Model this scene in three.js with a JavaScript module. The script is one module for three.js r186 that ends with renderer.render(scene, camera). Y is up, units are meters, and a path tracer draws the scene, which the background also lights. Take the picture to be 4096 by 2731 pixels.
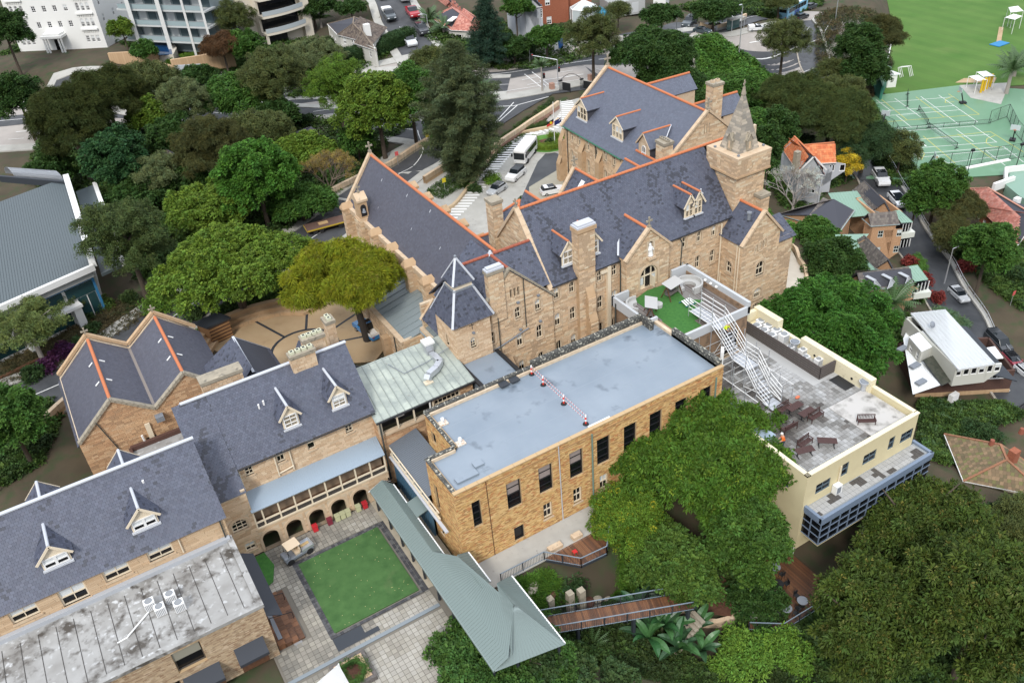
import*as THREE from 'three';
import{mergeGeometries}from 'three/addons/utils/BufferGeometryUtils.js';
import{RoundedBoxGeometry}from 'three/addons/geometries/RoundedBoxGeometry.js';
import{ImprovedNoise}from 'three/addons/math/ImprovedNoise.js';

// camera, sky, sun, exposure
const scene=new THREE.Scene();
const camera=new THREE.PerspectiveCamera(42.62,1024 / 682,1,4000);
camera.position.set(-7.4,62,58.6);
camera.up.set(0.35127,0.81303,-0.46431);
camera.lookAt(-7.4 +38.943,62 - 57.786,58.6 - 71.724);
const EYE=camera.position.clone();
const renderer=new THREE.WebGLRenderer();
renderer.toneMapping=THREE.LinearToneMapping;
renderer.toneMappingExposure=1.68;
renderer.shadowMap.enabled=true;
{// overcast sky: even cloud, a little brighter overhead
const w=64,h=32,d=new Float32Array(w*h*4);
for(let j=0;j<h;j++) for(let i=0;i<w;i++){
const up=Math.max(0,Math.sin(((j +0.5) / h - 0.5)*Math.PI)),k=0.2 +1.02*up,o=(j*w +i)*4;
d[o]=0.93*k;d[o +1]=0.99*k;d[o +2]=1.1*k;d[o +3]=1;
}
const t=new THREE.DataTexture(d,w,h,THREE.RGBAFormat,THREE.FloatType);
t.mapping=THREE.EquirectangularReflectionMapping;t.magFilter=THREE.LinearFilter;t.needsUpdate=true;
scene.background=t;scene.environment=t;
}
const sun=new THREE.DirectionalLight(new THREE.Color(1,0.95,0.87),1.5);
sun.position.set(-60,120,75);sun.target.position.set(30,0,-20);sun.castShadow=true;sun.shadow.radius=22;
Object.assign(sun.shadow.camera,{left:-200,right:200,top:200,bottom:-200,near:1,far:600});
scene.add(sun,sun.target);

// ---------- helpers ----------
const V3=THREE.Vector3,M4=THREE.Matrix4,PI=Math.PI;
const v3=(a)=>new V3(a[0],a[1],a[2]);
let seed=12345;
const R=()=>{seed=(Math.imul(seed,1664525) +1013904223)>>>0;return seed / 4294967296;};
const rr=(a,b)=>a +(b - a)*R(),pick=(a)=>a[Math.floor(R()*a.length) % a.length];
const noise=new ImprovedNoise();
const fbm=(x,y,z=0,o=4)=>{let s=0,a=0.5;for(let i=0;i<o;i++){s +=a*noise.noise(x,y,z +i*7.3);x*=2.03;y*=2.03;a*=0.5;}return s;};
const used={};
const uniq=(n)=>{if(!(n in used)){used[n]=0;return n;}return n +'_' +String(++used[n]).padStart(3,'0');};
function tag(o,label,category,group,kind){if(label) o.userData.label=label;if(category) o.userData.category=category;if(group) o.userData.group=group;if(kind) o.userData.kind=kind;return o;}
function thing(name,label,category,group){const g=new THREE.Group();g.name=uniq(name);tag(g,label,category,group);scene.add(g);return g;}
function part(p,name,geo,m,label){const o=new THREE.Mesh(geo,m);o.name=name;o.castShadow=o.receiveShadow=true;if(label) o.userData.label=label;p.add(o);return o;}
function solo(name,geo,m,label,category,group){const o=part(scene,uniq(name),geo,m);return tag(o,label,category,group);}
function struct(name,geo,m){const o=part(scene,uniq(name),geo,m);o.userData.kind='structure';return o;}
const RGB=(r,g,b)=>new THREE.Color().setRGB(r,g,b);
const mat=(c,rough=0.9,o={})=>new THREE.MeshStandardMaterial({color:Array.isArray(c)?RGB(...c):c,roughness:rough,...o});

class GB{// collects faces into one geometry; uv in metres by box mapping
constructor(){this.p=[];}
tri(a,b,c){this.p.push(...a,...b,...c);return this;}
quad(a,b,c,d){return this.tri(a,b,c).tri(a,c,d);}
box(x0,y0,z0,x1,y1,z1){
const p=(i)=>[i&1?x1:x0,i&2?y1:y0,i&4?z1:z0];
for(const f of[[4,5,7,6],[1,0,2,3],[0,4,6,2],[5,1,3,7],[6,7,3,2],[0,1,5,4]]) this.quad(...f.map(p));
return this;
}
bar(a,b,w,h=w,up=[0,1,0]){// beam from a to b, w across, h along up
const A=v3(a),B=v3(b),d=B.clone().sub(A).normalize();
let U=v3(up);if(Math.abs(U.dot(d))>0.98) U=new V3(1,0,0);
const s=d.clone().cross(U).normalize().multiplyScalar(w / 2),t=s.clone().cross(d).normalize().multiplyScalar(h / 2),P=[];
for(const o of[A,B]) for(const[i,j] of[[-1,-1],[1,-1],[1,1],[-1,1]]) P.push(o.clone().addScaledVector(s,i).addScaledVector(t,j).toArray());
for(const f of[[0,3,2,1],[4,5,6,7],[0,1,5,4],[1,2,6,5],[2,3,7,6],[3,0,4,7]]) this.quad(...f.map((i)=>P[i]));
return this;
}
tube(a,b,r0,r1=r0,n=8,caps=true){
const A=v3(a),B=v3(b),d=B.clone().sub(A).normalize(),U=Math.abs(d.y)>0.9?new V3(1,0,0):new V3(0,1,0),s=d.clone().cross(U).normalize(),t=s.clone().cross(d);
const ring=(o,r)=>Array.from({length:n},(_,i)=>o.clone().addScaledVector(s,Math.cos(i / n*2*PI)*r).addScaledVector(t,Math.sin(i / n*2*PI)*r).toArray());
const p=ring(A,r0),q=ring(B,r1);
for(let i=0;i<n;i++){const j=(i +1) % n;this.quad(p[j],p[i],q[i],q[j]);if(caps) this.tri(q[j],q[i],B.toArray()).tri(p[i],p[j],A.toArray());}
return this;
}
prism(poly,y0,y1){// poly [[x,z]...] extruded upwards
const s=new THREE.Shape(poly.map(([x,z])=>new THREE.Vector2(x,-z)));
const g=new THREE.ExtrudeGeometry(s,{depth:y1 - y0,bevelEnabled:false}).rotateX(-PI / 2).translate(0,y0,0);
this.p.push(...g.attributes.position.array);return this;
}
geo(g){const n=g.index?g.toNonIndexed():g;for(const v of n.attributes.position.array) this.p.push(v);return this;}
build(smooth){
const g=new THREE.BufferGeometry(),p=new Float32Array(this.p),uv=new Float32Array(p.length / 3*2);
g.setAttribute('position',new THREE.BufferAttribute(p,3));g.computeVertexNormals();
const n=g.attributes.normal.array;
for(let i=0;i<p.length / 3;i++){
const x=Math.abs(n[i*3]),y=Math.abs(n[i*3 +1]),z=Math.abs(n[i*3 +2]);
const[a,b]=y>0.45?[0,2]:x>z?[2,1]:[0,1];
uv[i*2]=p[i*3 +a];uv[i*2 +1]=p[i*3 +b];
}
g.setAttribute('uv',new THREE.BufferAttribute(uv,2));return g;
}
}
const gb=()=>new GB();
const boxG=(...a)=>gb().box(...a).build();
const frame=(o,u,n)=>{const U=u.clone().normalize(),N=n.clone().normalize(),W=N.clone().cross(U).normalize();return new M4().makeBasis(U,W,N).setPosition(o);};

// tileable colour textures from noise, uv in metres over `size`
function ntex(px,size,fn){
const d=new Uint8Array(px*px*4),per=(x,y,f,s)=>{// periodic fbm
let v=0,a=0.5,F=f;for(let i=0;i<4;i++){const X=x*F,Y=y*F;const A=noise.noise(X,Y,s +i*9.7),B=noise.noise(X - F,Y,s +i*9.7),C=noise.noise(X,Y - F,s +i*9.7),D=noise.noise(X - F,Y - F,s +i*9.7);v +=a*((A*(1 - x) +B*x)*(1 - y) +(C*(1 - x) +D*x)*y);F*=2;a*=0.55;}return v;};
for(let j=0;j<px;j++) for(let i=0;i<px;i++){const c=fn((f,s=0)=>per(i / px,j / px,f,s),i / px,j / px),o=(j*px +i)*4;for(let k=0;k<3;k++) d[o +k]=Math.max(0,Math.min(255,255*(c[k]<=0.0031308?12.92*c[k]:1.055*Math.pow(Math.max(c[k],0),1 / 2.4) - 0.055)));d[o +3]=255;}
const t=new THREE.DataTexture(d,px,px);t.colorSpace=THREE.SRGBColorSpace;t.wrapS=t.wrapT=THREE.RepeatWrapping;t.magFilter=THREE.LinearFilter;t.repeat.set(1 / size,1 / size);t.needsUpdate=true;return t;
}
const mix=(a,b,t)=>{t=Math.max(0,Math.min(1,t));return a.map((v,i)=>v +(b[i] - v)*t);};
const scl=(a,s)=>a.map((v)=>v*s);
const tmat=(px,size,fn,rough=0.9,o={})=>new THREE.MeshStandardMaterial({map:ntex(px,size,fn),roughness:rough,...o});

// ---------- pieces: the largest in view become meshes, the rest one field ----------
const stash=new Map();
function piece(P,name,m,tone){let k=stash.get(P);if(!k) stash.set(P,k={});(k[name]||=[]).push([m,tone]);}
const unitBox=new THREE.BoxGeometry(1,1,1);
function finish(P,palettes,count={},rough={}){
const k=stash.get(P);if(!k) return;stash.delete(P);
for(const name in k){
const pal=palettes[name],list=k[name].map(([m,t])=>({m,t,d:EYE.distanceToSquared(new V3().setFromMatrixPosition(m))})).sort((a,b)=>a.d - b.d);
const n=Math.min(list.length,count[name]??0),mats=palMats(name,pal,rough[name]);
for(let i=0;i<n;i++){const o=part(P,name,unitBox,mats[list[i].t % pal.length]);list[i].m.decompose(o.position,o.quaternion,o.scale);}
if(list.length>n){
const im=new THREE.InstancedMesh(unitBox,palWhite(name,rough[name]),list.length - n);im.name=name +'_field';im.castShadow=im.receiveShadow=true;im.userData.kind='stuff';
for(let i=n;i<list.length;i++){im.setMatrixAt(i - n,list[i].m);const c=pal[list[i].t % pal.length];im.setColorAt(i - n,RGB(...scl(c,rr(0.9,1.1))));}
P.add(im);
}
}
}
const palCache={},whiteCache={};
const palMats=(name,pal,r=0.85)=>palCache[name +pal.length +pal[0]]||=pal.map((c)=>mat(c,r));
const palWhite=(name,r=0.85)=>whiteCache[name]||=mat(0xffffff,r);
// ---------- palettes and shared materials ----------
const STONE=[[0.597,0.433,0.278],[0.643,0.48,0.317],[0.559,0.396,0.25],[0.661,0.522,0.356],[0.513,0.357,0.225],[0.62,0.452,0.289],[0.586,0.429,0.282],[0.661,0.55,0.391],[0.544,0.402,0.27],[0.643,0.46,0.289],[0.468,0.336,0.219]];
const STONE2=[[0.582,0.425,0.277],[0.637,0.476,0.321],[0.559,0.397,0.254],[0.669,0.515,0.352],[0.528,0.366,0.23],[0.606,0.452,0.301]];
const WARM=[[0.499,0.305,0.17],[0.548,0.355,0.203],[0.45,0.264,0.146],[0.565,0.38,0.228],[0.4,0.248,0.142],[0.524,0.33,0.187]];
const WEATH=[[0.4,0.35,0.28],[0.34,0.3,0.245],[0.29,0.265,0.225],[0.44,0.385,0.31],[0.24,0.22,0.19]];
const SLATE=[[0.072,0.081,0.114],[0.077,0.087,0.121],[0.067,0.075,0.107],[0.082,0.091,0.126],[0.074,0.08,0.112],[0.063,0.07,0.1],[0.08,0.088,0.12],[0.04,0.044,0.06]];
const SLATE_NEW=[[0.099,0.112,0.149],[0.104,0.117,0.155],[0.097,0.108,0.145],[0.107,0.121,0.16],[0.101,0.11,0.147]];
const SLATE_CH=[[0.079,0.081,0.105],[0.082,0.085,0.11],[0.076,0.078,0.102],[0.085,0.088,0.113],[0.08,0.081,0.103]];
const BRICK=[[0.524,0.32,0.129],[0.602,0.392,0.166],[0.67,0.464,0.216],[0.468,0.266,0.104],[0.58,0.356,0.135],[0.356,0.194,0.079],[0.636,0.416,0.173],[0.49,0.212,0.085]];
const BRICK2=[[0.38,0.28,0.18],[0.45,0.34,0.22],[0.33,0.235,0.15],[0.5,0.39,0.27],[0.28,0.18,0.11],[0.42,0.31,0.2]];
const M={
mortar:tmat(256,3,(n)=>scl(mix([0.66,0.55,0.41],[0.5,0.39,0.27],0.5 +1.6*n(5)),1),0.95),
mortarB:mat([0.48,0.34,0.19],0.95),
stoneSm:tmat(256,4,(n)=>mix(mix([0.53,0.38,0.24],[0.43,0.28,0.155],0.5 +1.3*n(4)),[0.12,0.1,0.08],2.4*(n(7,3) - 0.14)),0.95),
stonePale:tmat(256,3,(n)=>mix(mix([0.6,0.48,0.34],[0.52,0.37,0.24],0.5 +1.3*n(4)),[0.13,0.12,0.1],2.5*(n(6,3) - 0.12)),0.95),
stoneOld:tmat(256,3,(n)=>mix(mix([0.38,0.33,0.25],[0.26,0.23,0.18],0.5 +1.5*n(4)),[0.05,0.05,0.045],3*(n(6,3) - 0.06)),0.95),
lichen:tmat(256,2.2,(n)=>mix(mix([0.03,0.03,0.03],[0.1,0.1,0.09],0.5 +n(4)),[0.5,0.48,0.4],9*(n(9,5) - 0.07)),0.95),
slateBase:mat([0.05,0.052,0.065],0.8),
lead:mat([0.5,0.52,0.56],0.55),leadD:mat([0.2,0.22,0.25],0.6),
terra:mat([0.5,0.165,0.07],0.85),terraD:mat([0.3,0.085,0.05],0.85),
cream:mat([0.72,0.62,0.47],0.7),white:mat([0.78,0.78,0.77],0.6),paleBlind:mat([0.62,0.65,0.66],0.7),
glass:new THREE.MeshPhysicalMaterial({color:RGB(0.006,0.007,0.009),roughness:0.06,ior:1.5,specularIntensity:0.7}),
black:mat([0.012,0.013,0.015],0.6),iron:mat([0.02,0.021,0.024],0.5),charcoal:mat([0.03,0.036,0.045],0.6),
copper:mat([0.06,0.2,0.13],0.8),pipe:mat([0.05,0.055,0.05],0.6),steel:mat([0.55,0.57,0.6],0.35,{metalness:0.6}),
timber:tmat(128,1.5,(n,u,v)=>mix([0.13,0.06,0.03],[0.075,0.035,0.02],0.5 +1.5*n(6)),0.6),timberOld:tmat(128,1,(n)=>mix([0.16,0.145,0.135],[0.08,0.07,0.065],0.5 +1.5*n(6)),0.85),
};
const NX=[1,0],mats0={stone:STONE};

// ---------- windows ----------
const wcache={};
function archShape(w,h,k){// w wide, h high, centred on x, base at 0; k arched
const s=new THREE.Shape(),r=w / 2;s.moveTo(-r,0);s.lineTo(r,0);
if(k){const e=Math.min(r,h*0.5);s.lineTo(r,h - e);s.absellipse(0,h - e,r,e,0,PI,false);}else{s.lineTo(r,h);s.lineTo(-r,h);}
s.closePath();return s;
}
const xg=(shape,d,z)=>new THREE.ExtrudeGeometry(shape,{depth:d,bevelEnabled:false,curveSegments:8}).translate(0,0,z);
function wingeo(w,h,kind){
const key=w.toFixed(2) +'/' +h.toFixed(2) +kind;if(wcache[key]) return wcache[key];
const arch=kind[0]==='a',t=kind[0]==='k'?0.1:Math.min(0.11,w*0.11),o=archShape(w,h,arch),inner=archShape(w - 2*t,h - 2*t,arch);
const pts=inner.getPoints(8).map((p)=>new THREE.Vector2(p.x,p.y +t));const fs=archShape(w,h,arch);fs.holes.push(new THREE.Path(pts.reverse()));
const g=gb().geo(xg(fs,0.1,-0.05));
const cols=+(kind.match(/c(\d)/)?.[1]??2),rows=+(kind.match(/r(\d)/)?.[1]??2);
for(let i=1;i<cols;i++){const x=-w / 2 +w*i / cols;g.box(x - t*0.3,t,-0.03,x +t*0.3,h - t,0.03);}
for(let i=1;i<rows;i++){const y=h*i / rows,q=i*2===rows?0.5:0.28;g.box(-w / 2 +t,y - t*q,-0.028,w / 2 - t,y +t*q,0.045);}
return wcache[key]={frame:g.build(),pane:xg(archShape(w - t,h - t,arch).clone(),0.02,-0.06),blind:arch?xg(archShape(w - 2.2*t,h*0.5 - t,true),0.012,-0.038).translate(0,h*0.5,0):boxG(-w / 2 +t,h*0.5,-0.038,w / 2 - t,h - t,-0.026),sill:boxG(-w / 2 - 0.12,-0.16,-0.02,w / 2 +0.12,0,0.3),ring:(()=>{const s=archShape(w +0.5,h +0.25,true);const p=archShape(w,h,true).getPoints(8).reverse();s.holes.push(new THREE.Path(p));return xg(s,0.1,0);})()};
}
function addWindow(P,m4,w,h,kind,o={}){// m4: local frame at the middle of the sill on the wall face
const G=wingeo(w,h,kind),f=part(P,'window',G.frame,o.frame??M.cream);
m4.clone().multiply(new M4().makeTranslation(0,0,o.set??-0.16)).decompose(f.position,f.quaternion,f.scale);
part(f,'pane',G.pane,o.pane??M.glass);
if(!o.noblind&&(o.blind||R()<0.45)) part(f,'blind',G.blind,o.blindM??M.paleBlind);
if(!o.nosill) part(f,'sill',G.sill,o.sill??M.stonePale);
return f;
}
// ---------- walls ----------
// wall(P, a, b, y0, y1, {gable, ops, stone, mat}); ops: [u, y, w, h, kind, opts]; kinds r rect, a arched, n bare hole, k dark
function wall(P,a,b,y0,y1,o={}){
const A=new V3(a[0],0,a[1]),d=new V3(b[0] - a[0],0,b[1] - a[1]),L=d.length(),u=d.normalize(),up=new V3(0,1,0),n=u.clone().cross(up),t=o.t??0.4;
const m4=new M4().makeBasis(u,up,n).setPosition(A),s=new THREE.Shape(),pts=o.poly??(o.gable?[[0,y0],[L,y0],[L,o.y1b??y1],[o.gu??L / 2,o.gable],[0,y1]]:[[0,y0],[L,y0],[L,o.y1b??y1],[0,y1]]);
pts.forEach((p,i)=>{const q=0.005 +p[0]*(L - 0.01) / L;i?s.lineTo(q,p[1]):s.moveTo(q,p[1]);});s.closePath();
const ops=o.ops??[];
for(const[x,y,w,h,k] of ops) s.holes.push(new THREE.Path(archShape(w,h,k[0]==='a'||k[1]==='a').getPoints(6).map((p)=>new THREE.Vector2(p.x +x,p.y +y)).reverse()));
const g=new THREE.ExtrudeGeometry(s,{depth:t,bevelEnabled:false});g.translate(0,0,-t);g.applyMatrix4(m4);
part(P,o.name??'wall',g,o.mat??(o.brick?M.mortarB:M.mortar));
for(const[x,y,w,h,k,e={}] of ops){
const q=m4.clone().multiply(new M4().makeTranslation(x,y,0));
if(k[0] !=='n') addWindow(P,q,w,h,k,{...(o.win??{}),...e});
if((k[0]==='a'||k[1]==='a')&&!e.noring&&!o.noring){const r=part(P,'arch_surround',wingeo(w,h,'a').ring,M.stonePale);q.clone().multiply(new M4().makeTranslation(0,0,-0.03)).decompose(r.position,r.quaternion,r.scale);}
}
if(o.stone||o.brick) courses(P,m4,pts,ops,o);
return m4;
}
function courses(P,m4,pts,ops,o){
const ch=o.ch??(o.brick?0.105:0.225),name=o.brick?'brick':'stone_block',lo=Math.min(...pts.map((p)=>p[1])),hi=Math.max(...pts.map((p)=>p[1])),j=o.brick?0.012:0.022,pal=o.pal??(o.brick?8:11),[l0,l1]=o.brick?[0.3,0.33]:o.len??[0.32,0.8];
for(let y=lo +(o.brick?0:0.02),row=0;y +ch<hi +0.01;y +=ch,row++){
const ym=y +ch / 2,xs=[];
for(let i=0;i<pts.length;i++){const[x0,a]=pts[i],[x1,b]=pts[(i +1) % pts.length];if((a>ym) !==(b>ym)) xs.push(x0 +(x1 - x0)*(ym - a) /(b - a));}
xs.sort((p,q)=>p - q);if(xs.length<2) continue;
let iv=[];for(let i=0;i +1<xs.length;i +=2) iv.push([xs[i],xs[i +1]]);
for(const[x,oy,w,h,k] of ops){const arch=k[0]==='a'||k[1]==='a',e=arch?0.24:0.02;if(ym>oy - 0.02&&ym<oy +h +(arch?0.22:0)) iv=iv.flatMap(([p,q])=>(x +w / 2 +e<p||x - w / 2 - e>q?[[p,q]]:[[p,x - w / 2 - e],[x +w / 2 +e,q]])).filter(([p,q])=>q - p>0.06);}
for(const[p,q] of iv){
let x=p,first=true,run=Math.floor(R()*pal);
while(x<q - 0.03){
let l=rr(l0,l1);if(o.brick&&first&&row % 2) l=0.16;first=false;if(q - x - l<0.12) l=q - x;
if(R()<(o.brick?0.9:0.75)) run=Math.floor(R()*pal);
const dark=o.stain&&fbm((x +m4.elements[12])*0.35,ym*0.22,3.1)>0.1&&R()<o.stain;
piece(P,name,m4.clone().multiply(new M4().compose(new V3(x +l / 2,ym,0.005),new THREE.Quaternion(),new V3(l - j,ch - j,o.brick?0.03:rr(0.05,0.1)))),dark?pal - 1:run);
x +=l;
}
}
}
}
// ---------- roofs ----------
// slope from eave a-b up to ridge d-c; covers it with slates laid in courses
function slope(P,a,b,c,d,o={}){
[a,b,c,d]=[a,b,c,d].map((p)=>(p.isVector3?p.clone():v3(p)));
const u=b.clone().sub(a).normalize(),am=a.clone().lerp(b,0.5),cm=d.clone().lerp(c,0.5),up=cm.clone().sub(am);up.addScaledVector(u,-up.dot(u));const Ls=up.length();up.normalize();
const n=u.clone().cross(up).normalize(),T=o.t??0.12,lift=(p,k)=>p.clone().addScaledVector(n,k).toArray();
const q=[a,b,c,d],g=gb();const top=q.map((p)=>lift(p,0)),bot=q.map((p)=>lift(p,-T));
g.quad(...top);g.quad(bot[3],bot[2],bot[1],bot[0]);for(let i=0;i<4;i++){const j=(i +1) % 4;g.quad(bot[i],bot[j],top[j],top[i]);}
const base=part(P,o.name??'roof_slope',g.build(),o.mat??M.slateBase,o.label);
if(o.mat&&!o.pn) return base;
const e=o.e??0.23,w=o.w??0.28,rows=Math.floor(Ls / e),basis=new M4(),tilt=new V3();
const np=o.pal??8;
for(let r=0;r<rows;r++){
const k=(r +0.5) / rows,p=a.clone().lerp(d,k),s=b.clone().lerp(c,k),len=s.clone().sub(p).length();if(len<0.1) continue;
let x=r % 2?-w / 2:0;
while(x<len - 0.02){
const x0=Math.max(0,x),x1=Math.min(len,x +w - 0.012);x +=w;
if(x1 - x0<0.05) continue;
const cp=p.clone().addScaledVector(u,(x0 +x1) / 2).addScaledVector(n,0.028 +rr(0,0.006));
if(o.skip&&o.skip(cp)) continue;
const N=n.clone().addScaledVector(up,0.055 +rr(-0.01,0.01)).normalize();
const mm=new M4().makeBasis(u,N,u.clone().cross(N)).setPosition(cp).scale(tilt.set(x1 - x0,0.018,Ls / rows*1.12));
let tone=Math.floor(R()*(np -(o.moss?1:0)));
if(o.moss&&fbm(cp.x*0.5,cp.z*0.35,cp.y*0.12 +(o.ms??0))>0.14 - o.moss*0.1&&R()<o.moss*0.8) tone=np - 1;
piece(P,o.pn??'slate',mm,tone);
}
}
return base;
}
const tileG=(()=>{const s=new THREE.Shape();s.absarc(0,0,0.16,-0.25,PI +0.25,false);return new THREE.ExtrudeGeometry(s,{depth:0.44,bevelEnabled:true,bevelSize:0.015,bevelThickness:0.02,bevelSegments:1,curveSegments:6}).translate(0,0,-0.22);})();
function ridge(P,a,b,m=M.terra,step=0.48){// ridge tiles laid end to end
const A=v3(a),B=v3(b),L=A.distanceTo(B),n=Math.max(1,Math.round(L / step)),d=B.clone().sub(A).normalize();
for(let i=0;i<n;i++){const o=part(P,'ridge_tile',tileG,m);o.position.copy(A).addScaledVector(d,(i +0.5) / n*L);o.position.y +=0.03;o.quaternion.setFromRotationMatrix(new M4().lookAt(d,new V3(),new V3(0,1,0)));o.scale.set(1,1,L / n / 0.5);o.rotateZ(rr(-0.03,0.03));}
}
function crossAt(P,x,y,z,s=1,turn=0,m=M.stoneOld){
const g=gb().box(-0.22,0,-0.22,0.22,0.35,0.22).box(-0.09,0.35,-0.09,0.09,1.55,0.09).box(-0.42,0.95,-0.08,0.42,1.15,0.08);
for(const[a,b] of[[-0.42,1.05],[0.42,1.05],[0,1.55]]) g.box(a - 0.13,b - 0.13,-0.1,a +0.13,b +0.13,0.1);
const o=part(P,'cross',g.build(),m);o.position.set(x,y,z);o.scale.setScalar(s);o.rotation.y=turn;return o;
}
function coping(P,a,b,w=0.5,h=0.22,m=M.stonePale,seg=0){// sloping coping stones from a to b
const A=v3(a),B=v3(b),n=seg||Math.max(1,Math.round(A.distanceTo(B) / 1.1)),g=gb().bar([0,0,0],[0,0,1],w,h).build();
for(let i=0;i<n;i++){const p=A.clone().lerp(B,i / n),q=A.clone().lerp(B,(i +1) / n),o=part(P,'coping_stone',g,m);o.position.copy(p);o.quaternion.setFromRotationMatrix(new M4().lookAt(q,p,new V3(0,1,0)));o.scale.set(1,rr(0.95,1.08),p.distanceTo(q)*0.985);}
}
function pipeRun(P,pts,r=0.07,m=M.pipe,name='downpipe'){const g=gb();for(let i=0;i +1<pts.length;i++) g.tube(pts[i],pts[i +1],r,r,6);return part(P,name,g.build(),m);}
// stone chimney stack with blocks; pots or cap on top
function chimney(P,x0,z0,x1,z1,y0,y1,o={}){
const t=o.m??M.stoneOld,c=part(P,'chimney',gb().box(x0,y0,z0,x1,y1 - 0.35,z1).box(x0 - 0.12,y1 - 0.35,z0 - 0.12,x1 +0.12,y1,z1 +0.12).build(),t);
if(o.cap) part(c,'cap',gb().box(x0 - 0.1,y1,z0 - 0.1,x1 +0.1,y1 +0.18,z1 +0.1).box(x0 +0.05,y1 +0.18,z0 +0.05,x1 - 0.05,y1 +0.4,z1 - 0.05).build(),M.lead);
const nx=o.pots??0;for(let i=0;i<nx;i++){const long=x1 - x0>z1 - z0,px=long?x0 +(x1 - x0)*(i +0.5) / nx:(x0 +x1) / 2,pz=long?(z0 +z1) / 2:z0 +(z1 - z0)*(i +0.5) / nx;part(c,'pot',gb().box(px - 0.22,y1,pz - 0.22,px +0.22,y1 +0.3,pz +0.22).build(),o.potM??M.stoneOld);part(c,'flue',gb().box(px - 0.12,y1 +0.3,pz - 0.12,px +0.12,y1 +0.31,pz +0.12).build(),M.black);}
if(o.pal !==false) for(const[a,b] of[[[x0,z1],[x1,z1]],[[x0,z0],[x0,z1]]]){const d=new V3(b[0] - a[0],0,b[1] - a[1]),L=d.length();courses(P,new M4().makeBasis(d.normalize(),new V3(0,1,0),d.clone().cross(new V3(0,1,0))).setPosition(a[0],0,a[1]),[[0,y0],[L,y0],[L,y1 - 0.36],[0,y1 - 0.36]],[],{stain:o.stain??0.6});}
return c;
}
// dormer looking along +z (turned by `turn`), base of its front at x, y, z
function dormer(P,x,y,z,turn,o={}){
const w=o.w??1.5,h=o.h??1.7,gh=o.gh??0.85,dp=o.dp??2.6,ov=0.3,r=w / 2,body=gb();
body.box(-r,0,-dp,r,h,-0.02).tri([-r,h,-0.02],[r,h,-0.02],[0,h +gh,-0.02]);
const D=part(P,'dormer',body.build(),o.wallM??M.slateBase);D.position.set(x,y,z);D.rotation.y=turn;
part(D,'front',gb().box(-r,0,-0.02,r,h,0.04).tri([-r,h,0.04],[r,h,0.04],[0,h +gh,0.04]).build(),o.frontM??M.cream);
const k=gh / r,e=h - ov*k,s1=gb(),R0=-dp -(o.back??0.9),f=0.28;
for(const s of[-1,1]){const A=[s*(r +ov),e,f],B=[s*(r +ov),e,-dp +0.1],C=[0,h +gh,R0],E=[0,h +gh,f],q=s<0?[B,A,E,C]:[A,B,C,E];s1.quad(...q);s1.quad(...q.map(([X,Y,Z])=>[X,Y - 0.12,Z]).reverse());s1.quad(A,E,[0,h +gh - 0.12,f],[A[0],e - 0.12,f]).quad([A[0],e - 0.12,f],[0,h +gh - 0.12,f],E,A);}
const rf=part(D,'dormer_roof',s1.build(),M.slateBase);
D.updateMatrix();P.updateMatrixWorld();const mw=D.matrix;
if(!o.noslate) for(const s of[-1,1]){const tr=(p)=>new V3(...p).applyMatrix4(mw),A=tr([s*(r +ov),e,f]),B=tr([s*(r +ov),e,-dp +0.1]),C=tr([0,h +gh,R0]),E=tr([0,h +gh,f]);const q=s<0?[B,A,E,C]:[A,B,C,E];slates(P,...q,o);}
if(o.ridge) part(D,'ridge_cap',gb().tube([0,h +gh +0.02,f +0.02],[0,h +gh +0.02,R0 +0.15],0.13,0.13,8).build(),o.ridge);
const barge=gb();for(const s of[-1,1]) barge.bar([s*(r +ov),e - 0.02,f +0.03],[0,h +gh - 0.02,f +0.03],0.06,0.2);part(D,'bargeboard',barge.build(),o.frontM??M.cream);
if(o.flash){const fl=gb();for(const s of[-1,1]) fl.bar([s*(r +ov),e +0.04,-dp +0.1],[0,h +gh +0.05,R0],0.2,0.06);part(D,'flashing',fl.build(),M.lead);}
const nw=o.n??1,ww=o.ww??(w - 0.24) / nw,wh=h -(o.ww?1:0.35);for(let i=0;i<nw;i++){const G=wingeo(ww,wh,o.kind??'rc2r2'),fr=part(D,'window',G.frame,o.frameM??M.white);fr.position.set((i -(nw - 1) / 2)*ww,o.ww?0.7:0.2,0.08);const pn=part(D,'pane',G.pane,M.glass);pn.position.copy(fr.position);if(o.blind||R()<0.5){const bl=part(D,'blind',G.blind,M.paleBlind);bl.position.copy(fr.position);}}
part(D,'sill',boxG(-w / 2 - 0.1,0.02,0,w / 2 +0.1,0.16,0.28),o.sillM??M.lead);
return D;
}
function slates(P,a,b,c,d,o={}){// slates only, over a slope already made
const u=b.clone().sub(a).normalize(),am=a.clone().lerp(b,0.5),cm=d.clone().lerp(c,0.5),up=cm.clone().sub(am);up.addScaledVector(u,-up.dot(u));const Ls=up.length();up.normalize();const n=u.clone().cross(up).normalize(),e=0.23,w=0.28,rows=Math.max(1,Math.floor(Ls / e)),np=o.pal??8;
for(let r=0;r<rows;r++){const k=(r +0.5) / rows,p=a.clone().lerp(d,k),s=b.clone().lerp(c,k),len=p.distanceTo(s);let x=r % 2?-w / 2:0;while(x<len - 0.02){const x0=Math.max(0,x),x1=Math.min(len,x +w - 0.012);x +=w;if(x1 - x0<0.05) continue;const N=n.clone().addScaledVector(up,0.055).normalize();piece(P,'slate',new M4().makeBasis(u,N,u.clone().cross(N)).setPosition(p.clone().addScaledVector(u,(x0 +x1) / 2).addScaledVector(n,0.028)).scale(new V3(x1 - x0,0.018,Ls / rows*1.12)),Math.floor(R()*np));}}
}
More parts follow.
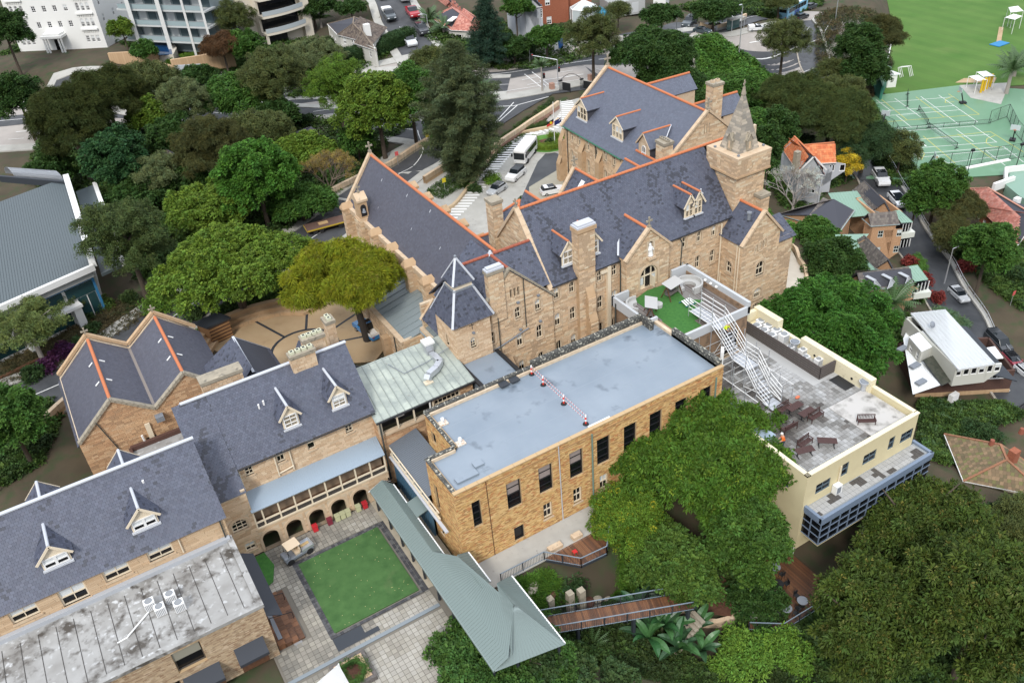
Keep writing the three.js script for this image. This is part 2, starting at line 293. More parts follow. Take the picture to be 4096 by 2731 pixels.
// metal sheet roof with standing seams running up the slope
function sheet(P,a,b,c,d,m,o={}){
const base=slope(P,a,b,c,d,{mat:m,name:o.name??'metal_roof',t:0.08});[a,b,c,d]=[a,b,c,d].map(v3);
const n=Math.max(2,Math.round(a.distanceTo(b) /(o.step??0.6))),g=gb(),u=b.clone().sub(a).normalize(),nn=u.clone().cross(d.clone().sub(a)).normalize();
for(let i=0;i<=n;i++){const p=a.clone().lerp(b,i / n).addScaledVector(nn,0.02),q=d.clone().lerp(c,i / n).addScaledVector(nn,0.02);if(p.distanceTo(q)>0.1) g.bar(p.toArray(),q.toArray(),o.sw??0.05,o.sh??0.06,nn.toArray());}
const s=part(P,'roof_seams',g.build(),o.seam??m);s.userData.kind='stuff';return base;
}
// ---------- campus buildings ----------
// gabled block; ridge along 'x' or 'z'; west (-x) and south (+z) faces are the ones laid in blocks
function gblock(P,x0,z0,x1,z1,y0,ye,yr,axis,o={}){
const ov=o.ov??0.25,gx=axis==='z'?yr - 0.15:0,gz=axis==='x'?yr - 0.15:0,st=o.stone !==false;
wall(P,[x0,z1],[x1,z1],y0,ye,{gable:gx||undefined,stone:st,ops:o.s,stain:o.stain,...(o.ws??{})});
wall(P,[x0,z0],[x0,z1],y0,ye,{gable:gz||undefined,stone:st,ops:o.w,stain:o.stain,...(o.ww??{})});
wall(P,[x1,z0],[x0,z0],y0,ye,{gable:gx||undefined,ops:o.n});wall(P,[x1,z1],[x1,z0],y0,ye,{gable:gz||undefined,ops:o.e});
const so={moss:o.moss,pal:o.pal,mat:o.roofM,e:o.exp};
if(axis==='z'){const xm=(x0 +x1) / 2,k=(yr - ye) /(xm - x0),e=ye - ov*k;slope(P,[x0 - ov,e,z0],[x0 - ov,e,z1],[xm,yr,z1],[xm,yr,z0],so);slope(P,[x1 +ov,e,z1],[x1 +ov,e,z0],[xm,yr,z0],[xm,yr,z1],so);if(o.ridge) ridge(P,[xm,yr,z0],[xm,yr,z1],o.ridge);}else{const zm=(z0 +z1) / 2,k=(yr - ye) /(z1 - zm),e=ye - ov*k;slope(P,[x0,e,z1 +ov],[x1,e,z1 +ov],[x1,yr,zm],[x0,yr,zm],so);slope(P,[x1,e,z0 - ov],[x0,e,z0 - ov],[x0,yr,zm],[x1,yr,zm],so);if(o.ridge) ridge(P,[x0,yr,zm],[x1,yr,zm],o.ridge);}
}
const WA='ac2r2',WR='rc2r2';
{// main wing with the statue gable
const P=thing('main_wing','long sandstone wing with slate roof, orange ridge and white statue in its gable','building');
const ops=[];for(const x of[35,37,40.7,42.7,52.6,54.9,57.15]){ops.push([x - 34.2,10.95,0.72,1.42,WA]);ops.push([x - 34.2,7.42,0.78,1.72,WA]);if(x<50) ops.push([x - 34.2,3.75,0.78,1.75,'ac2r1']);}
wall(P,[34.2,-8.6],[60,-8.6],-3,13,{stone:true,ops,stain:0.15});
wall(P,[34.2,-20.4],[34.2,-8.6],3,13,{gable:19.6,stone:true,stain:0.5,ops:[[4.2,12.2,0.7,2,WA,{blind:true}],[5.2,12.2,0.7,2,WA]]});
wall(P,[60,-20.4],[34.2,-20.4],3,13,{});
slope(P,[34.3,12.75,-8.37],[60,12.75,-8.37],[60.2,19.5,-14.5],[34.3,19.5,-14.5],{moss:0.55});
slope(P,[64,12.75,-20.65],[34.3,12.75,-20.65],[34.3,19.5,-14.5],[64,19.5,-14.5],{});
ridge(P,[34.2,19.5,-14.5],[63.5,19.5,-14.5]);
coping(P,[34.15,12.5,-8.3],[34.15,19.8,-14.5],0.55,0.3,M.stonePale);coping(P,[34.15,12.5,-20.7],[34.15,19.8,-14.5],0.55,0.3);
pipeRun(P,[[34.3,12.75,-8.28],[60,12.75,-8.28]],0.08,M.iron,'gutter');
// statue gable bay
wall(P,[43.4,-7.25],[49.3,-7.25],2,13.5,{gable:16.1,stone:true,stain:0.35,ops:[[3.1,8.75,2.5,2.75,'na'],[3.3,12.6,0.7,1.9,'na',{noring:true}]]});
wall(P,[43.4,-8.6],[43.4,-7.25],2,13.3,{stone:true});wall(P,[49.3,-7.25],[49.3,-8.6],2,13.3,{});
slope(P,[43.2,13.3,-12.5],[43.2,13.3,-7.35],[46.35,16.1,-7.35],[46.35,16.1,-12.5],{});slope(P,[49.5,13.3,-7.35],[49.5,13.3,-12.5],[46.35,16.1,-12.5],[46.35,16.1,-7.35],{});
ridge(P,[46.35,16.1,-12],[46.35,16.1,-7.5]);coping(P,[43.1,13.2,-7.2],[46.35,16.35,-7.2],0.5,0.26);coping(P,[49.6,13.2,-7.2],[46.35,16.35,-7.2],0.5,0.26);
crossAt(P,46.35,16.35,-7.2,0.75);
part(P,'flashing',gb().bar([43.15,13.4,-8.5],[46.2,16.2,-12.4],0.22,0.08).build(),M.lead);
{// arched door
const g=gb(),q=46.5;const s=archShape(2.46,2.72,true),h=archShape(2.2,2.58,true).getPoints(8).reverse();s.holes.push(new THREE.Path(h));g.geo(xg(s,0.12,-0.06).translate(q,8.75,-7.5));for(const x of[-0.45,0.45]) g.box(q +x - 0.06,8.75,-7.55,q +x +0.06,11.3,-7.44);g.box(q - 1.2,10.15,-7.55,q +1.2,10.28,-7.43).box(q +0.5,8.75,-7.5,q +1.15,9.1,-7.42).box(q - 1.15,8.75,-7.5,q - 0.5,9.1,-7.42);
const D=part(P,'door_frame',g.build(),M.cream);part(D,'pane',xg(archShape(2.4,2.7,true),0.03,0).translate(q,8.75,-7.62),M.glass);part(D,'door_leaf',gb().box(q +0.4,8.75,-7.4,q +0.46,10.1,-6.75).build(),M.cream);part(D,'side_panel',gb().box(q +0.6,9.15,-7.53,q +1.08,10.05,-7.5).box(q - 1.08,9.15,-7.53,q - 0.6,10.05,-7.5).build(),M.paleBlind);
}
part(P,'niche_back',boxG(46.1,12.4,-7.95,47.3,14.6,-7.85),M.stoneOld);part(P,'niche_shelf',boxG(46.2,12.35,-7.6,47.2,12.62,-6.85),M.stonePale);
// big chimney breast on the wall with stepped buttress
{const c=part(P,'chimney',gb().box(37.55,-3,-8.65,39.75,13.7,-8.05).box(37.6,13.7,-9.1,39.75,18.2,-8).box(37.45,18.2,-9.25,39.9,18.65,-7.85).build(),M.stoneSm);part(c,'cap',gb().box(37.5,18.65,-9.2,39.85,18.85,-7.9).box(37.65,18.85,-9.05,39.7,19.05,-8.05).build(),M.lead);part(c,'buttress',gb().box(38.35,-3,-8.05,39.4,7.2,-7.1).box(38.35,7.2,-8.05,39.4,10.2,-7.5).quad([38.35,10.2,-7.5],[39.4,10.2,-7.5],[39.4,11.5,-8.05],[38.35,11.5,-8.05]).quad([38.35,7.2,-7.1],[39.4,7.2,-7.1],[39.4,8.2,-7.5],[38.35,8.2,-7.5]).build(),M.stoneSm);
const I=new V3(1,0,0),K=new V3(0,0,1),Y=new V3(0,1,0);courses(P,new M4().makeBasis(I,Y,K).setPosition(37.57,0,-8.03),[[0,-2],[2.16,-2],[2.16,13.7],[0,13.7]],[],{stain:0.2});courses(P,new M4().makeBasis(I,Y,K).setPosition(37.62,0,-7.98),[[0,13.7],[2.1,13.7],[2.1,18.2],[0,18.2]],[],{stain:0.8});courses(P,new M4().makeBasis(K,Y,I.clone().negate()).setPosition(37.58,0,-9.1),[[0,13.2],[1.1,13.2],[1.1,18.2],[0,18.2]],[],{stain:0.5});courses(P,new M4().makeBasis(I,Y,K).setPosition(38.37,0,-7.08),[[0,-2],[1,-2],[1,7.2],[0,7.2]],[],{});courses(P,new M4().makeBasis(I,Y,K).setPosition(38.37,0,-7.48),[[0,7.4],[1,7.4],[1,10.2],[0,10.2]],[],{});}
part(P,'white_riser',gb().box(41.55,-1,-8.55,41.98,12.7,-8.2).box(40.7,12,-8.5,41.55,12.3,-8.25).build(),M.cream);
pipeRun(P,[[43.25,12.9,-8.35],[43.25,12.2,-8.2],[43.25,0,-8.2]],0.08);pipeRun(P,[[51.7,12.8,-8.35],[52.1,12,-8.25],[51.9,7,-8.25]],0.07);pipeRun(P,[[58.1,12.4,-8.3],[58.1,0,-8.3]],0.09,M.cream);
const dm={ridge:M.terra,flash:true,w:1.55,h:1.95,gh:1.05,dp:2.1,back:0.85,kind:'rc2r2',wallM:M.slateBase};
dormer(P,37.1,14.05,-9.35,0,dm);dormer(P,40.4,14.05,-9.35,0,dm);dormer(P,53.9,14.1,-9.45,0,{...dm,w:1.3,n:2,kind:'rc1r2',frameM:M.cream,frontM:M.cream});dormer(P,55.2,14.1,-9.45,0,{...dm,w:1.3,n:2,kind:'rc1r2',frameM:M.cream,frontM:M.cream});
for(const[x,y,z] of[[56.2,15.6,-11],[57,15.7,-11]]) part(P,'roof_vent',gb().tube([x,y,z],[x,y +0.5,z],0.1).box(x - 0.16,y - 0.1,z - 0.05,x +0.16,y +0.06,z +0.3).build(),M.lead);
// north-side projections behind the ridge
gblock(P,47.2,-27.3,53.8,-20.4,3.5,10.8,15,'z',{ridge:M.terra,ov:0.2,stone:false});slope(P,[47.2,10.8,-20.4],[47.2,10.8,-15.5],[50.5,15,-15.5],[50.5,15,-20.4],{});slope(P,[53.8,10.8,-15.5],[53.8,10.8,-20.4],[50.5,15,-20.4],[50.5,15,-15.5],{});ridge(P,[50.5,15,-20.4],[50.5,15,-16]);
coping(P,[46.9,10.6,-27.35],[50.5,15.35,-27.35]);coping(P,[54.1,10.6,-27.35],[50.5,15.35,-27.35]);crossAt(P,50.5,15.3,-27.35,0.8);
part(P,'skylight',gb().bar([49.2,13.6,-24.6],[49.9,14.45,-24.6],0.7,0.1,[-0.77,0.64,0]).build(),M.white);
gblock(P,40.6,-25.8,43.6,-20.4,3.5,13,15,'z',{ridge:M.terra,ov:0.15,stone:false});
{wall(P,[36.6,-24],[36.6,-20.4],3.5,14,{});wall(P,[40.4,-24],[36.6,-24],3.5,14,{});const A=[39.2,16,-22.4];slope(P,[36.4,13.8,-24.2],[36.4,13.8,-19],A,A,{});slope(P,[40.6,13.8,-24.2],[36.4,13.8,-24.2],A,A,{});slope(P,[36.4,13.8,-19],[40.6,13.8,-19],A,A,{});slope(P,[40.6,13.8,-19],[40.6,13.8,-24.2],A,A,{});ridge(P,[36.5,13.85,-24.1],A);ridge(P,[36.5,13.85,-19.1],A);ridge(P,[40.5,13.85,-24.1],A);part(P,'brick_infill',boxG(36.6,9,-20.4,36.9,13.7,-19.2),mat([0.16,0.05,0.035],0.9));}
chimney(P,33.7,-20.4,35,-19,3,18.8,{stain:0.6});crossAt(P,34.15,19.7,-14.5,0.7,PI / 2);
finish(P,{stone_block:STONE,slate:SLATE},{stone_block:300,slate:300},{slate:0.55});
}
{// statue of a draped figure in the niche
const S=thing('statue','white statue of a robed figure in the gable niche','statue');S.position.set(46.7,12.62,-7.35);
part(S,'robe',new THREE.LatheGeometry([[0.001,0],[0.36,0],[0.34,0.15],[0.27,0.5],[0.25,0.8],[0.28,1.05],[0.22,1.22],[0.1,1.3],[0.001,1.31]].map(([x,y])=>new THREE.Vector2(x,y)),14),M.white);
part(S,'head',new THREE.SphereGeometry(0.13,12,10).scale(1,1.2,1).translate(0,1.43,0.03),M.white);part(S,'veil',new THREE.SphereGeometry(0.18,12,10).scale(1,1.25,0.9).translate(0,1.4,-0.05),M.white);
for(const s of[-1,1]) part(S,'arm',gb().tube([s*0.24,1.12,0],[s*0.32,0.85,0.12],0.08,0.07).tube([s*0.32,0.85,0.12],[s*0.2,0.9,0.34],0.07,0.045).build(),M.white);
}
{// square tower with stone spire
const P=thing('spire_tower','square sandstone tower with grey stone spire topped by a cross','tower'),x0=60.25,x1=64.65,z0=-13.15,z1=-8.7;
wall(P,[x0,z1],[x1,z1],2,17.6,{stone:true,stain:0.25});wall(P,[x0,z0],[x0,z1],2,17.6,{stone:true,stain:0.25});wall(P,[x1,z0],[x0,z0],2,17.6,{});wall(P,[x1,z1],[x1,z0],2,17.6,{});
const e=0.35;wall(P,[x0 - e,z1 +e],[x1 +e,z1 +e],17.6,19.75,{stone:true,stain:0.9,ops:[[2.3,18.2,0.1,0.85,'n']],name:'parapet'});wall(P,[x0 - e,z0 - e],[x0 - e,z1 +e],17.6,19.75,{stone:true,stain:0.7,ops:[[2.4,18.2,0.1,0.85,'n']],name:'parapet'});wall(P,[x1 +e,z0 - e],[x0 - e,z0 - e],17.6,19.75,{name:'parapet'});wall(P,[x1 +e,z1 +e],[x1 +e,z0 - e],17.6,19.75,{name:'parapet'});
part(P,'string_course',gb().box(x0 - 0.45,17.45,z0 - 0.45,x1 +0.45,17.68,z1 +0.45).build(),M.stoneSm);part(P,'parapet_coping',gb().box(x0 - 0.4,19.62,z0 - 0.4,x1 +0.4,19.9,z1 +0.4).build(),M.stonePale);
const cx=62.4,cz=-10.85,sp=new THREE.ConeGeometry(2.2,6.9,4,12).rotateY(PI / 4).translate(cx,19.9 +3.45,cz),spm=tmat(512,7,(n)=>mix(mix([0.36,0.315,0.25],[0.24,0.22,0.19],0.5 +1.4*n(4)),[0.09,0.085,0.078],1.8*(n(6,4) - 0.02)),0.95);
part(P,'spire',gb().geo(sp).build(),spm);part(P,'spire_band',new THREE.CylinderGeometry(0.3,0.4,0.3,4).rotateY(PI / 4).translate(cx,25.7,cz),M.stoneOld);part(P,'finial',new THREE.CylinderGeometry(0.1,0.3,0.9,8).translate(cx,26.6,cz),M.stoneOld);crossAt(P,cx,26.75,cz,0.6,0.5);
for(let i=0;i<4;i++) for(let r=0;r<22;r++){const y=20.02 +r*0.28,rad=1.555*(26.8 - y) / 6.9,a=i*PI / 2,N=new V3(Math.cos(a),0.225,Math.sin(a)).normalize(),u=new V3(Math.sin(a),0,-Math.cos(a)),wd=rad*2 - 0.1;if(wd<0.25) continue;const c=new V3(cx +Math.cos(a)*rad,y,cz +Math.sin(a)*rad).addScaledVector(N,-0.012),nb=Math.max(1,Math.round(wd / 0.7));for(let b=0;b<nb;b++) piece(P,'stone_block',new M4().makeBasis(u,N.clone().cross(u),N).setPosition(c.clone().addScaledVector(u,((b +0.5) / nb - 0.5)*wd +(r % 2?0.08:-0.08)*(nb>1?1:0))).scale(new V3(wd / nb - 0.02,0.26,0.035)),11 +Math.floor(R()*5));}
for(const[a] of[[PI],[PI / 2]]) for(const off of[0]){const g=gb().box(-0.5,0,-0.9,0.5,1.7,0.25).quad([-0.65,1.55,0.35],[0,2.6,0.35],[0,2.6,-0.9],[-0.65,1.55,-0.9]).quad([0.65,1.55,-0.9],[0,2.6,-0.9],[0,2.6,0.35],[0.65,1.55,0.35]).tri([-0.6,1.6,0.26],[0.6,1.6,0.26],[0,2.5,0.26]),o=part(P,'lucarne',g.build(),M.stoneOld);o.position.set(cx +Math.cos(a)*1.42,19.95,cz +Math.sin(a)*1.42);o.rotation.y=PI / 2 - a;o.scale.set(0.72,0.8,0.8);part(o,'opening',xg(archShape(0.4,1.1,true),0.03,0.24).translate(0,0.35,0),M.stonePale);}
for(const[x,z] of[[x0,z0 +0.6],[x1,z1 - 0.6],[x0 +0.2,z1 - 0.2]]) part(P,'floodlight',gb().box(x - 0.12,19.9,z - 0.12,x +0.12,20.1,z +0.12).build(),M.leadD);
finish(P,{stone_block:[...STONE,...WEATH]},{stone_block:300});
}
{// east wing
const P=thing('east_wing','narrow sandstone gabled wing at the foot of the spire tower, slate roof','building');
gblock(P,58.25,-8.7,64.05,-4.8,-3,11.15,14.3,'z',{ridge:M.terra,stain:0.5,s:[[3.1,5.9,1.3,1.9,'ac2r2',{blind:false}],[3.1,2.6,1.3,1.45,'ac4r2'],[3.1,0.6,1.3,1.3,'ac4r2'],[2.2,9.2,0.35,1.1,'ac1r1'],[2.85,9.4,0.35,1.1,'ac1r1'],[3.5,9.6,0.35,1.1,'ac1r1']],w:[[1.9,6.4,0.95,1.6,'ac2r2'],[1.9,3,0.95,1.3,'ac3r2']]});
coping(P,[57.95,10.9,-4.75],[61.15,14.5,-4.75],0.5,0.26);coping(P,[64.35,10.9,-4.75],[61.15,14.5,-4.75],0.5,0.26);
pipeRun(P,[[58.15,11,-5.6],[58.15,1,-5.6]],0.07,M.cream);pipeRun(P,[[58.15,10.5,-5.2],[58.15,0,-5.2]],0.07,M.cream);pipeRun(P,[[58.1,6,-8],[58.1,3.6,-8],[58.1,3.4,-6.6],[58.1,2.6,-6],[58.1,0,-6]],0.07,M.cream);
part(P,'roof_vent',gb().tube([60,13.2,-6],[60,14,-6],0.2).tube([60,14,-6],[60,14.2,-6],0.3,0.3).build(),M.leadD);
chimney(P,63.3,-9,64.7,-7.6,8,14.6,{stain:0.7});
wall(P,[64.6,-5.4],[67,-5.4],-3,9.5,{stone:true,stain:0.8});part(P,'buttress',gb().box(64.05,-3,-7,66.6,6,-5.5).build(),M.stoneOld);slope(P,[64.05,9.2,-5],[67.2,9.2,-5],[67.2,11,-8],[64.05,11,-8],{});
finish(P,{stone_block:STONE,slate:SLATE},{stone_block:200,slate:60},{slate:0.55});
}
{// gable wing
const P=thing('gable_wing','tall sandstone gabled wing with side chimney next to the pyramid-roofed tower','building');
const ops=[];for(const x of[32.35,29.85]) ops.push([x - 24.2,10.8,0.72,1.4,WA],[x - 24.2,7.15,0.78,1.78,WA],[x - 24.2,3.65,0.78,1.65,'ac2r1']);ops.push([26.55 - 24.2,9,0.6,1.4,WA],[26.75 - 24.2,5.2,0.7,1.6,WA]);for(const x of[29.25,29.7,30.15]) ops.push([x - 24.2,13.5,0.26,1.15,'n']);
wall(P,[24.2,-8.2],[34.2,-8.2],-3,12.2,{gable:16.9,stone:true,ops,stain:0.3});
wall(P,[34.2,-8.2],[34.2,-8.6],-3,12.2,{});
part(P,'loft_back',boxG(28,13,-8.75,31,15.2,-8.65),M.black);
slope(P,[34.3,12,-8.1],[34.3,12,-16],[29.2,17,-16],[29.2,17,-8.1],{});slope(P,[24,12,-16],[24,12,-8.1],[29.2,17,-8.1],[29.2,17,-16],{});ridge(P,[29.2,17,-12],[29.2,17,-8.3],M.terraD);
slope(P,[29.2,13.3,-8.4],[34.1,13.3,-8.4],[34.1,17,-11.9],[29.2,17,-11.9]);slope(P,[24.5,13.3,-8.5],[29.2,13.3,-8.5],[29.2,17,-11.9],[25.2,17,-11.9]);ridge(P,[25.2,17,-11.9],[34,17,-11.9],M.terraD);
slope(P,[34.1,11.5,-17.4],[24,11.5,-17.4],[25.2,17,-11.9],[34.1,17,-11.9],{});
wall(P,[24.2,-16],[24.2,-8.2],-3,12,{});
coping(P,[34.5,11.9,-8.15],[29.2,17.15,-8.15],0.42,0.2,M.stoneOld);coping(P,[23.9,11.9,-8.15],[29.2,17.15,-8.15],0.42,0.2,M.stoneOld);
part(P,'flashing',gb().bar([29.1,17.15,-12],[26.4,13.3,-9.6],0.22,0.08).tube([29.2,17,-11.9],[29.2,17.5,-11.9],0.35,0.1).build(),M.lead);
chimney(P,26.6,-8.6,28.4,-7.95,11.5,17.6,{stain:0.7,cap:true});
part(P,'flue_stub',gb().box(25.9,12.6,-9,26.3,13.7,-8.2).build(),M.stonePale);
part(P,'buttress',gb().box(27.6,-3,-8.1,28.7,5.2,-6.9).quad([27.6,5.2,-6.9],[28.7,5.2,-6.9],[28.7,6.4,-8.1],[27.6,6.4,-8.1]).build(),M.stoneSm);
pipeRun(P,[[30.7,15.4,-8.05],[30.7,9.4,-8.05]],0.05);pipeRun(P,[[27.3,12,-7.9],[27.3,1,-7.9]],0.06);pipeRun(P,[[26.4,8.2,-7.95],[27.6,8.4,-7.95],[29.5,8.9,-7.95],[30.9,9.2,-7.95]],0.07,M.leadD,'cable_tray');pipeRun(P,[[31.3,4.6,-7.95],[31.3,-1,-7.95]],0.13,M.leadD);
for(const[x,y] of[[29.9,12.8],[29.95,9.35],[32.4,12.7],[32.45,9.4]]) part(P,'wall_light',boxG(x - 0.15,y - 0.1,-8.2,x +0.15,y +0.1,-7.95),M.leadD);
finish(P,{stone_block:STONE,slate:SLATE},{stone_block:300,slate:160},{slate:0.55});
}
{// small tower
const P=thing('pyramid_tower','small square sandstone tower with two-tier slate pyramid roof and white hips','tower'),x0=22.05,x1=26.1,z0=-11.6,z1=-7.4;
wall(P,[x0,z1],[x1,z1],5,13.4,{stone:true,ops:[[1.9,10.1,0.62,1.2,'ac2r3']]});wall(P,[x0,z0],[x0,z1],5,13.4,{stone:true,ops:[[2.3,10.2,0.5,1.2,'ac2r3']]});wall(P,[x1,z0],[x0,z0],5,13.4,{});wall(P,[x1,z1],[x1,z0],5,13.4,{});
part(P,'cross_slit',gb().box(23.97,12.3,z1,24.03,13.2,z1 +0.06).box(23.72,12.75,z1,24.28,12.82,z1 +0.06).build(),M.black);part(P,'wall_light',boxG(23.9,11.8,z1,24.15,12,z1 +0.25),M.leadD);
const e=0.36,cx=(x0 +x1) / 2,cz=(z0 +z1) / 2,a=1.0,y0=13.3,y1=16.6,E=[[x0 - e,z1 +e],[x1 +e,z1 +e],[x1 +e,z0 - e],[x0 - e,z0 - e]],T=[[-a,a],[a,a],[a,-a],[-a,-a]].map(([x,z])=>[cx +x,cz +z]);
for(let i=0;i<4;i++){const j=(i +1) % 4;slope(P,[E[i][0],y0,E[i][1]],[E[j][0],y0,E[j][1]],[T[j][0],y1,T[j][1]],[T[i][0],y1,T[i][1]],{});const q=1.2,u=T.map(([x,z])=>[cx +(x - cx)*q,cz +(z - cz)*q]);slope(P,[u[i][0],y1 +0.55,u[i][1]],[u[j][0],y1 +0.55,u[j][1]],[cx,y1 +3,cz],[cx,y1 +3,cz],{});part(P,'hip_flashing',gb().bar([E[i][0],y0 +0.06,E[i][1]],[T[i][0],y1 +0.06,T[i][1]],0.24,0.1).bar([u[i][0],y1 +0.62,u[i][1]],[cx,y1 +3.05,cz],0.22,0.1).build(),M.lead);}
part(P,'louvre_band',boxG(cx - a,y1 - 0.1,cz - a,cx +a,y1 +0.6,cz +a),M.cream);part(P,'band_flashing',gb().box(cx - a - 0.15,y1 - 0.15,cz - a - 0.15,cx +a +0.15,y1 +0.02,cz +a +0.15).build(),M.leadD);part(P,'finial',new THREE.SphereGeometry(0.16,10,8).translate(cx,y1 +3.15,cz),M.leadD);
finish(P,{stone_block:STONE2,slate:SLATE},{stone_block:240,slate:100},{slate:0.55});
}
{// chapel
const P=thing('chapel','sandstone chapel with steep grey slate roof, orange ridge, pinnacled buttresses and bell gable','building'),xr=30.3,yr=16.6,x0=26,x1=34.6,z0=-45.4,z1=-12.5,ye=10.6;
wall(P,[x0,z0],[x0,z1],2,ye,{stone:true,ops:[-41.5,-37,-32.2,-27.5,-22.8,-18].map((z)=>[z - z0,5.4,1.1,3.4,'ac2r3',{noblind:true}])});wall(P,[x1,z1],[x1,z0],2,ye,{});wall(P,[x1,z0],[x0,z0],2,ye,{gable:yr});
wall(P,[x0,z1],[x1,z1],6,ye,{gable:yr});
const so={pal:5};slope(P,[x0 - 0.05,ye +0.05,z0 +0.2],[x0 - 0.05,ye +0.05,z1],[xr,yr,z1],[xr,yr,z0 +0.2],so);slope(P,[x1 +0.05,ye +0.05,z1],[x1 +0.05,ye +0.05,z0 +0.2],[xr,yr,z0 +0.2],[xr,yr,z1],so);ridge(P,[xr,yr,z0 +0.2],[xr,yr,z1 +0.3]);
coping(P,[x0 - 0.4,ye,z0],[xr,yr +0.35,z0],0.55,0.3);coping(P,[x1 +0.4,ye,z0],[xr,yr +0.35,z0],0.55,0.3);crossAt(P,xr,yr +0.4,z0,0.85);
for(const[s,zs] of[[-1,[-44.6,-35.3,-30.4,-25.6,-20.8,-16]],[1,[-44.6,-40.2,-35.3,-30.4,-25.6,-20.8]]]) for(const z of zs){const x=s<0?x0:x1,g=gb(),o=s*1.1;g.box(Math.min(x,x +s*1.7),1,z - 0.6,Math.max(x,x +s*1.7),5.5,z +0.6).box(Math.min(x,x +o),5.4,z - 0.55,Math.max(x,x +o),10.9,z +0.55);const xm=x +s*0.5;g.quad([xm - 0.85,10.9,z +0.6],[xm +0.85,10.9,z +0.6],[xm +0.6,11.6,z],[xm - 0.6,11.6,z]).quad([xm +0.85,10.9,z - 0.6],[xm - 0.85,10.9,z - 0.6],[xm - 0.6,11.6,z],[xm +0.6,11.6,z]).quad([xm - 0.85,10.9,z - 0.6],[xm - 0.85,10.9,z +0.6],[xm - 0.6,11.6,z],[xm - 0.6,11.6,z]).quad([xm +0.85,10.9,z +0.6],[xm +0.85,10.9,z - 0.6],[xm +0.6,11.6,z],[xm +0.6,11.6,z]).box(xm - 0.85,10.6,z - 0.62,xm +0.85,10.9,z +0.62);const b=part(P,'buttress',g.build(),M.stoneSm);const dz=s<0;if(dz){courses(P,new M4().makeBasis(new V3(1,0,0),new V3(0,1,0),new V3(0,0,1)).setPosition(x - 1.1,0,z +0.56),[[0,5.4],[1.1,5.4],[1.1,10.6],[0,10.6]],[],{});courses(P,new M4().makeBasis(new V3(0,0,1),new V3(0,1,0),new V3(-1,0,0)).setPosition(x - 1.11,0,z - 0.55),[[0,5.4],[1.1,5.4],[1.1,10.6],[0,10.6]],[],{});courses(P,new M4().makeBasis(new V3(0,0,1),new V3(0,1,0),new V3(-1,0,0)).setPosition(x - 1.71,0,z - 0.6),[[0,1.2],[1.2,1.2],[1.2,5.4],[0,5.4]],[],{});}part(b,'gargoyle',gb().box(xm - s*0.9 - 0.35,10.35,z +0.6,xm - s*0.9 +0.35,10.75,z +1.05).build(),M.stonePale);}
for(let z=z0 +1;z<z1 - 1;z +=1.6) part(P,'parapet_stone',boxG(x0 - 0.45,10.2,z,x0 +0.15,10.85,z +1.55),M.stonePale);
{// bell gable
const g=gb().box(25.1,2,-41,26.6,11,-39.2).box(25.3,11,-40.85,26.5,13.6,-39.35),s=new THREE.Shape();const B=part(P,'bell_gable',g.build(),M.stoneSm);part(B,'opening',xg(archShape(0.75,1.6,true),0.08,0).translate(25.9,11.5,-39.38),M.black);part(B,'hood',gb().box(25.15,13.5,-41,26.65,13.8,-39.2).quad([25.15,13.8,-39.2],[26.65,13.8,-39.2],[26.65,14.6,-40.1],[25.15,14.6,-40.1]).quad([26.65,13.8,-41],[25.15,13.8,-41],[25.15,14.6,-40.1],[26.65,14.6,-40.1]).tri([25.15,13.8,-41],[25.15,13.8,-39.2],[25.15,14.6,-40.1]).tri([26.65,13.8,-39.2],[26.65,13.8,-41],[26.65,14.6,-40.1]).build(),M.stonePale);part(B,'bell',new THREE.LatheGeometry([[0,0.5],[0.12,0.48],[0.17,0.25],[0.28,0]].map(([x,y])=>new THREE.Vector2(x,y)),10).translate(25.9,12.1,-39.2),M.leadD);part(B,'string_course',boxG(25.2,11,-40.95,26.6,11.2,-39.25),M.stonePale);crossAt(P,25.9,14.55,-40.1,0.65);
courses(P,new M4().makeBasis(new V3(1,0,0),new V3(0,1,0),new V3(0,0,1)).setPosition(25.1,0,-39.19),[[0,4],[1.5,4],[1.5,11],[0,11]],[],{});courses(P,new M4().makeBasis(new V3(0,0,1),new V3(0,1,0),new V3(-1,0,0)).setPosition(25.09,0,-41),[[0,4],[1.8,4],[1.8,11],[0,11]],[],{});
}
for(const[z,y] of[[-38,12.4],[-29,13],[-22,13.4],[-40,15],[-33,15.4],[-27,15.6],[-17,15.5]]) part(P,'snow_clip',gb().bar([x0 +(y - ye)*0.72,y +0.1,z],[x0 +(y - ye)*0.72 +0.2,y +0.4,z],0.1,0.05).build(),M.lead);
// north porch roofs seen over the ridge
gblock(P,34.6,-27,38.4,-23.4,3,9,11.4,'x',{ridge:M.terra,ov:0.1,stone:false});coping(P,[38.5,8.8,-23.1],[38.5,11.7,-25.2]);
finish(P,{stone_block:STONE,slate:SLATE_CH},{stone_block:250,slate:200},{slate:0.6});
}
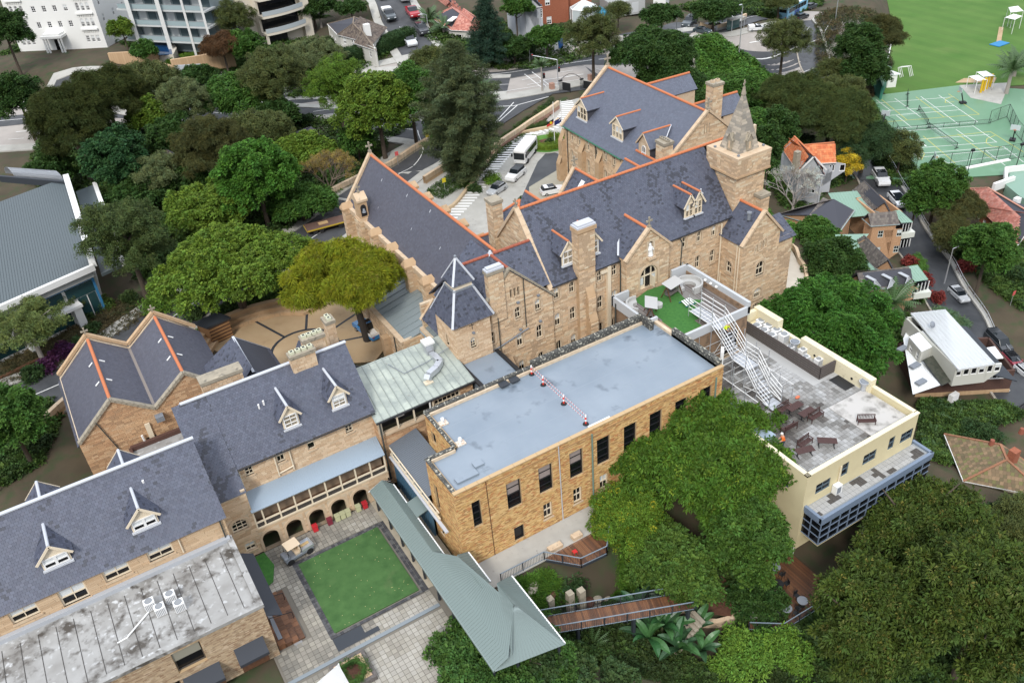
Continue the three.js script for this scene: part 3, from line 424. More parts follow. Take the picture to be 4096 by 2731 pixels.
{// low sheet-roofed aisle south-west of the chapel
const P=thing('sacristy','low sandstone building with ribbed grey metal roof against the chapel buttresses','building'),mm=mat([0.24,0.28,0.29],0.5,{metalness:0.2});
wall(P,[20.2,-31],[20.2,-17.5],2,6.2,{stone:true,ops:[2,3.5,5,8,9].map((x)=>[x,4.2,0.3,1.2,'n'])});wall(P,[20.2,-17.5],[22.4,-17.5],2,6.6,{stone:true,ops:[[1,3,0.7,1.6,'ac1r1']]});wall(P,[22.4,-17.5],[22.4,-11.5],2,7.6,{stone:true});
sheet(P,[20.5,6.4,-31],[20.5,6.4,-17.6],[25.8,7.6,-17.6],[25.8,7.6,-31],mm,{step:1.1,sw:0.12,sh:0.12});sheet(P,[22.2,7.2,-17.4],[22.2,7.2,-11.6],[25.8,8.6,-11.6],[25.8,8.6,-17.4],mm,{step:1.1,sw:0.12,sh:0.12});
coping(P,[20.2,6.4,-31],[20.2,6.4,-17.5],0.6,0.3);wall(P,[22.8,-17.2],[24.2,-17.2],5,10.6,{stone:true,stain:0.4});slope(P,[22.6,9,-16.9],[22.6,9,-12],[24.4,10.8,-12],[24.4,10.8,-16.9],{});slope(P,[26.2,9,-12],[26.2,9,-16.9],[24.4,10.8,-16.9],[24.4,10.8,-12],{});part(P,'ridge_flashing',gb().bar([24.4,10.85,-17],[24.4,10.85,-12],0.2,0.1).build(),M.lead);coping(P,[22.5,8.8,-17.1],[24.4,10.9,-17.1],0.4,0.25);pipeRun(P,[[20.1,6.2,-20],[20.1,2,-20]],0.09);part(P,'buttress',boxG(19.3,1,-22.4,20.2,5,-21.5),M.stoneSm);
finish(P,{stone_block:STONE,slate:SLATE},{stone_block:120,slate:40});
}
{// north wing, turned a little
const P=thing('north_wing','three-storey sandstone wing with broad slate roof and cream dormers beside the driveway','building');P.position.set(60.9,0,-45.2);P.rotation.y=-0.046;
const L=22.8,W=15.6,wops=[],xs=[2.1,4.1,6.5,8.6,11,13.1];for(const x of xs) wops.push([x,10.8,0.72,1.65,WA]);xs.forEach((x,i)=>wops.push([x,i % 2?7.5:7.2,i % 2?0.6:0.72,i % 2?1.7:2.2,WA]));xs.forEach((x)=>wops.push([x,4.1,0.72,1.8,WA]));
wall(P,[0,0],[0,L - 7.6],2,13,{stone:true,ops:wops});wall(P,[0.6,L - 7.6],[0.6,L],2,13,{stone:true,ops:[[2,10.8,0.72,1.6,WA]]});wall(P,[0,L],[W,L],2,13,{gable:19.5,stone:true,stain:0.15,ops:[[3.2,13.2,0.75,1.5,WA,{blind:true}],[5.8,13.2,0.75,1.5,WA,{blind:true}],[8.6,13.2,0.75,1.5,WA,{blind:true}],[7.4,16.6,0.14,1.3,'n'],[7.8,16.6,0.14,1.3,'n'],[8.2,16.6,0.14,1.3,'n']]});wall(P,[W,0],[0,0],2,13,{gable:19.5});wall(P,[W,L],[W,0],2,13,{});
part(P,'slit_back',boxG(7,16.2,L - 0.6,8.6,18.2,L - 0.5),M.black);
const so={pal:5};slope(P,[-0.35,12.7,0.2],[-0.35,12.7,L - 0.1],[W / 2,19.5,L - 0.1],[W / 2,19.5,0.2],so);slope(P,[W +0.35,12.7,L - 0.1],[W +0.35,12.7,0.2],[W / 2,19.5,0.2],[W / 2,19.5,L - 0.1],so);ridge(P,[W / 2,19.5,0.3],[W / 2,19.5,L - 0.2]);
part(P,'gutter',gb().bar([-0.4,12.6,0],[-0.4,12.6,L - 7.6],0.16,0.14).build(),M.copper);
for(const z of[-0.05,L +0.02]){coping(P,[-0.6,12.6,z],[W / 2,19.85,z],0.5,0.28);coping(P,[W +0.6,12.6,z],[W / 2,19.85,z],0.5,0.28);crossAt(P,W / 2,19.8,z,0.95);}
for(const z of[-0.1,5.4,9.9,14.5]){const b=part(P,'buttress',gb().box(-1.3,2,z - 0.5,0,6.8,z +0.5).box(-0.8,6.8,z - 0.5,0,10.4,z +0.5).quad([-0.8,10.4,z - 0.5],[-0.8,10.4,z +0.5],[0,12,z +0.5],[0,12,z - 0.5]).quad([-1.3,6.8,z - 0.5],[-1.3,6.8,z +0.5],[-0.8,8,z +0.5],[-0.8,8,z - 0.5]).build(),M.stoneSm);}
pipeRun(P,[[-0.15,12.6,1],[-0.15,3,1]],0.07);pipeRun(P,[[-0.15,12.4,8.7],[-0.15,10,8.7]],0.07);
const dm={ridge:M.terra,flash:true,w:2.6,h:2.15,gh:1.15,dp:2.6,back:1.3,n:3,kind:'rc1r2',frameM:M.cream,pal:5};
dormer(P,1.35,13.95,3,-PI / 2,dm);dormer(P,1.35,13.95,12,-PI / 2,dm);
{const D={w:2.4,h:3,gh:1.4,dp:2,back:2.2,n:1,ww:0.85,kind:'ac2r2',wallM:M.slateBase,frontM:M.stonePale,ridge:M.terra,flash:true,pal:5};dormer(P,0.6,13,19.2,-PI / 2,D);}
chimney(P,1.2,20.9,2.6,22.6,12.5,16.9,{pots:4,stain:0.3});chimney(P,10.2,19.4,11.8,20.8,15.5,22,{pots:2,stain:0.2,potM:M.stonePale});
for(const z of[8.4,18.6]){slope(P,[W - 5.5,17.2,z +2],[W +0.6,17.2,z +2],[W +0.6,19,z],[W - 7,19,z],so);slope(P,[W +0.6,17.2,z - 2],[W - 5.5,17.2,z - 2],[W - 7,19,z],[W +0.6,19,z],so);ridge(P,[W - 7,19,z],[W +0.6,19,z]);part(P,'dormer_wall',gb().box(W - 3,13,z - 1.8,W +0.3,17.3,z +1.8).build(),M.stonePale);}
wall(P,[W - 1.4,L - 0.3],[W +1,L - 0.3],10,15.5,{name:'stack'});
// link roofs between the wings
gblock(P,-3.4,18,0.2,24,3,12,14,'z',{ridge:M.terra,ov:0.15,stone:false});gblock(P,-1.2,17.4,2.4,23.6,3,12.6,14.4,'z',{ridge:M.terra,ov:0.15,stone:false});gblock(P,6,22.9,10.4,26,3,12,13.6,'x',{ridge:M.terra,ov:0.1,stone:false});
finish(P,{stone_block:STONE,slate:SLATE_NEW},{stone_block:240,slate:240},{slate:0.6});
}
M.membrane=tmat(1024,14,(n)=>mix(mix([0.19,0.235,0.285],[0.25,0.295,0.345],0.5 +1.7*n(3)),[0.1,0.125,0.155],5*(n(6,2) - 0.13)),0.3);
M.stained=tmat(1024,13,(n)=>{const a=0.5 +1.6*n(5,1),b=n(11,4),c=n(3,8);let k=mix([0.2,0.19,0.175],[0.42,0.42,0.41],a);k=mix(k,[0.075,0.065,0.055],3.2*(b +0.9*c +0.5*n(28,2) - 0.03));return mix(k,[0.55,0.56,0.56],5*(n(22,6) - 0.1));},0.8);
M.galv=mat([0.3,0.37,0.44],0.45,{metalness:0.15});M.greenmetal=mat([0.155,0.2,0.19],0.45);
M.verdigris=tmat(512,5,(n,u,v)=>{const s=n(3,2) +0.5*n(12,5);return mix(mix([0.25,0.28,0.26],[0.42,0.46,0.4],0.5 +1.6*s),[0.17,0.11,0.08],3*(n(5,9) - 0.2));},0.6);
M.yellow=tmat(256,6,(n)=>mix([0.66,0.58,0.36],[0.6,0.52,0.32],0.5 +1.5*n(4)),0.85);M.yellowTop=tmat(256,4,(n)=>mix([0.72,0.65,0.46],[0.4,0.33,0.22],2.5*(n(6) - 0.1)),0.85);
M.turf=tmat(256,2.5,(n)=>mix([0.03,0.12,0.022],[0.05,0.165,0.03],0.5 +1.8*n(8)),1);M.turf2=tmat(512,7,(n)=>mix(mix([0.036,0.095,0.024],[0.06,0.135,0.038],0.5 +1.9*n(7)),[0.09,0.13,0.05],2.5*(n(3,6) - 0.12)),1);
M.deckGrey=[[0.17,0.15,0.14],[0.12,0.105,0.1],[0.22,0.2,0.19],[0.09,0.08,0.075],[0.15,0.125,0.11]];
const PAVE=[[0.34,0.32,0.279],[0.313,0.292,0.248],[0.286,0.265,0.221],[0.262,0.241,0.204],[0.231,0.214,0.18],[0.197,0.184,0.156],[0.16,0.15,0.129]];
const slab=(P,name,poly,y0,y1,m)=>part(P,name,gb().prism(poly,y0,y1).build(),m);
const rect=(x0,z0,x1,z1)=>[[x0,z0],[x1,z0],[x1,z1],[x0,z1]];
{// flat-roofed brick hall
const P=thing('brick_hall','long tan brick hall with flat pale blue membrane roof','building');
const K={brick:true,win:{frame:M.black,noblind:true,nosill:true,set:-0.22}},k3='kc1r4',gw={frame:M.cream,noblind:false,nosill:false};
wall(P,[12.5,9.4],[42.4,9.4],-1,9.4,{...K,ops:[[1.9,4.5,0.85,3.15,k3],...[18.2,21.55,24.9,27.95,31.05,34.1,37.2,40.3].map((x,i)=>[x - 12.5,4.58,1.45,3.2,k3,i<3?{noblind:false,blind:true,blindM:mat([0.3,0.25,0.23],0.8)}:{}]),[5.85,0.25,1.05,1.8,'kc1r1'],...[21.55,24.9,27.95,31,34].map((x)=>[x - 12.5,1.2,0.95,1.9,WR,gw])]});
wall(P,[12.5,4.1],[12.5,9.4],-1,9.4,{...K,ops:[[1.3,4.3,0.7,3.1,k3],[1.35,1.2,0.55,1.4,'kc1r1',gw]]});wall(P,[15.3,-1.7],[15.3,4.1],-1,9.4,{...K,ops:[[1.4,6.6,0.9,1.4,'kc1r2'],[4.6,6.6,0.9,1.4,'kc1r2']]});wall(P,[15.3,4.1],[12.5,4.1],3,9.4,{});wall(P,[42.4,9.4],[42.4,-1.7],-1,9.4,{ops:[]});wall(P,[42.4,-1.7],[15.3,-1.7],-1,9.4,{});
slab(P,'roof',[[12.75,4.3],[15.5,4.3],[15.5,-1.5],[42.2,-1.5],[42.2,9.2],[12.75,9.2]],8.7,9.08,M.membrane);
for(const[z,y] of[[1,9.085],[3.4,9.085],[5.8,9.085],[7.9,9.085]]) part(P,'membrane_lap',boxG(16,9.08,z,42,y,z +0.05),mat([0.245,0.29,0.34],0.4));
for(let x=12.45;x<42.2;x +=1.2) part(P,'coping_brick',boxG(x,9.4,9.1,Math.min(42.45,x +1.18),9.52,9.5),M.mortarB);part(P,'edge_flashing',gb().box(12.75,9.08,9.02,42.2,9.3,9.12).box(12.72,9.08,4.2,12.84,9.3,9.1).box(15.5,9.08,-1.5,15.62,9.3,4.2).build(),M.lichen);
part(P,'brick_band',gb().box(12.45,8.72,9.4,42.45,8.86,9.47).box(12.45,8.5,9.4,42.45,8.56,9.44).build(),mat([0.4,0.24,0.11],0.9));
part(P,'left_coping',gb().box(12.42,9.4,4,12.8,9.5,9.1).box(15.2,9.4,-1.8,15.58,9.5,4.1).box(12.8,9.4,3.98,15.3,9.52,4.36).box(15.3,9.2,-1.9,27.3,9.6,-1.5).build(),M.lichen);
part(P,'rear_parapet',gb().box(27.3,8.8,-2,41.2,10.1,-1.5).box(40.9,8.8,-1.5,41.3,10.1,0.1).build(),M.lichen,'lichen-blackened parapet');part(P,'end_parapet',gb().box(42,8.8,2.1,42.45,10,9.1).build(),M.lichen,'lichen-blackened parapet');
part(P,'patch',boxG(26.6,9.1,8.9,29,9.5,9.1),M.white);
for(const[x,z] of[[16.2,0.3],[16.2,3.7]]){const v=part(P,'roof_vent',gb().tube([x,9.08,z],[x,9.6,z],0.11).tube([x,9.6,z],[x,9.75,z],0.2,0.16).build(),M.white);part(v,'vent_base',boxG(x - 0.45,9.08,z - 0.35,x +0.45,9.2,z +0.35),tmat(64,0.9,(n)=>mix([0.65,0.6,0.52],[0.4,0.16,0.05],4*n(4)),0.9));}
part(P,'roof_hatch',gb().box(15.7,9.08,6.7,16.6,9.3,7.4).build(),M.membrane);part(P,'roof_hatch',gb().box(13.5,9.08,7.5,15.6,9.3,8.2).build(),M.membrane);for(const x of[23.2,24.4]) part(P,'skylight',gb().box(x,9.3,-1.5,x +0.95,9.42,-0.7).build(),M.charcoal);
pipeRun(P,[[26.6,9,9.55],[26.6,0,9.55]],0.08,mat([0.16,0.24,0.2],0.6));pipeRun(P,[[23,9.4,9.5],[23.05,3,9.5],[23.1,0,9.48]],0.05,M.lead);pipeRun(P,[[41.4,8.6,9.6],[41.4,0,9.6]],0.09,mat([0.16,0.24,0.2],0.6));pipeRun(P,[[15.55,9.3,9.45],[15.6,0,9.45]],0.03,M.timber);
for(const x of[42.9,43.4,44.1]) part(P,'vent_stack',gb().tube([x +0.3,4,8.2 -(x - 43)],[x +0.3,10.2 -(x - 42.9)*0.6,8.2 -(x - 43)],0.17).build(),M.white);
finish(P,{brick:BRICK},{brick:0});
}
{// small flat roof between hall and tower, and deck roof over the passage
const P=thing('link_roof','small flat grey roof between the pyramid-roofed tower and the brick hall','building');
slab(P,'roof',rect(22.3,-7.3,26.4,-1.95),0,8.5,M.membrane);part(P,'kerb',gb().box(22,8.5,-7.4,22.4,8.75,-1.9).box(26.3,0,-7.4,26.7,8.7,-1.9).build(),M.black);
}
{// roof-terrace block
const P=thing('terrace_block','rendered block with green turf roof terrace and grey parapets','building'),wm=tmat(512,5,(n,u,v)=>mix(mix([0.3,0.2,0.125],[0.2,0.13,0.085],0.5 +1.6*n(4)),[0.045,0.04,0.035],2.6*(n(6,4) - 0.02)),0.95),pm=mat([0.47,0.49,0.51],0.8),o={mat:wm,t:0.3};
wall(P,[41.2,-6.6],[41.2,-0.9],-2,9.5,{...o,ops:[[4,6.4,1.5,1.3,'rc2r2',{blind:true}]]});wall(P,[41.2,-0.9],[42.4,-0.9],6,9.5,o);wall(P,[42.4,3.1],[51.7,3.1],2,9.3,{...o,ops:[[2.2,5.3,1.5,1.3,'rc2r2'],[7.2,4,2.2,3,'kc1r1',{noblind:true}]]});wall(P,[51.7,3.1],[51.7,-6.6],0,9.3,o);wall(P,[42.4,-0.9],[42.4,3.1],6,9.3,o);
slab(P,'floor',rect(41.4,-6.5,51.6,3),8.2,8.56,M.deckGrey[0]&&mat([0.2,0.19,0.18],0.9));slab(P,'turf',[[43.6,-6.2],[46,-6.9],[49.3,-6.6],[48.6,-4.6],[48.2,-3],[49.6,-1.6],[48.6,-0.4],[45.6,2.8],[41.5,2.6],[41.5,-0.8],[43.6,-1.2]],8.56,8.6,M.turf);
part(P,'parapet',gb().box(41.05,8.56,-6.9,41.35,9.75,-0.75).box(41.05,9.4,-1,42.5,9.75,-0.7).box(51.5,8.56,-6.9,51.85,10,3.25).box(49.4,8.56,-6.95,51.85,10,-6.65).box(41.05,8.56,-6.95,43.3,9.75,-6.65).box(42.4,8.4,2.95,51.85,9.4,3.25).build(),pm);
for(const z of[-3.4,-2.5,-1.6]) part(P,'bulkhead_light',new THREE.SphereGeometry(0.17,10,8).translate(51.4,9.6,z),M.white);
pipeRun(P,[[41,9.2,-6.1],[41,1,-6.1]],0.09);
for(const[x0,z0,x1,z1] of[[49.5,-6.4,51.4,2.8],[48.2,-1.4,49.5,2.8],[46.2,0.9,48.2,2.8],[41.5,-5.6,43.4,-1.1]]) for(let x=x0;x<x1;x +=0.16) piece(P,'deck_board',new M4().compose(new V3(x +0.075,8.62,(z0 +z1) / 2),new THREE.Quaternion(),new V3(0.145,0.05,z1 - z0)),Math.floor(R()*5));
for(const[x,z] of[[42.9,2.9]]) part(P,'step_flashing',boxG(42.4,8.5,1.6,43.4,8.66,2.9),pm);
finish(P,{deck_board:M.deckGrey},{deck_board:60});
}
{// yellow block with paved roof
const P=thing('yellow_block','cream-yellow rendered block with stained paved roof deck','building'),x0=41.7,x1=56.7,z0=0.6,z1=21.6,o={mat:M.yellow,t:0.35,noring:true,win:{frame:mat([0.1,0.14,0.17],0.4),nosill:true,noblind:true,set:-0.1}};
wall(P,[x0,z1],[x1,z1],-4.6,4.6,{...o,ops:[[2.4,1.5,1.9,1.25,'kc2r2'],[5.2,1.9,0.9,1.6,'kc1r2'],[8.6,1.7,1.8,1.3,'kc2r2'],[11.6,1.8,0.85,1.55,'kc1r2'],[13.8,1.7,1.7,1.3,'kc2r2'],[1.6,-3.9,1.2,1.8,'kc1r1']]});
wall(P,[x0,9.6],[x0,z1],-4.6,4.6,{...o,ops:[[9,1.6,2.1,1.6,'kc3r1'],[3,0.6,1.8,1.6,'kc2r1']]});wall(P,[x1,z1],[x1,z0],-6,4.6,o);wall(P,[x1,z0],[52,z0],-4,4.6,o);
part(P,'parapet_top',gb().box(x0 - 0.06,4.6,9.6,x0 +0.38,4.72,z1 +0.06).box(x0 - 0.06,4.6,z1 - 0.38,x1 +0.06,4.72,z1 +0.06).box(x1 - 0.38,4.6,16.3,x1 +0.06,4.72,z1 - 0.3).box(x1 - 0.38,4.6,3.6,x1 +0.06,4.72,6.9).build(),M.yellowTop);
part(P,'high_parapet',gb().box(x1 - 0.6,3.8,6.9,x1 +0.12,5.5,16.3).box(x1 - 0.7,3.8,-0.1,x1 +0.1,5.9,3.6).box(53,3.8,-0.1,x1 - 0.6,5.7,0.4).build(),M.yellowTop);
for(const z of[9,14]) part(P,'overflow',new THREE.CylinderGeometry(0.14,0.14,0.06,12).rotateZ(PI / 2).translate(x1 - 0.62,4.4,z),M.black);
slab(P,'roof',rect(x0 +0.3,z0,x1 - 0.3,z1 - 0.3),3.2,3.86,mat([0.4,0.4,0.39],0.9));slab(P,'roof_extension',rect(42.5,3.2,53,9.8),3.1,3.85,M.stained);
const pv=0.46;for(let x=x0 +0.4;x<x1 - 0.9;x +=pv) for(let z=3.4;z<z1 - 0.5;z +=pv){if(x>52.6&&z<12) continue;if(x>51&&z>15.4) continue;const s=fbm(x*0.16,z*0.16,2) +0.5*fbm(x*0.7,z*0.7,8);piece(P,'paver',new M4().compose(new V3(x +pv / 2,3.87,z +pv / 2),new THREE.Quaternion(),new V3(pv - 0.035,0.06,pv - 0.035)),Math.max(0,Math.min(6,Math.floor((s*1.9 +0.52 +rr(-0.16,0.16))*7))));}
part(P,'slab_patch',boxG(51.2,3.86,15.5,56.2,3.98,21.1),tmat(256,5,(n)=>mix([0.46,0.445,0.42],[0.15,0.14,0.13],3*(n(4) +0.02)),0.9));part(P,'mat',boxG(54.6,3.9,12.4,56,3.93,14.6),M.black);
const scr=part(P,'plant_screen',gb().box(53.9,3.86,0.2,54.05,5.35,11.7).box(53.9,3.86,11.6,56.3,5.35,11.75).build(),mat([0.055,0.04,0.035],0.8));for(let y=4;y<5.3;y +=0.14) part(scr,'screen_board',gb().box(53.85,y,0.2,53.9,y +0.11,11.8).box(53.85,y,11.75,56.3,y +0.11,11.8).build(),y % 0.28<0.14?M.timberOld:mat([0.075,0.06,0.055],0.8));
// glazed lower storey
const gx=42,g1=57.2,gz=23.7,fr=mat([0.17,0.22,0.3],0.5);slab(P,'ledge_roof',rect(gx,z1,g1,gz),0.2,0.55,mat([0.3,0.32,0.33],0.8));for(let x=gx +0.2;x<g1 - 0.6;x +=0.5) for(let z=z1 +0.1;z<gz - 0.5;z +=0.5) piece(P,'paver',new M4().compose(new V3(x +0.25,0.56,z +0.25),new THREE.Quaternion(),new V3(0.47,0.05,0.47)),fbm(x*0.4,z*0.4,5)>0.08?6:0);
part(P,'ledge_edge',gb().box(gx - 0.1,0.2,gz - 0.25,g1 +0.1,0.8,gz +0.05).box(gx - 0.1,0.2,z1,gx +0.2,0.8,gz).box(g1 - 0.2,0.2,z1 - 0.2,g1 +0.1,0.8,gz).build(),fr);
const mull=gb();for(let x=gx;x<=g1;x +=1.27) mull.box(x - 0.05,-2.6,gz - 0.04,x +0.05,0.2,gz +0.03);for(const y of[-2.6,-1.7,-0.8,0]) mull.box(gx,y - 0.05,gz - 0.03,g1,y +0.05,gz +0.02).box(gx - 0.03,y - 0.05,z1,gx +0.02,y +0.05,gz);mull.box(gx - 0.04,-2.6,z1 +0.9,gx +0.03,0.2,z1 +1);const gl=part(P,'curtain_wall',mull.build(),fr);part(gl,'pane',boxG(gx +0.03,-2.6,z1,g1 - 0.03,0.2,gz - 0.06),M.glass);slab(P,'ledge_soffit',rect(gx,z1,g1,gz),-2.8,-2.6,M.yellow);
for(const[x,z] of[[42.4,14],[42.4,20.6],[50,23],[54.5,23.2]]) part(P,'column',gb().tube([x,-9,z],[x,-4.6,z],0.28,0.28,12).build(),M.white);slab(P,'soffit',rect(x0,9.6,x1,z1),-4.9,-4.6,M.yellow);
{const a=part(P,'wall_unit',boxG(45.4,0.58,21.65,46.2,1.6,22.2),M.white);part(a,'grille',boxG(45.5,0.7,22.2,46,1.45,22.22),M.leadD);pipeRun(P,[[46.1,1.5,21.7],[46.1,3.6,21.7]],0.06,M.cream,'conduit');}
sheet(P,[42.2,3.95,15.6],[42.2,3.95,8.6],[43.9,4.15,8.6],[43.9,4.15,15.6],M.galv,{step:0.4});
finish(P,{paver:[[0.36,0.36,0.355],[0.3,0.3,0.295],[0.255,0.25,0.24],[0.205,0.2,0.19],[0.16,0.155,0.145],[0.12,0.11,0.1],[0.075,0.068,0.062]]},{paver:300});
}
{// middle slate building with verandah and arcade
const P=thing('verandah_building','sandstone building with slate roof, blue metal verandah roof and ground-floor arcade','building');
wall(P,[-2,-5.5],[11.4,-5.5],4,9.2,{stone:true,stain:0.08,ops:[[1.1,7.62,0.75,1.45,'rc2r3'],[4.1,7.62,0.75,1.45,'rc2r2'],[7.1,7.55,0.75,1.5,'rc1r2',{blind:true}],[10.95,7.7,0.75,1.4,'rc2r3']]});
wall(P,[-3.6,-16],[-3.6,-5.6],4,8.4,{gable:13.1,stone:true});wall(P,[11.4,-5.5],[11.4,-15.9],0,9.2,{gable:13.8});wall(P,[11.4,-15.9],[-3.6,-15.9],1,9.2,{});
wall(P,[-5,-3.5],[-2,-3.5],0,7.6,{stone:true,ops:[[1.6,3.6,1.5,1.35,'ac3r3',{noblind:true}],[1.9,0.8,1,1,'rc2r2',{blind:true}]]});wall(P,[-2,-3.5],[-2,-5.5],2,8,{});
const k=0.85,eY=9.15;slope(P,[-2.2,eY - 0.1,-5.15],[11.7,eY - 0.1,-5.15],[11.8,14,-10.75],[-2.2,14,-10.75],{moss:0.25,ms:4});slope(P,[-5,7.7,-3.4],[-1.9,7.7,-3.4],[-1.9,14,-10.75],[-5,14,-10.75],{moss:0.8});slope(P,[11.8,9,-16.4],[-4.4,9,-16.4],[-4.4,14,-10.75],[11.8,14,-10.75],{});
part(P,'ridge_capping',gb().bar([-4.2,14.06,-10.75],[11.9,14.06,-10.75],0.35,0.12).bar([-4.2,14,-10.8],[-4.2,12.2,-12.8],0.25,0.12).build(),M.lead);pipeRun(P,[[-1.8,9,-5],[11.6,9,-5]],0.07,M.iron,'gutter');
const dm={w:1.55,h:1.75,gh:1,dp:2.3,back:0.9,kind:'rc2r3',frameM:M.white,ridge:M.lead,flash:true,noblind:true};
dormer(P,4.05,10.05,-6.5,0,dm);dormer(P,8.85,10.1,-6.5,0,dm);
chimney(P,6.2,-10.7,8.6,-9.9,12.5,15.2,{pots:4,stain:0.8,potM:mat([0.55,0.56,0.42],0.9)});chimney(P,8.2,-13,10.3,-12,11,15,{pots:4,stain:0.8,potM:mat([0.55,0.56,0.42],0.9)});chimney(P,-1.8,-13.4,2,-12.2,11,14.4,{stain:0.9});chimney(P,11.9,-17.6,12.8,-16.4,2,13.2,{pots:2,stain:0.2,potM:mat([0.55,0.56,0.42],0.9)});
for(const[x,y] of[[2,12],[2.5,12.2]]) part(P,'roof_vent',gb().tube([x,y,-8.5],[x,y +0.5,-8.5],0.09).build(),M.white);
pipeRun(P,[[-1.8,9,-5.3],[-1.8,6,-5.3]],0.06,M.cream);for(const x of[1.5,2.95]) pipeRun(P,[[x,8.9,-5.3],[x,6.3,-5.3]],0.07,M.cream);pipeRun(P,[[1.6,6.6,-5.25],[3,6.8,-5.25]],0.07,M.cream);
// verandah
sheet(P,[-2.1,5.35,-3.15],[11.1,5.3,-3.15],[11.3,5.95,-5.5],[-2,5.95,-5.5],M.galv,{step:0.22,sw:0.09,sh:0.035});
const vt=gb();for(let i=0;i<10;i++){const x=i?-1.2 +(i - 1)*1.535:-2;vt.box(x - 0.07,2.95,-3.55,x +0.07,5.2,-3.41);}vt.box(-2,5.02,-3.56,11.1,5.2,-3.4).box(-2,3.62,-3.55,11.1,3.74,-3.4).box(-2,2.95,-3.57,11.1,3.08,-3.36);part(P,'verandah_frame',vt.build(),M.cream);
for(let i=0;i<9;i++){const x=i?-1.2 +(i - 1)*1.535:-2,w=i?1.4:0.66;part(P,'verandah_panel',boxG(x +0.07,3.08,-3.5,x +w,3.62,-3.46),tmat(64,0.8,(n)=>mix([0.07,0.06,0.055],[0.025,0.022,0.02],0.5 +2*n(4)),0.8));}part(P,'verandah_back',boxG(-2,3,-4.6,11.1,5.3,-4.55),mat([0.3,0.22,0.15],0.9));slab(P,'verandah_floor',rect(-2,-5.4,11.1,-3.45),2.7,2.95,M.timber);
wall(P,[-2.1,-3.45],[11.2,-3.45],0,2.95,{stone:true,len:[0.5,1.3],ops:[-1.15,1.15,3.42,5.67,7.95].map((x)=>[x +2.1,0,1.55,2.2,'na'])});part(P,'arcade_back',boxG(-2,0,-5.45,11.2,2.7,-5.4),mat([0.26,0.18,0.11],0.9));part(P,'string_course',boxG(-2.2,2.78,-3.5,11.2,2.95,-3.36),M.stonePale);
// hipped roof block and low slate roof behind
{const A=[3.4,12.2,-21.5],B=[3.4,11.6,-15],z=-24.6;slope(P,[-1.2,7.2,z],[-1.2,7.2,-15],B,A,{});slope(P,[7.2,7.2,z],[-1.2,7.2,z],A,A,{});slope(P,[7.2,7.2,-15],[7.2,7.2,z],A,B,{moss:0.9,ms:2});part(P,'hip_flashing',gb().bar(A,B,0.24,0.1).bar([7.2,7.2,z],A,0.2,0.08).build(),M.lead);wall(P,[7,-15.5],[7,z +0.2],1,7.1,{});wall(P,[-1,z +0.2],[-1,-15.5],1,7.1,{});}
gblock(P,8.4,-19,10.2,-15.9,1,9,10.6,'z',{ov:0.15,stone:false});
slope(P,[19.5,7.6,-13.8],[12,7.6,-13.8],[11.6,9.9,-11.4],[19,9.9,-11.4],{});
finish(P,{stone_block:STONE2,slate:SLATE},{stone_block:300,slate:300},{slate:0.5});
}
{// sheet-roofed block east of it
const P=thing('copper_roof_block','sandstone block with pale verdigris-streaked sheet metal roof beside the slate building','building');
wall(P,[11.4,-4.5],[21.9,-4.5],0,6.6,{stone:true,pal:6});wall(P,[17.5,-4.45],[21.9,-4.45],6.6,8.7,{stone:true,ops:[[1.5,6.9,2.9,1.5,'rc6r3',{noblind:true,nosill:true}]]});wall(P,[21.9,-4.5],[21.9,-11.5],0,8.7,{});wall(P,[21.9,-11.5],[11.4,-11.5],2,9.6,{});wall(P,[11.4,-5.5],[11.4,-4.5],0,8.4,{stone:true});
sheet(P,[11.2,8.6,-4.1],[22,8.75,-4.1],[22.1,9.95,-11.6],[11.7,9.95,-11.6],M.verdigris,{step:0.75,sw:0.07,sh:0.09,seam:mat([0.27,0.3,0.28],0.6)});
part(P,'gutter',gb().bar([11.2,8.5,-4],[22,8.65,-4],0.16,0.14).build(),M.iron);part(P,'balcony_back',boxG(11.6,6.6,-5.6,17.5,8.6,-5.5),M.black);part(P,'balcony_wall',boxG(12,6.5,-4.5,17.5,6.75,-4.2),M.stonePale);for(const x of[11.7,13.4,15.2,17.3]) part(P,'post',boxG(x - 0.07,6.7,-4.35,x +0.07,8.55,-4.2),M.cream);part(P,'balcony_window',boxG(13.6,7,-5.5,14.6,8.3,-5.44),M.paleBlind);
{const d=gb();d.box(19.6,9.5,-10.3,20.4,10.9,-9.5).box(19.75,9.4,-9.4,20.3,10,-8.6);const q=[[20.05,9.75,-9],[20.1,9.75,-7.6],[19.3,9.75,-6.9],[18.2,9.75,-6.4],[17.9,9.4,-6.2]];for(let i=0;i<4;i++) d.bar(q[i],q[i +1],0.62,0.6);const D=part(P,'air_duct',d.build(),M.steel);part(D,'cowl',gb().box(19.45,10.9,-10.45,20.55,11.15,-9.35).tube([20,11.1,-9.9],[20,11.35,-9.9],0.34,0.12).build(),M.white);part(D,'duct_foot',boxG(17.5,9,-6.5,18.4,9.12,-5.9),M.cream);}
pipeRun(P,[[21.9,10,-9],[19,9.6,-8.6],[16.4,9.5,-8.4],[15.6,9.8,-10.4]],0.04,M.leadD,'conduit');pipeRun(P,[[16.9,8.6,-4],[16.9,5.6,-4.2]],0.09,M.white);pipeRun(P,[[11.5,8.4,-4],[11.6,1,-4.2]],0.09);
finish(P,{stone_block:[...WARM]},{stone_block:120});
}
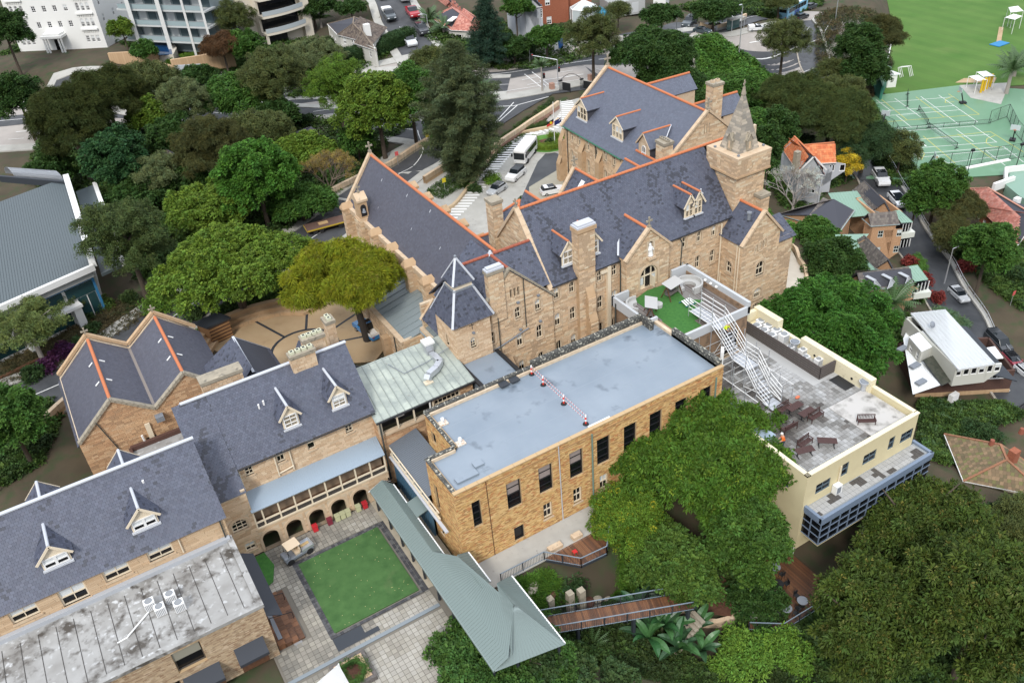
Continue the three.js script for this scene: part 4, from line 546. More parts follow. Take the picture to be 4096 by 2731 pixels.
{// dark sheet roof passage beside the brick hall
const P=thing('passage_block','low dark corrugated roof and blue-walled passage between sandstone block and brick hall','building');
sheet(P,[12.1,5,-4.4],[12.1,5,4],[15.2,5.7,4],[15.2,5.7,-4.4],mat([0.13,0.15,0.175],0.5),{step:0.25,sw:0.1,sh:0.03});part(P,'rail',gb().bar([12,5.1,-4],[12,5.1,6.5],0.1,0.14).bar([12,4.3,-4],[12,4.3,6.5],0.16,0.2).build(),M.cream);for(let z=-3.6;z<6.4;z +=1.6) part(P,'rail_post',boxG(11.95,4.3,z,12.05,5.1,z +0.08),M.cream);part(P,'gutter',gb().bar([11.9,4,-4],[11.9,4,8],0.3,0.16).build(),M.lead);
part(P,'blue_wall',boxG(12.1,0,-4,12.25,4.9,4.2),mat([0.05,0.12,0.19],0.7));for(let z=-3.9;z<4;z +=0.5) part(P,'cladding_rib',boxG(12.05,0,z,12.1,4,z +0.07),mat([0.06,0.14,0.22],0.6));part(P,'gate',boxG(11,0,-3.3,11.1,2.2,-1.6),M.black);
}
{// left slate hall
const P=thing('slate_hall','long hall with weathered slate roof and two small gabled dormers','building'),st=tmat(512,4,(n)=>mix([0.56,0.4,0.26],[0.47,0.31,0.185],0.5 +1.4*n(4)),0.95);
wall(P,[-32,-0.4],[-4.6,-0.4],0,9.05,{stone:true,stain:0,len:[0.7,1.6],ops:[[11.3,7.3,2,1.35,'rc2r2',{blind:true}],[14.9,6.8,2,1.75,'rc2r2',{blind:true}],[18.35,7.35,2,1.35,'rc2r2',{blind:true}],[21.87,7.45,2,1.25,'rc2r2',{blind:true}]]});wall(P,[-4.6,-0.4],[-4.6,-10.4],0,9.05,{gable:13.8,stone:true});wall(P,[-4.6,-10.4],[-32,-10.4],0,9,{});
slope(P,[-32,8.95,-0.02],[-4.4,8.95,-0.02],[-4.5,14,-5.4],[-32,14,-5.4],{moss:0.22,ms:9,e:0.24,w:0.32});slope(P,[-4.5,8.95,-10.8],[-32,8.95,-10.8],[-32,14,-5.4],[-4.5,14,-5.4],{});
part(P,'ridge_capping',gb().bar([-32,14.06,-5.4],[-4.4,14.06,-5.4],0.34,0.12).build(),M.lead);part(P,'eave_board',gb().box(-32,8.72,-0.38,-4.6,8.95,-0.3).build(),M.cream);
const dm={w:2.1,h:1.35,gh:1.1,dp:2.3,back:0.8,n:2,kind:'rc1r2',blind:true,frameM:M.white,frontM:M.cream,ridge:M.lead,wallM:M.slateBase,sillM:M.lead};dormer(P,-17.2,10.15,-1.45,0,dm);dormer(P,-10.35,10.15,-1.45,0,dm);const d2={...dm,dp:1.6};dormer(P,-17,10.2,-9.3,PI,d2);dormer(P,-10.3,10.2,-9.3,PI,d2);
part(P,'roof_vent',gb().bar([-20.7,11.3,-2.6],[-20.4,10.8,-2.1],0.14,0.1).build(),M.white);part(P,'roof_vent',gb().tube([-9.3,12.6,-4],[-9.3,12.9,-4],0.1).build(),M.white);
pipeRun(P,[[-8.5,8.8,-0.25],[-8.5,7.1,-0.25]],0.06,M.cream);pipeRun(P,[[-5,8.9,-0.2],[-5,6.6,-0.2]],0.07);
finish(P,{stone_block:STONE2.map((c)=>mix(c,[0.5,0.35,0.21],0.6)),slate:SLATE.map((c)=>scl(c,1.02))},{stone_block:80,slate:300},{slate:0.5});
}
{// flat-roofed annex at the front
const P=thing('brick_annex','pale brick annex with stained flat concrete roof and dark awnings','building'),K={brick:true,win:{frame:mat([0.1,0.085,0.07],0.6),noblind:true,nosill:true,set:-0.3}};
wall(P,[-32,8.3],[-4.6,8.3],0,6.5,{...K,ops:[[21.1,3.5,2.2,2.4,'kc1r2'],[19.4,1.7,0.8,1.1,'kc1r1'],[25.4,0.3,2,1.6,'kc1r1'],[21.6,0.2,2.4,1.6,'kc1r1']]});wall(P,[-4.6,8.3],[-4.6,-0.3],0,6.5,{});
slab(P,'roof',rect(-32,-0.4,-4.7,8.2),6,6.35,M.stained);for(let x=-31;x<-5;x +=1.32) part(P,'roof_joint',boxG(x,6.33,0.8,x +0.05,6.375,8.1),mat([0.06,0.055,0.05],0.9));part(P,'upstand',gb().box(-32,6.3,-0.35,-4.7,6.75,0.1).build(),mat([0.4,0.42,0.45],0.7));part(P,'kerb',gb().box(-5,6.2,-0.4,-4.5,6.6,8.35).box(-32,6.3,7.9,-4.5,6.62,8.5).build(),M.stained);
const aw=mat([0.03,0.035,0.045],0.7);for(const[x0,x1,y] of[[-7.8,-5.4,2.4],[-12,-9.1,2],[-15,-12.6,1.2]]){const g=gb();const z0=8.3,z1=9.5;g.quad([x0,y,z1],[x1,y,z1],[x1,y +0.75,z0],[x0,y +0.75,z0]).quad([x0,y +0.69,z0],[x1,y +0.69,z0],[x1,y - 0.06,z1],[x0,y - 0.06,z1]).quad([x0,y - 0.3,z1],[x1,y - 0.3,z1],[x1,y,z1],[x0,y,z1]).tri([x0,y - 0.3,z1],[x0,y,z1],[x0,y +0.75,z0]).tri([x1,y,z1],[x1,y - 0.3,z1],[x1,y +0.75,z0]);part(P,'awning',g.build(),aw);part(P,'timber_panel',boxG(x0 +0.1,y - 1.8,z0 +0.02,x1 - 0.1,y - 1,z0 +0.5),M.timber);}
part(P,'roller_blind',boxG(-12,4.8,8.12,-9.9,5.85,8.16),mat([0.26,0.25,0.2],0.8));{const g=gb().quad([-4.6,5.2,8.4],[-3.4,4.4,8.4],[-3.4,4.4,0.6],[-4.6,5.2,0.6]).quad([-4.6,5.15,0.6],[-3.4,4.35,0.6],[-3.4,4.35,8.4],[-4.6,5.15,8.4]);part(P,'side_awning',g.build(),aw);}
finish(P,{brick:BRICK2},{brick:0});
}
{// twin-gabled slate building
const P=thing('twin_gable_building','sandstone building under two parallel slate gables with orange ridges','building'),z0=-34,z1=-20.6,X=[-13.7,-9.6,-6.05,-2.4,1.4],ye=[6.9,10.5,7.7,10.5,7];
wall(P,[X[0],z1],[X[4],z1],1,7,{stone:true,stain:0.25,poly:[[0,1],[15.1,1],[15.1,7],[11.3,10.6],[7.65,7.7],[4.1,10.6],[0,7]],ops:[[6.3,4.4,1,0.4,'n'],[8.6,4.2,0.5,0.5,'n']]});wall(P,[X[0],z0],[X[0],z1],1,7,{stone:true});wall(P,[X[4],z0],[X[0],z0],1,7,{poly:[[0,1],[15.1,1],[15.1,7],[11,10.7],[7.45,7.8],[3.8,10.7],[0,7]]});wall(P,[X[4],z1],[X[4],z0],1,7,{});
const q=(i,z)=>[X[i],ye[i],z],so={};slope(P,[X[0] - 0.25,6.65,z0 +0.3],[X[0] - 0.25,6.65,z1 - 0.1],q(1,z1 - 0.1),q(1,z0 +0.3),so);slope(P,q(2,z1 - 0.1),q(2,z0 +0.3),q(1,z0 +0.3),q(1,z1 - 0.1),so);slope(P,q(2,z0 +0.3),q(2,z1 - 0.1),q(3,z1 - 0.1),q(3,z0 +0.3),so);slope(P,[X[4] +0.25,6.8,z1 - 0.1],[X[4] +0.25,6.8,z0 +0.3],q(3,z0 +0.3),q(3,z1 - 0.1),so);
for(const i of[1,3]){ridge(P,q(i,z0 +0.4),q(i,z1 - 0.1));crossAt(P,X[i],10.7,z0,0.7);for(const z of[z0 +5,z0 +9]) for(const s of[-1,1]) part(P,'roof_hook',gb().bar([X[i] +s*0.35,10.35,z],[X[i] +s*0.8,10,z],0.16,0.08).build(),M.white);}
part(P,'box_gutter',gb().box(-6.4,7.62,z0 +0.4,-5.7,7.86,z1).build(),mat([0.2,0.17,0.15],0.7));for(const[z,y,m] of[[z0,0.5,M.stoneSm],[z1,0.25,M.stoneOld]]) for(let i=0;i<4;i++) coping(P,[X[i],ye[i] +y,z],[X[i +1],ye[i +1] +y,z],0.5,0.3,m);
pipeRun(P,[[-11.6,9,-20.4],[-10.4,4,-20.4]],0.06);part(P,'plant_box',boxG(-6.4,6.6,-20.5,-5.6,7.2,-19.8),M.leadD);pipeRun(P,[[-8.2,5.6,-20.2],[-8,3,-20.2]],0.12,M.white);part(P,'flue_panel',boxG(-7.6,3.4,-20.5,-7.1,6.6,-20.35),M.cream);
finish(P,{stone_block:WARM,slate:SLATE_CH},{stone_block:200,slate:200},{slate:0.55});
}
{// service yard roofs between the twin gables and the hall
const P=thing('service_yard_roof','low service roofs with air units between the slate hall and twin-gabled building','building');
slab(P,'roof',rect(-9.5,-19.8,-3.8,-11),1,4.4,M.stained);part(P,'beam',gb().box(-9.6,4.4,-20.2,-3.6,4.9,-19.8).box(-9.8,4.3,-20,-9.5,4.8,-15).box(-9,4.4,-17,-4,4.8,-16.8).build(),mat([0.09,0.045,0.035],0.7));for(const x of[-7.4,-6]){const u=part(P,'air_unit',boxG(x,4.4,-16.5,x +1.1,5.3,-15.5),M.white);part(u,'fan_grille',boxG(x +0.12,5.3,-16.4,x +0.98,5.33,-15.6),M.charcoal);}part(P,'white_sheet_roof',boxG(-12.2,4,-18,-9.9,4.2,-16.4),M.white);part(P,'stair',gb().box(-13,1,-17,-10,3,-11).build(),M.stoneOld);
sheet(P,[-31,6.6,-15.4],[-13.5,6.6,-15.4],[-13.5,6.6,-10.5],[-31,6.6,-10.5],mat([0.55,0.56,0.55],0.6),{step:0.55,sw:0.12,sh:0.1});for(const[x,z] of[[-3.9,-13],[-3.9,-14.2],[-3.9,-15.2],[-3.9,-12]]) part(P,'vent_box',boxG(x - 0.3,9.2,z - 0.4,x +0.3,10,z +0.3),M.white);
}
{// covered walkway
const P=thing('covered_walkway','long grey-green metal walkway roof stepping down beside the lawn','canopy'),m=M.greenmetal,sm=mat([0.19,0.235,0.225],0.5),o={step:0.3,sw:0.03,sh:0.03,seam:sm};
const S=(a,b,c,d,oo=o)=>sheet(P,a,b,c,d,m,oo);
S([8.75,2.65,-2.2],[8.75,2.65,21.4],[10.05,3.25,21.4],[10.05,3.25,-2.2]);S([10.9,2.65,10],[10.9,2.65,-1.7],[10.05,3.25,-2.2],[10.05,3.25,8.6]);S([10.05,3.25,8.6],[10.05,3.25,21.4],[12.65,4.1,18],[11.45,3.8,10.8]);S([12.65,4.1,15.4],[10.4,3.3,21.4],[12.65,4.12,18],[12.65,4.12,15.5]);
S([12.75,2.75,13.9],[12.75,2.75,10],[11.5,3.78,10.6],[11.5,3.78,14.8]);S([14.6,2.6,22.4],[14.6,2.6,14.3],[12.7,4.1,15.4],[12.7,4.1,18]);S([8.75,2.65,21.5],[14.6,2.6,22.5],[12.7,4.12,18],[12.7,4.12,18]);S([10.9,2.65,1.4],[12.2,3,1.4],[12.2,3,3.6],[10.9,2.65,3.6]);
part(P,'gutter',gb().bar([10.95,2.6,10],[10.95,2.6,-1.7],0.12,0.12).bar([12.8,2.7,13.9],[12.8,2.7,10],0.12,0.12).bar([14.65,2.55,22.4],[14.65,2.55,14.3],0.12,0.12).build(),M.white);part(P,'fascia',gb().bar([8.7,2.55,-2.2],[8.7,2.55,21.4],0.1,0.2).build(),sm);
for(const z of[-1.9,1,3.6,5.8,8.2,11,13.8,20.6]) part(P,'post',gb().box(8.95,0,z - 0.09,9.13,2.6,z +0.09).build(),M.charcoal);for(const[x,z] of[[14.4,15],[14.4,21.8],[11,21]]) part(P,'post',boxG(x - 0.09,-6,z - 0.09,x +0.09,2.6,z +0.09),M.charcoal);
const g=gb();for(const s of[0,1]){const y=[2.7,3.2][s];g.bar([8.75,2.6,-2.25],[10.05,3.2,-2.25],0.08).bar([10.05,3.2,-2.25],[10.9,2.6,-2.25],0.08);}for(let i=0;i<4;i++) g.bar([8.9 +i*0.35,2.6 +i*0.14,-2.25],[8.9 +i*0.35,1.9 +i*0.1,-2.9],0.06);g.bar([8.7,1.9,-2.9],[10.3,2.4,-2.9],0.07);part(P,'trellis',g.build(),M.white);
}
// ---------- terrain, roads, pavements ----------
const CP=[...[[-19.06,2,-36.72],[-9.42,2,-37.43],[2.25,2.5,-48.66],[16.11,3,-54.05],[25.09,3,-56.78],[39.33,3.5,-62.73],[51.54,4,-71.12],[30.18,4.5,-113.56],[86.96,4.5,-91.31],[112.51,4,-88.27],[138.51,2,-89.49],[164.69,-1,-87.61],[186.11,-3,-98.19],[54.88,4,-48.3],[76.21,4,-70.54],[16.38,4,-68.66],[-10.78,5,-122.29],[-3.1,6,-132.16],[9.44,10,-150.49],[-1.09,10,-164.9],[21.4,9,-124.54],[41.04,8.5,-130.26],[55.76,7,-118.45],[68.03,9,-126.99],[70.82,8,-115.56],[81.42,11,-127.18],[74.22,12,-134.66],[41.1,6.5,-147.74],[100.68,7,-103.45],[112.74,6,-96.06],[117.47,5,-87.17],[17.08,5,-111.57],[39.05,5,-100.64],[195.55,-8,-86.03],[168.46,-8,-53.5],[154.55,-8,-59.08],[196.87,-8,-59.5],[144.54,-8,-35.85],[130.48,-8,-34.52],[143.34,-8,-23.42],[106.11,0,-66.86],[117.43,-1,-66.78],[119.42,-4,-56.58],[126.07,-6,-51.43],[105.97,-4,-48.69],[138.95,-5,-69.38],[104.55,-6,-38.59],[114.66,-8,-35.67],[91.54,-7,-19.68],[95.35,-9,-14.29],[77.45,-3,-15.43],[107.3,-10,-15.71],[100.39,-11,1.01],[96.24,-12,9.45],[115.24,-9,-26.61],[118.57,-10,-12.2],[81.95,-3,-21.59],[70.62,-6,-4.41],[84.31,-9,5.62],[73.96,-9.5,16.61],[114.91,-10,-9.6],[11.13,2.4,-34.55],[18.53,2.4,-31.3],[7.68,2.4,-39.59],[1.57,2.2,-39.8],[-15.32,2,-30.38],[-16.62,2,-87.53],[-18.02,2,-72.39],[-4.98,4,-96.38],[4.5,4,-90.6],[19.79,4.5,-92.22],[29.05,4,-74.24],[21.22,-3,12.51],[21.26,-6.5,15.82],[28.15,-6,16.82],[27.56,-7.5,23.77],[37.3,-7.5,24.74],[40.83,-8.5,31.96],[55.56,-10,34.98],[20.19,-.3,9.86],[27.61,-.3,10.72],[37.27,-7,18.96]],
[0,-0.6,0],[-20,-0.6,0],[20,-0.6,0],[30,-0.6,5],[45,-5,10],[45,-2,-3],[30,-2.5,-6],[30,1.5,-20],[50,0,-12],[62,-3,-8],[-10,1,-20],[5,0.5,-20],[14,-0.6,14],[5,-0.6,15],[-10,-0.6,18],[60,-7,25],[10,-1,26]];
const PADS=[[[[81.29,-79.62],[85.66,-77.18],[81.28,-68.85],[60.68,-41.47],[45.57,-34.52],[39.11,-36.57],[41.05,-46.6],[18.77,-76.52],[56.02,-56.78],[63.42,-61.99],[69.6,-65.44],[75.91,-70.81]],4],[[[70.17,-90.36],[92.3,-85.13],[90.91,-75.94],[84.68,-73.62],[78.85,-75.88],[69.85,-72.22],[61.01,-67.97],[59.39,-72]],4.8],[[[2.37,-36.55],[5.84,-40.99],[10.16,-40.18],[14.49,-37.49],[18.67,-37.49],[23.29,-32.62],[21.35,-24.48],[17.81,-21.68],[10.78,-25.89],[5.09,-31.21]],2.4],[rect(-5.5,-3.4,12.4,30),0],[rect(12.4,9,30,13.2),0],[[[147.31,-60.38],[153.48,-65.68],[180.27,-80.82],[228.17,-123.4],[269.18,-91.82],[138.71,-10.86],[122.81,-19.81],[121.29,-25.48]],-8]];
const inPoly=(p,x,z)=>{let c=false;for(let i=0,j=p.length - 1;i<p.length;j=i++) if((p[i][1]>z) !==(p[j][1]>z)&&x<(p[j][0] - p[i][0])*(z - p[i][1]) /(p[j][1] - p[i][1]) +p[i][0]) c=!c;return c;};
const segD=(x,z,a,b)=>{const dx=b[0] - a[0],dz=b[1] - a[1],t=Math.max(0,Math.min(1,((x - a[0])*dx +(z - a[1])*dz) /(dx*dx +dz*dz)));return Math.hypot(x - a[0] - t*dx,z - a[1] - t*dz);};
function T0(x,z){let s=0,w=0;for(const p of CP){const d=(x - p[0])**2 +(z - p[2])**2 +4,k=1 /(d*d);s +=k*p[1];w +=k;}return s / w;}
function T(x,z){
let h=T0(x,z);
for(const[p,y] of PADS){if(inPoly(p,x,z)) h=y - 0.12;else{let d=9;for(let i=0;i<p.length;i++) d=Math.min(d,segD(x,z,p[i],p[(i +1) % p.length]));if(d<2.5){const k=d / 2.5;h=h*k +(y - 0.12)*(1 - k);}}}
return h;
}
M.ground=tmat(1024,26,(n)=>{const a=0.5 +1.6*n(6,1),b=n(14,3);return mix(mix([0.05,0.04,0.024],[0.085,0.066,0.04],a),[0.035,0.06,0.02],3*(b +0.02));},1);
M.asphalt=tmat(512,9,(n)=>scl(mix([0.045,0.048,0.053],[0.07,0.072,0.077],0.5 +1.6*n(5)),1),0.75);
M.asphaltWet=tmat(512,12,(n)=>mix([0.03,0.033,0.038],[0.062,0.065,0.07],0.5 +1.6*n(4)),0.42);
M.concRoad=tmat(512,16,(n)=>mix([0.3,0.275,0.25],[0.38,0.345,0.315],0.5 +1.6*n(6)),0.85);
M.conc=tmat(512,6,(n)=>mix(mix([0.34,0.33,0.3],[0.43,0.42,0.385],0.5 +1.5*n(4)),[0.14,0.13,0.12],3*(n(9,4) - 0.16)),0.9);
M.kerb=tmat(128,3,(n)=>mix([0.4,0.36,0.3],[0.25,0.22,0.18],0.5 +1.5*n(4)),0.9);M.paint=mat([0.72,0.72,0.7],0.8);
M.field=tmat(1024,46,(n,u,v)=>{const st=Math.sin(u*2*PI*9)>0?1:0.93;return scl(mix(mix([0.055,0.14,0.018],[0.09,0.175,0.032],0.5 +1.6*n(6)),[0.16,0.2,0.06],2*(n(4,3) - 0.12)),st);},1);
M.lawn=tmat(256,5,(n)=>mix([0.06,0.17,0.02],[0.1,0.23,0.035],0.5 +1.6*n(6)),1);M.sand=tmat(512,10,(n)=>mix(mix([0.45,0.33,0.2],[0.38,0.265,0.15],0.5 +1.6*n(4)),[0.25,0.17,0.1],2.5*(n(7,5) - 0.12)),0.9);M.mulch=tmat(256,3,(n)=>mix([0.075,0.03,0.018],[0.13,0.06,0.035],0.5 +2*n(12)),1);
{
const ax=(a,b,s,far)=>{const o=far.filter((v)=>v<a);for(let v=a;v<=b;v +=s) o.push(v);return o.concat(far.filter((v)=>v>b));};
const xs=ax(-60,250,2,[-2500,-900,-350,-150,-90,290,380,600,1200,2500]),zs=ax(-230,60,2,[-2500,-1000,-500,-320,-260,90,150,300,900,2500]),p=[],uv=[],ix=[];
for(const z of zs) for(const x of xs){p.push(x,T(x,z),z);uv.push(x,z);}
for(let j=0;j +1<zs.length;j++) for(let i=0;i +1<xs.length;i++){const a=j*xs.length +i,b=a +xs.length;ix.push(a,b,a +1,b,b +1,a +1);}
const g=new THREE.BufferGeometry();g.setAttribute('position',new THREE.Float32BufferAttribute(p,3));g.setAttribute('uv',new THREE.Float32BufferAttribute(uv,2));g.setIndex(ix);g.computeVertexNormals();struct('ground',g,M.ground);
}
const spline=(pts,step=1.5)=>{const c=new THREE.CatmullRomCurve3(pts.map(([x,z])=>new V3(x,0,z)),false,'centripetal'),n=Math.ceil(c.getLength() / step);return Array.from({length:n +1},(_,i)=>{const q=c.getPointAt(i / n),t=c.getTangentAt(i / n);return[q.x,q.z,t.x,t.z];});};
function ribbonG(pts,o0,o1,off,h=0,yf){// strip between offsets o0..o1 to the right of the line; h > 0 makes a raised kerb or wall
const S=spline(pts),n=Math.max(1,Math.ceil(Math.abs(o1 - o0) / 1.5)),P=[],U=[],I=[],row=[];
let along=0;S.forEach(([x,z,tx,tz],k)=>{if(k) along +=Math.hypot(x - S[k - 1][0],z - S[k - 1][1]);const os=[];for(let i=0;i<=n;i++) os.push(o0 +(o1 - o0)*i / n);row.push(P.length / 3);const put=(o,y)=>{const X=x - tz*o,Z=z +tx*o;P.push(X,y(X,Z),Z);U.push(o,along);};const base=(X,Z)=>(yf?yf(X,Z):T(X,Z)) +off;if(h) put(os[0],(X,Z)=>base(X,Z) - 0.6);for(const o of os) put(o,(X,Z)=>base(X,Z) +h);if(h) put(os[n],(X,Z)=>base(X,Z) - 0.6);});
const w=n +(h?2:0);for(let k=0;k +1<S.length;k++) for(let i=0;i<w;i++){const a=row[k] +i,b=row[k +1] +i;I.push(a,a +1,b,b,a +1,b +1);}
const g=new THREE.BufferGeometry();g.setAttribute('position',new THREE.Float32BufferAttribute(P,3));g.setAttribute('uv',new THREE.Float32BufferAttribute(U,2));g.setIndex(I);const f=g.toNonIndexed();f.computeVertexNormals();
const nn=f.attributes.normal;let s=0;for(let i=0;i<nn.count;i++) s +=nn.getY(i);if(s<0){I.reverse();g.setIndex(I);const r=g.toNonIndexed();r.computeVertexNormals();return r;}return f;
}
const ribbon=(name,pts,o0,o1,off,m,h)=>struct(name,ribbonG(pts,o0,o1,off,h),m);
function dashes(name,pts,o,len,gap,w,off=0.1){const S=spline(pts,0.5),gs=[];let d=0,st=null;const out=[];for(const s of S){}let i=0;while(i<S.length){const a=i,b=Math.min(S.length - 1,i +Math.round(len / 0.5));if(b - a>1) gs.push(ribbonG([S[a],S[Math.floor((a +b) / 2)],S[b]].map(([x,z,tx,tz])=>[x - tz*o,z +tx*o]),-w / 2,w / 2,off));i=b +Math.round(gap / 0.5);}struct(name,mergeGeometries(gs),M.paint);}
const flat=(name,poly,y,m,d=0.1)=>struct(name,gb().prism(poly,y - d,y).build(),m);
const RA=[[-23.42,-39.38],[-19.1,-40.23],[-14.34,-40.32],[-7.1,-42.66],[0.82,-46.86],[11.35,-50.98],[21.07,-53.3],[26.66,-56.38],[34.66,-60.92],[43.21,-66.17],[53.74,-72.34],[1.36,-139.22],[75.19,-85.79]],RB=[[-14.31,-133.67],[-4.06,-127.48],[13.97,-115.79],[32.61,-107.08],[52.09,-99.63],[64.05,-95.11],[75.82,-89.85],[89.33,-86.94],[102.34,-82.6],[114.02,-78.96],[128.21,-76.34],[143.31,-75.12],[155.8,-78.05],[169.86,-87.44]],RC=[[82.25,-160.9],[74.88,-137.14],[69.77,-118.4],[65.09,-98.86],[63.1,-86.89]],RD=[[102.91,-90.7],[107.95,-89.86],[114.93,-88.43],[123.72,-90.32],[134.09,-92.14],[147.41,-93.71]],RE=[[157.33,-90.19],[150.84,-80.17],[142.79,-68.18],[125.49,-44.18],[116.52,-30.62],[108.61,-19.28],[101.74,-8.7],[94.85,1.83],[88.96,10.84],[83.36,19.78]];
ribbon('road',RA,-3.8,3.8,0.16,M.asphalt);ribbon('road',RB,-9,9,0.12,M.concRoad);ribbon('road_asphalt_lanes',RB,-4.2,0.6,0.16,M.asphalt);ribbon('road',RC,-3.6,3.6,0.2,M.asphalt);ribbon('road',RD,-4,4,0.2,M.asphaltWet);ribbon('road',RE,-3.4,3.4,0.16,M.asphaltWet);
ribbon('footpath',RA,-6,-3.9,0.14,M.conc,0.12);ribbon('footpath',RA,3.9,5.6,0.14,M.conc,0.12);ribbon('footpath',RB,-12,-9.1,0.12,M.conc,0.12);ribbon('footpath',RB,9.1,12,0.12,M.conc,0.12);ribbon('footpath',RC,3.7,5.4,0.2,M.conc,0.12);ribbon('footpath',RC,-5.4,-3.7,0.2,M.conc,0.12);ribbon('kerb',RE,3.4,3.7,0.16,M.kerb,0.14);ribbon('kerb',RE,-4,-3.4,0.16,M.conc,0.3);
dashes('lane_marking',RA,0,30,1,0.14,0.2);for(const o of[-6,-2,3,6.2]) dashes('lane_marking',RB,o,o===-2?60:3,o===-2?1:5,0.16,0.2);dashes('lane_marking',RD,0.5,18,1,0.14,0.25);dashes('lane_marking',RB,8.6,60,1,0.16,0.18);
{// junction
flat('junction',[[70.17,-90.36],[92.3,-85.13],[90.91,-75.94],[84.68,-73.62],[78.85,-75.88],[69.85,-72.22],[61.01,-67.97],[59.39,-72]],4.78,M.asphalt);const mk=gb(),ln=(a,b,w=0.16)=>mk.bar(a,b,w,0.02);
for(const s of[[[28.38,4.8,-107.39],[69.96,4.8,-75.39],[77.28,4.8,-74.98]],[[64.66,4.8,-71.16],[70.91,4.8,-75.41]],[[64.66,4.8,-71.16],[60.38,4.8,-68.36]],[[60.38,4.8,-68.36],[70.89,4.8,-76.91]],[[80.71,4.8,-88.81],[78.84,4.8,-78.84]],[[82.5,4.8,-88.88],[80.37,4.8,-77.43]],[[80.87,4.8,-83.5],[89.22,4.8,-80.75]],[[80.87,4.8,-83.5],[79.37,4.8,-77.4]]]) for(let i=0;i +1<s.length;i++) ln(s[i],s[i +1]);
struct('junction_marking',mk.build(),M.paint);
}
{// driveway
flat('driveway',PADS[0][0],4.02,M.conc);flat('driveway_asphalt',[[50.45,-42.41],[60.85,-53.25],[64.75,-56],[65.46,-51.97],[59.14,-42.7],[55.79,-43.57],[51.69,-39.59],[46.03,-34.11]],4.04,M.asphaltWet);flat('driveway_slab',[[54.82,-46.32],[62.58,-48.96],[58.21,-41.55],[51.92,-37.64],[48.33,-35.49]],4.06,tmat(256,6,(n)=>mix([0.3,0.28,0.22],[0.36,0.34,0.27],0.5 +1.5*n(4)),0.7));
const C=spline([[80.63,-74.96],[77.96,-69.66],[75.06,-66.75],[71.65,-64.21],[68.68,-63.55],[65.92,-63.64],[62.12,-62.13],[57.52,-58.7],[52.28,-54.4],[48.03,-50.65],[42.89,-46.73],[40.56,-45.19]],0.95),g=gb(),e=[61.82,4,-64.24],f=[-2.22,4,-117.14],dx=f[0] - e[0],dz=f[2] - e[2],L=Math.hypot(dx,dz),ux=dx / L,uz=dz / L;
C.forEach(([x,z],i)=>{const k=i<C.length*0.35?[-C[i][3],C[i][2]]:[ux,uz],w=1.15;g.bar([x - k[0]*w,4.055,z - k[1]*w],[x +k[0]*w,4.055,z +k[1]*w],0.42,0.03);});struct('driveway_stripes',g.build(),M.paint);
ribbon('driveway_kerb',[[73.34,-65.78],[70.27,-63.93],[65.77,-64.93],[63.26,-64.96],[58.29,-61.61],[51.62,-55.8],[46.98,-51.53],[41.88,-47.67],[39.72,-47.9]],-0.2,0.25,0.1,mat([0.5,0.38,0.24],0.9),0.5);
}
flat('plaza',PADS[2][0],2.42,M.sand);{const c=[12.03,-29.27],g=gb(),ring=(r,h)=>{for(let i=0;i<36;i++){const a=i / 36*2*PI,b=(i +1) / 36*2*PI;g.bar([c[0] +Math.cos(a)*r,h,c[1] +Math.sin(a)*r],[c[0] +Math.cos(b)*r,h,c[1] +Math.sin(b)*r],0.35,0.03);}};ring(4,2.435);for(const a of[0.3,1.1,1.9,2.7,3.6,4.4,5.1,5.9]) g.bar([c[0] +Math.cos(a)*4,2.435,c[1] +Math.sin(a)*4],[c[0] +Math.cos(a)*10,2.435,c[1] +Math.sin(a)*10],0.3,0.03);struct('plaza_inlay',g.build(),M.charcoal);}
{const W=thing('curved_seat_wall','tiered curved sandstone seat wall around the plaza','wall'),q=[[1.96,-34.85],[5.07,-38.2],[9.16,-38.7],[12.86,-37.73],[14.62,-36.13],[17.27,-36.88]];[[0,0.45],[0.7,0.9],[1.4,1.4]].forEach(([o,h])=>part(W,'tier',ribbonG(q,-o - 0.7,-o,0,h,()=>2.4),M.stoneSm));}
// courtyard
flat('courtyard',rect(-5.2,-3.4,12.3,30),-0.06,mat([0.16,0.145,0.12],0.95));flat('side_path',rect(12.3,9.45,31,12.6),0,M.conc);flat('walkway_floor',rect(8.6,-3.4,12.3,9.3),0.0,tmat(256,3,(n)=>mix([0.42,0.37,0.28],[0.34,0.3,0.23],0.5 +1.4*n(5)),0.9));
{const P=struct('paving',boxG(-5,-0.05,-3.3,-4.9,-0.04,-3.2),M.conc),s=0.46;for(let x=-5;x<8.4;x +=s) for(let z=-3.3;z<21;z +=s){const cx=x +s / 2,cz=z +s / 2;if(cx>-0.55&&cx<8.55&&cz>-0.5&&cz<9.5) continue;if(z>11.2&&z<11.7) continue;if(cx<-1.6&&cx>-4.8&&cz>1.6&&cz<8) continue;const n=fbm(x*0.3,z*0.3,4);piece(P,'paver',new M4().compose(new V3(cx,-0.02 +rr(-0.004,0.004),cz),new THREE.Quaternion(),new V3(s - 0.035,0.05,s - 0.035)),(z>12||(x>3&&z>9.4))?Math.max(0,Math.min(6,Math.floor((n*1.1 +0.25 +rr(-0.2,0.2))*7))):Math.max(0,Math.min(6,Math.floor((n*1.2 +0.55 +rr(-0.2,0.2))*7))));}
for(let x=-0.5;x<8.5;x +=0.3) for(let z=-0.45;z<9.4;z +=0.3){if(x>-0.1&&x<7.9&&z>-0.1&&z<8.9) continue;piece(P,'edge_sett',new M4().compose(new V3(x +0.15,-0.01,z +0.15),new THREE.Quaternion(),new V3(0.28,0.06,0.28)),Math.floor(R()*4));}
finish(P,{paver:PAVE,edge_sett:[[0.055,0.055,0.06],[0.075,0.075,0.08],[0.1,0.1,0.1],[0.045,0.045,0.05]]},{paver:300,edge_sett:200});}
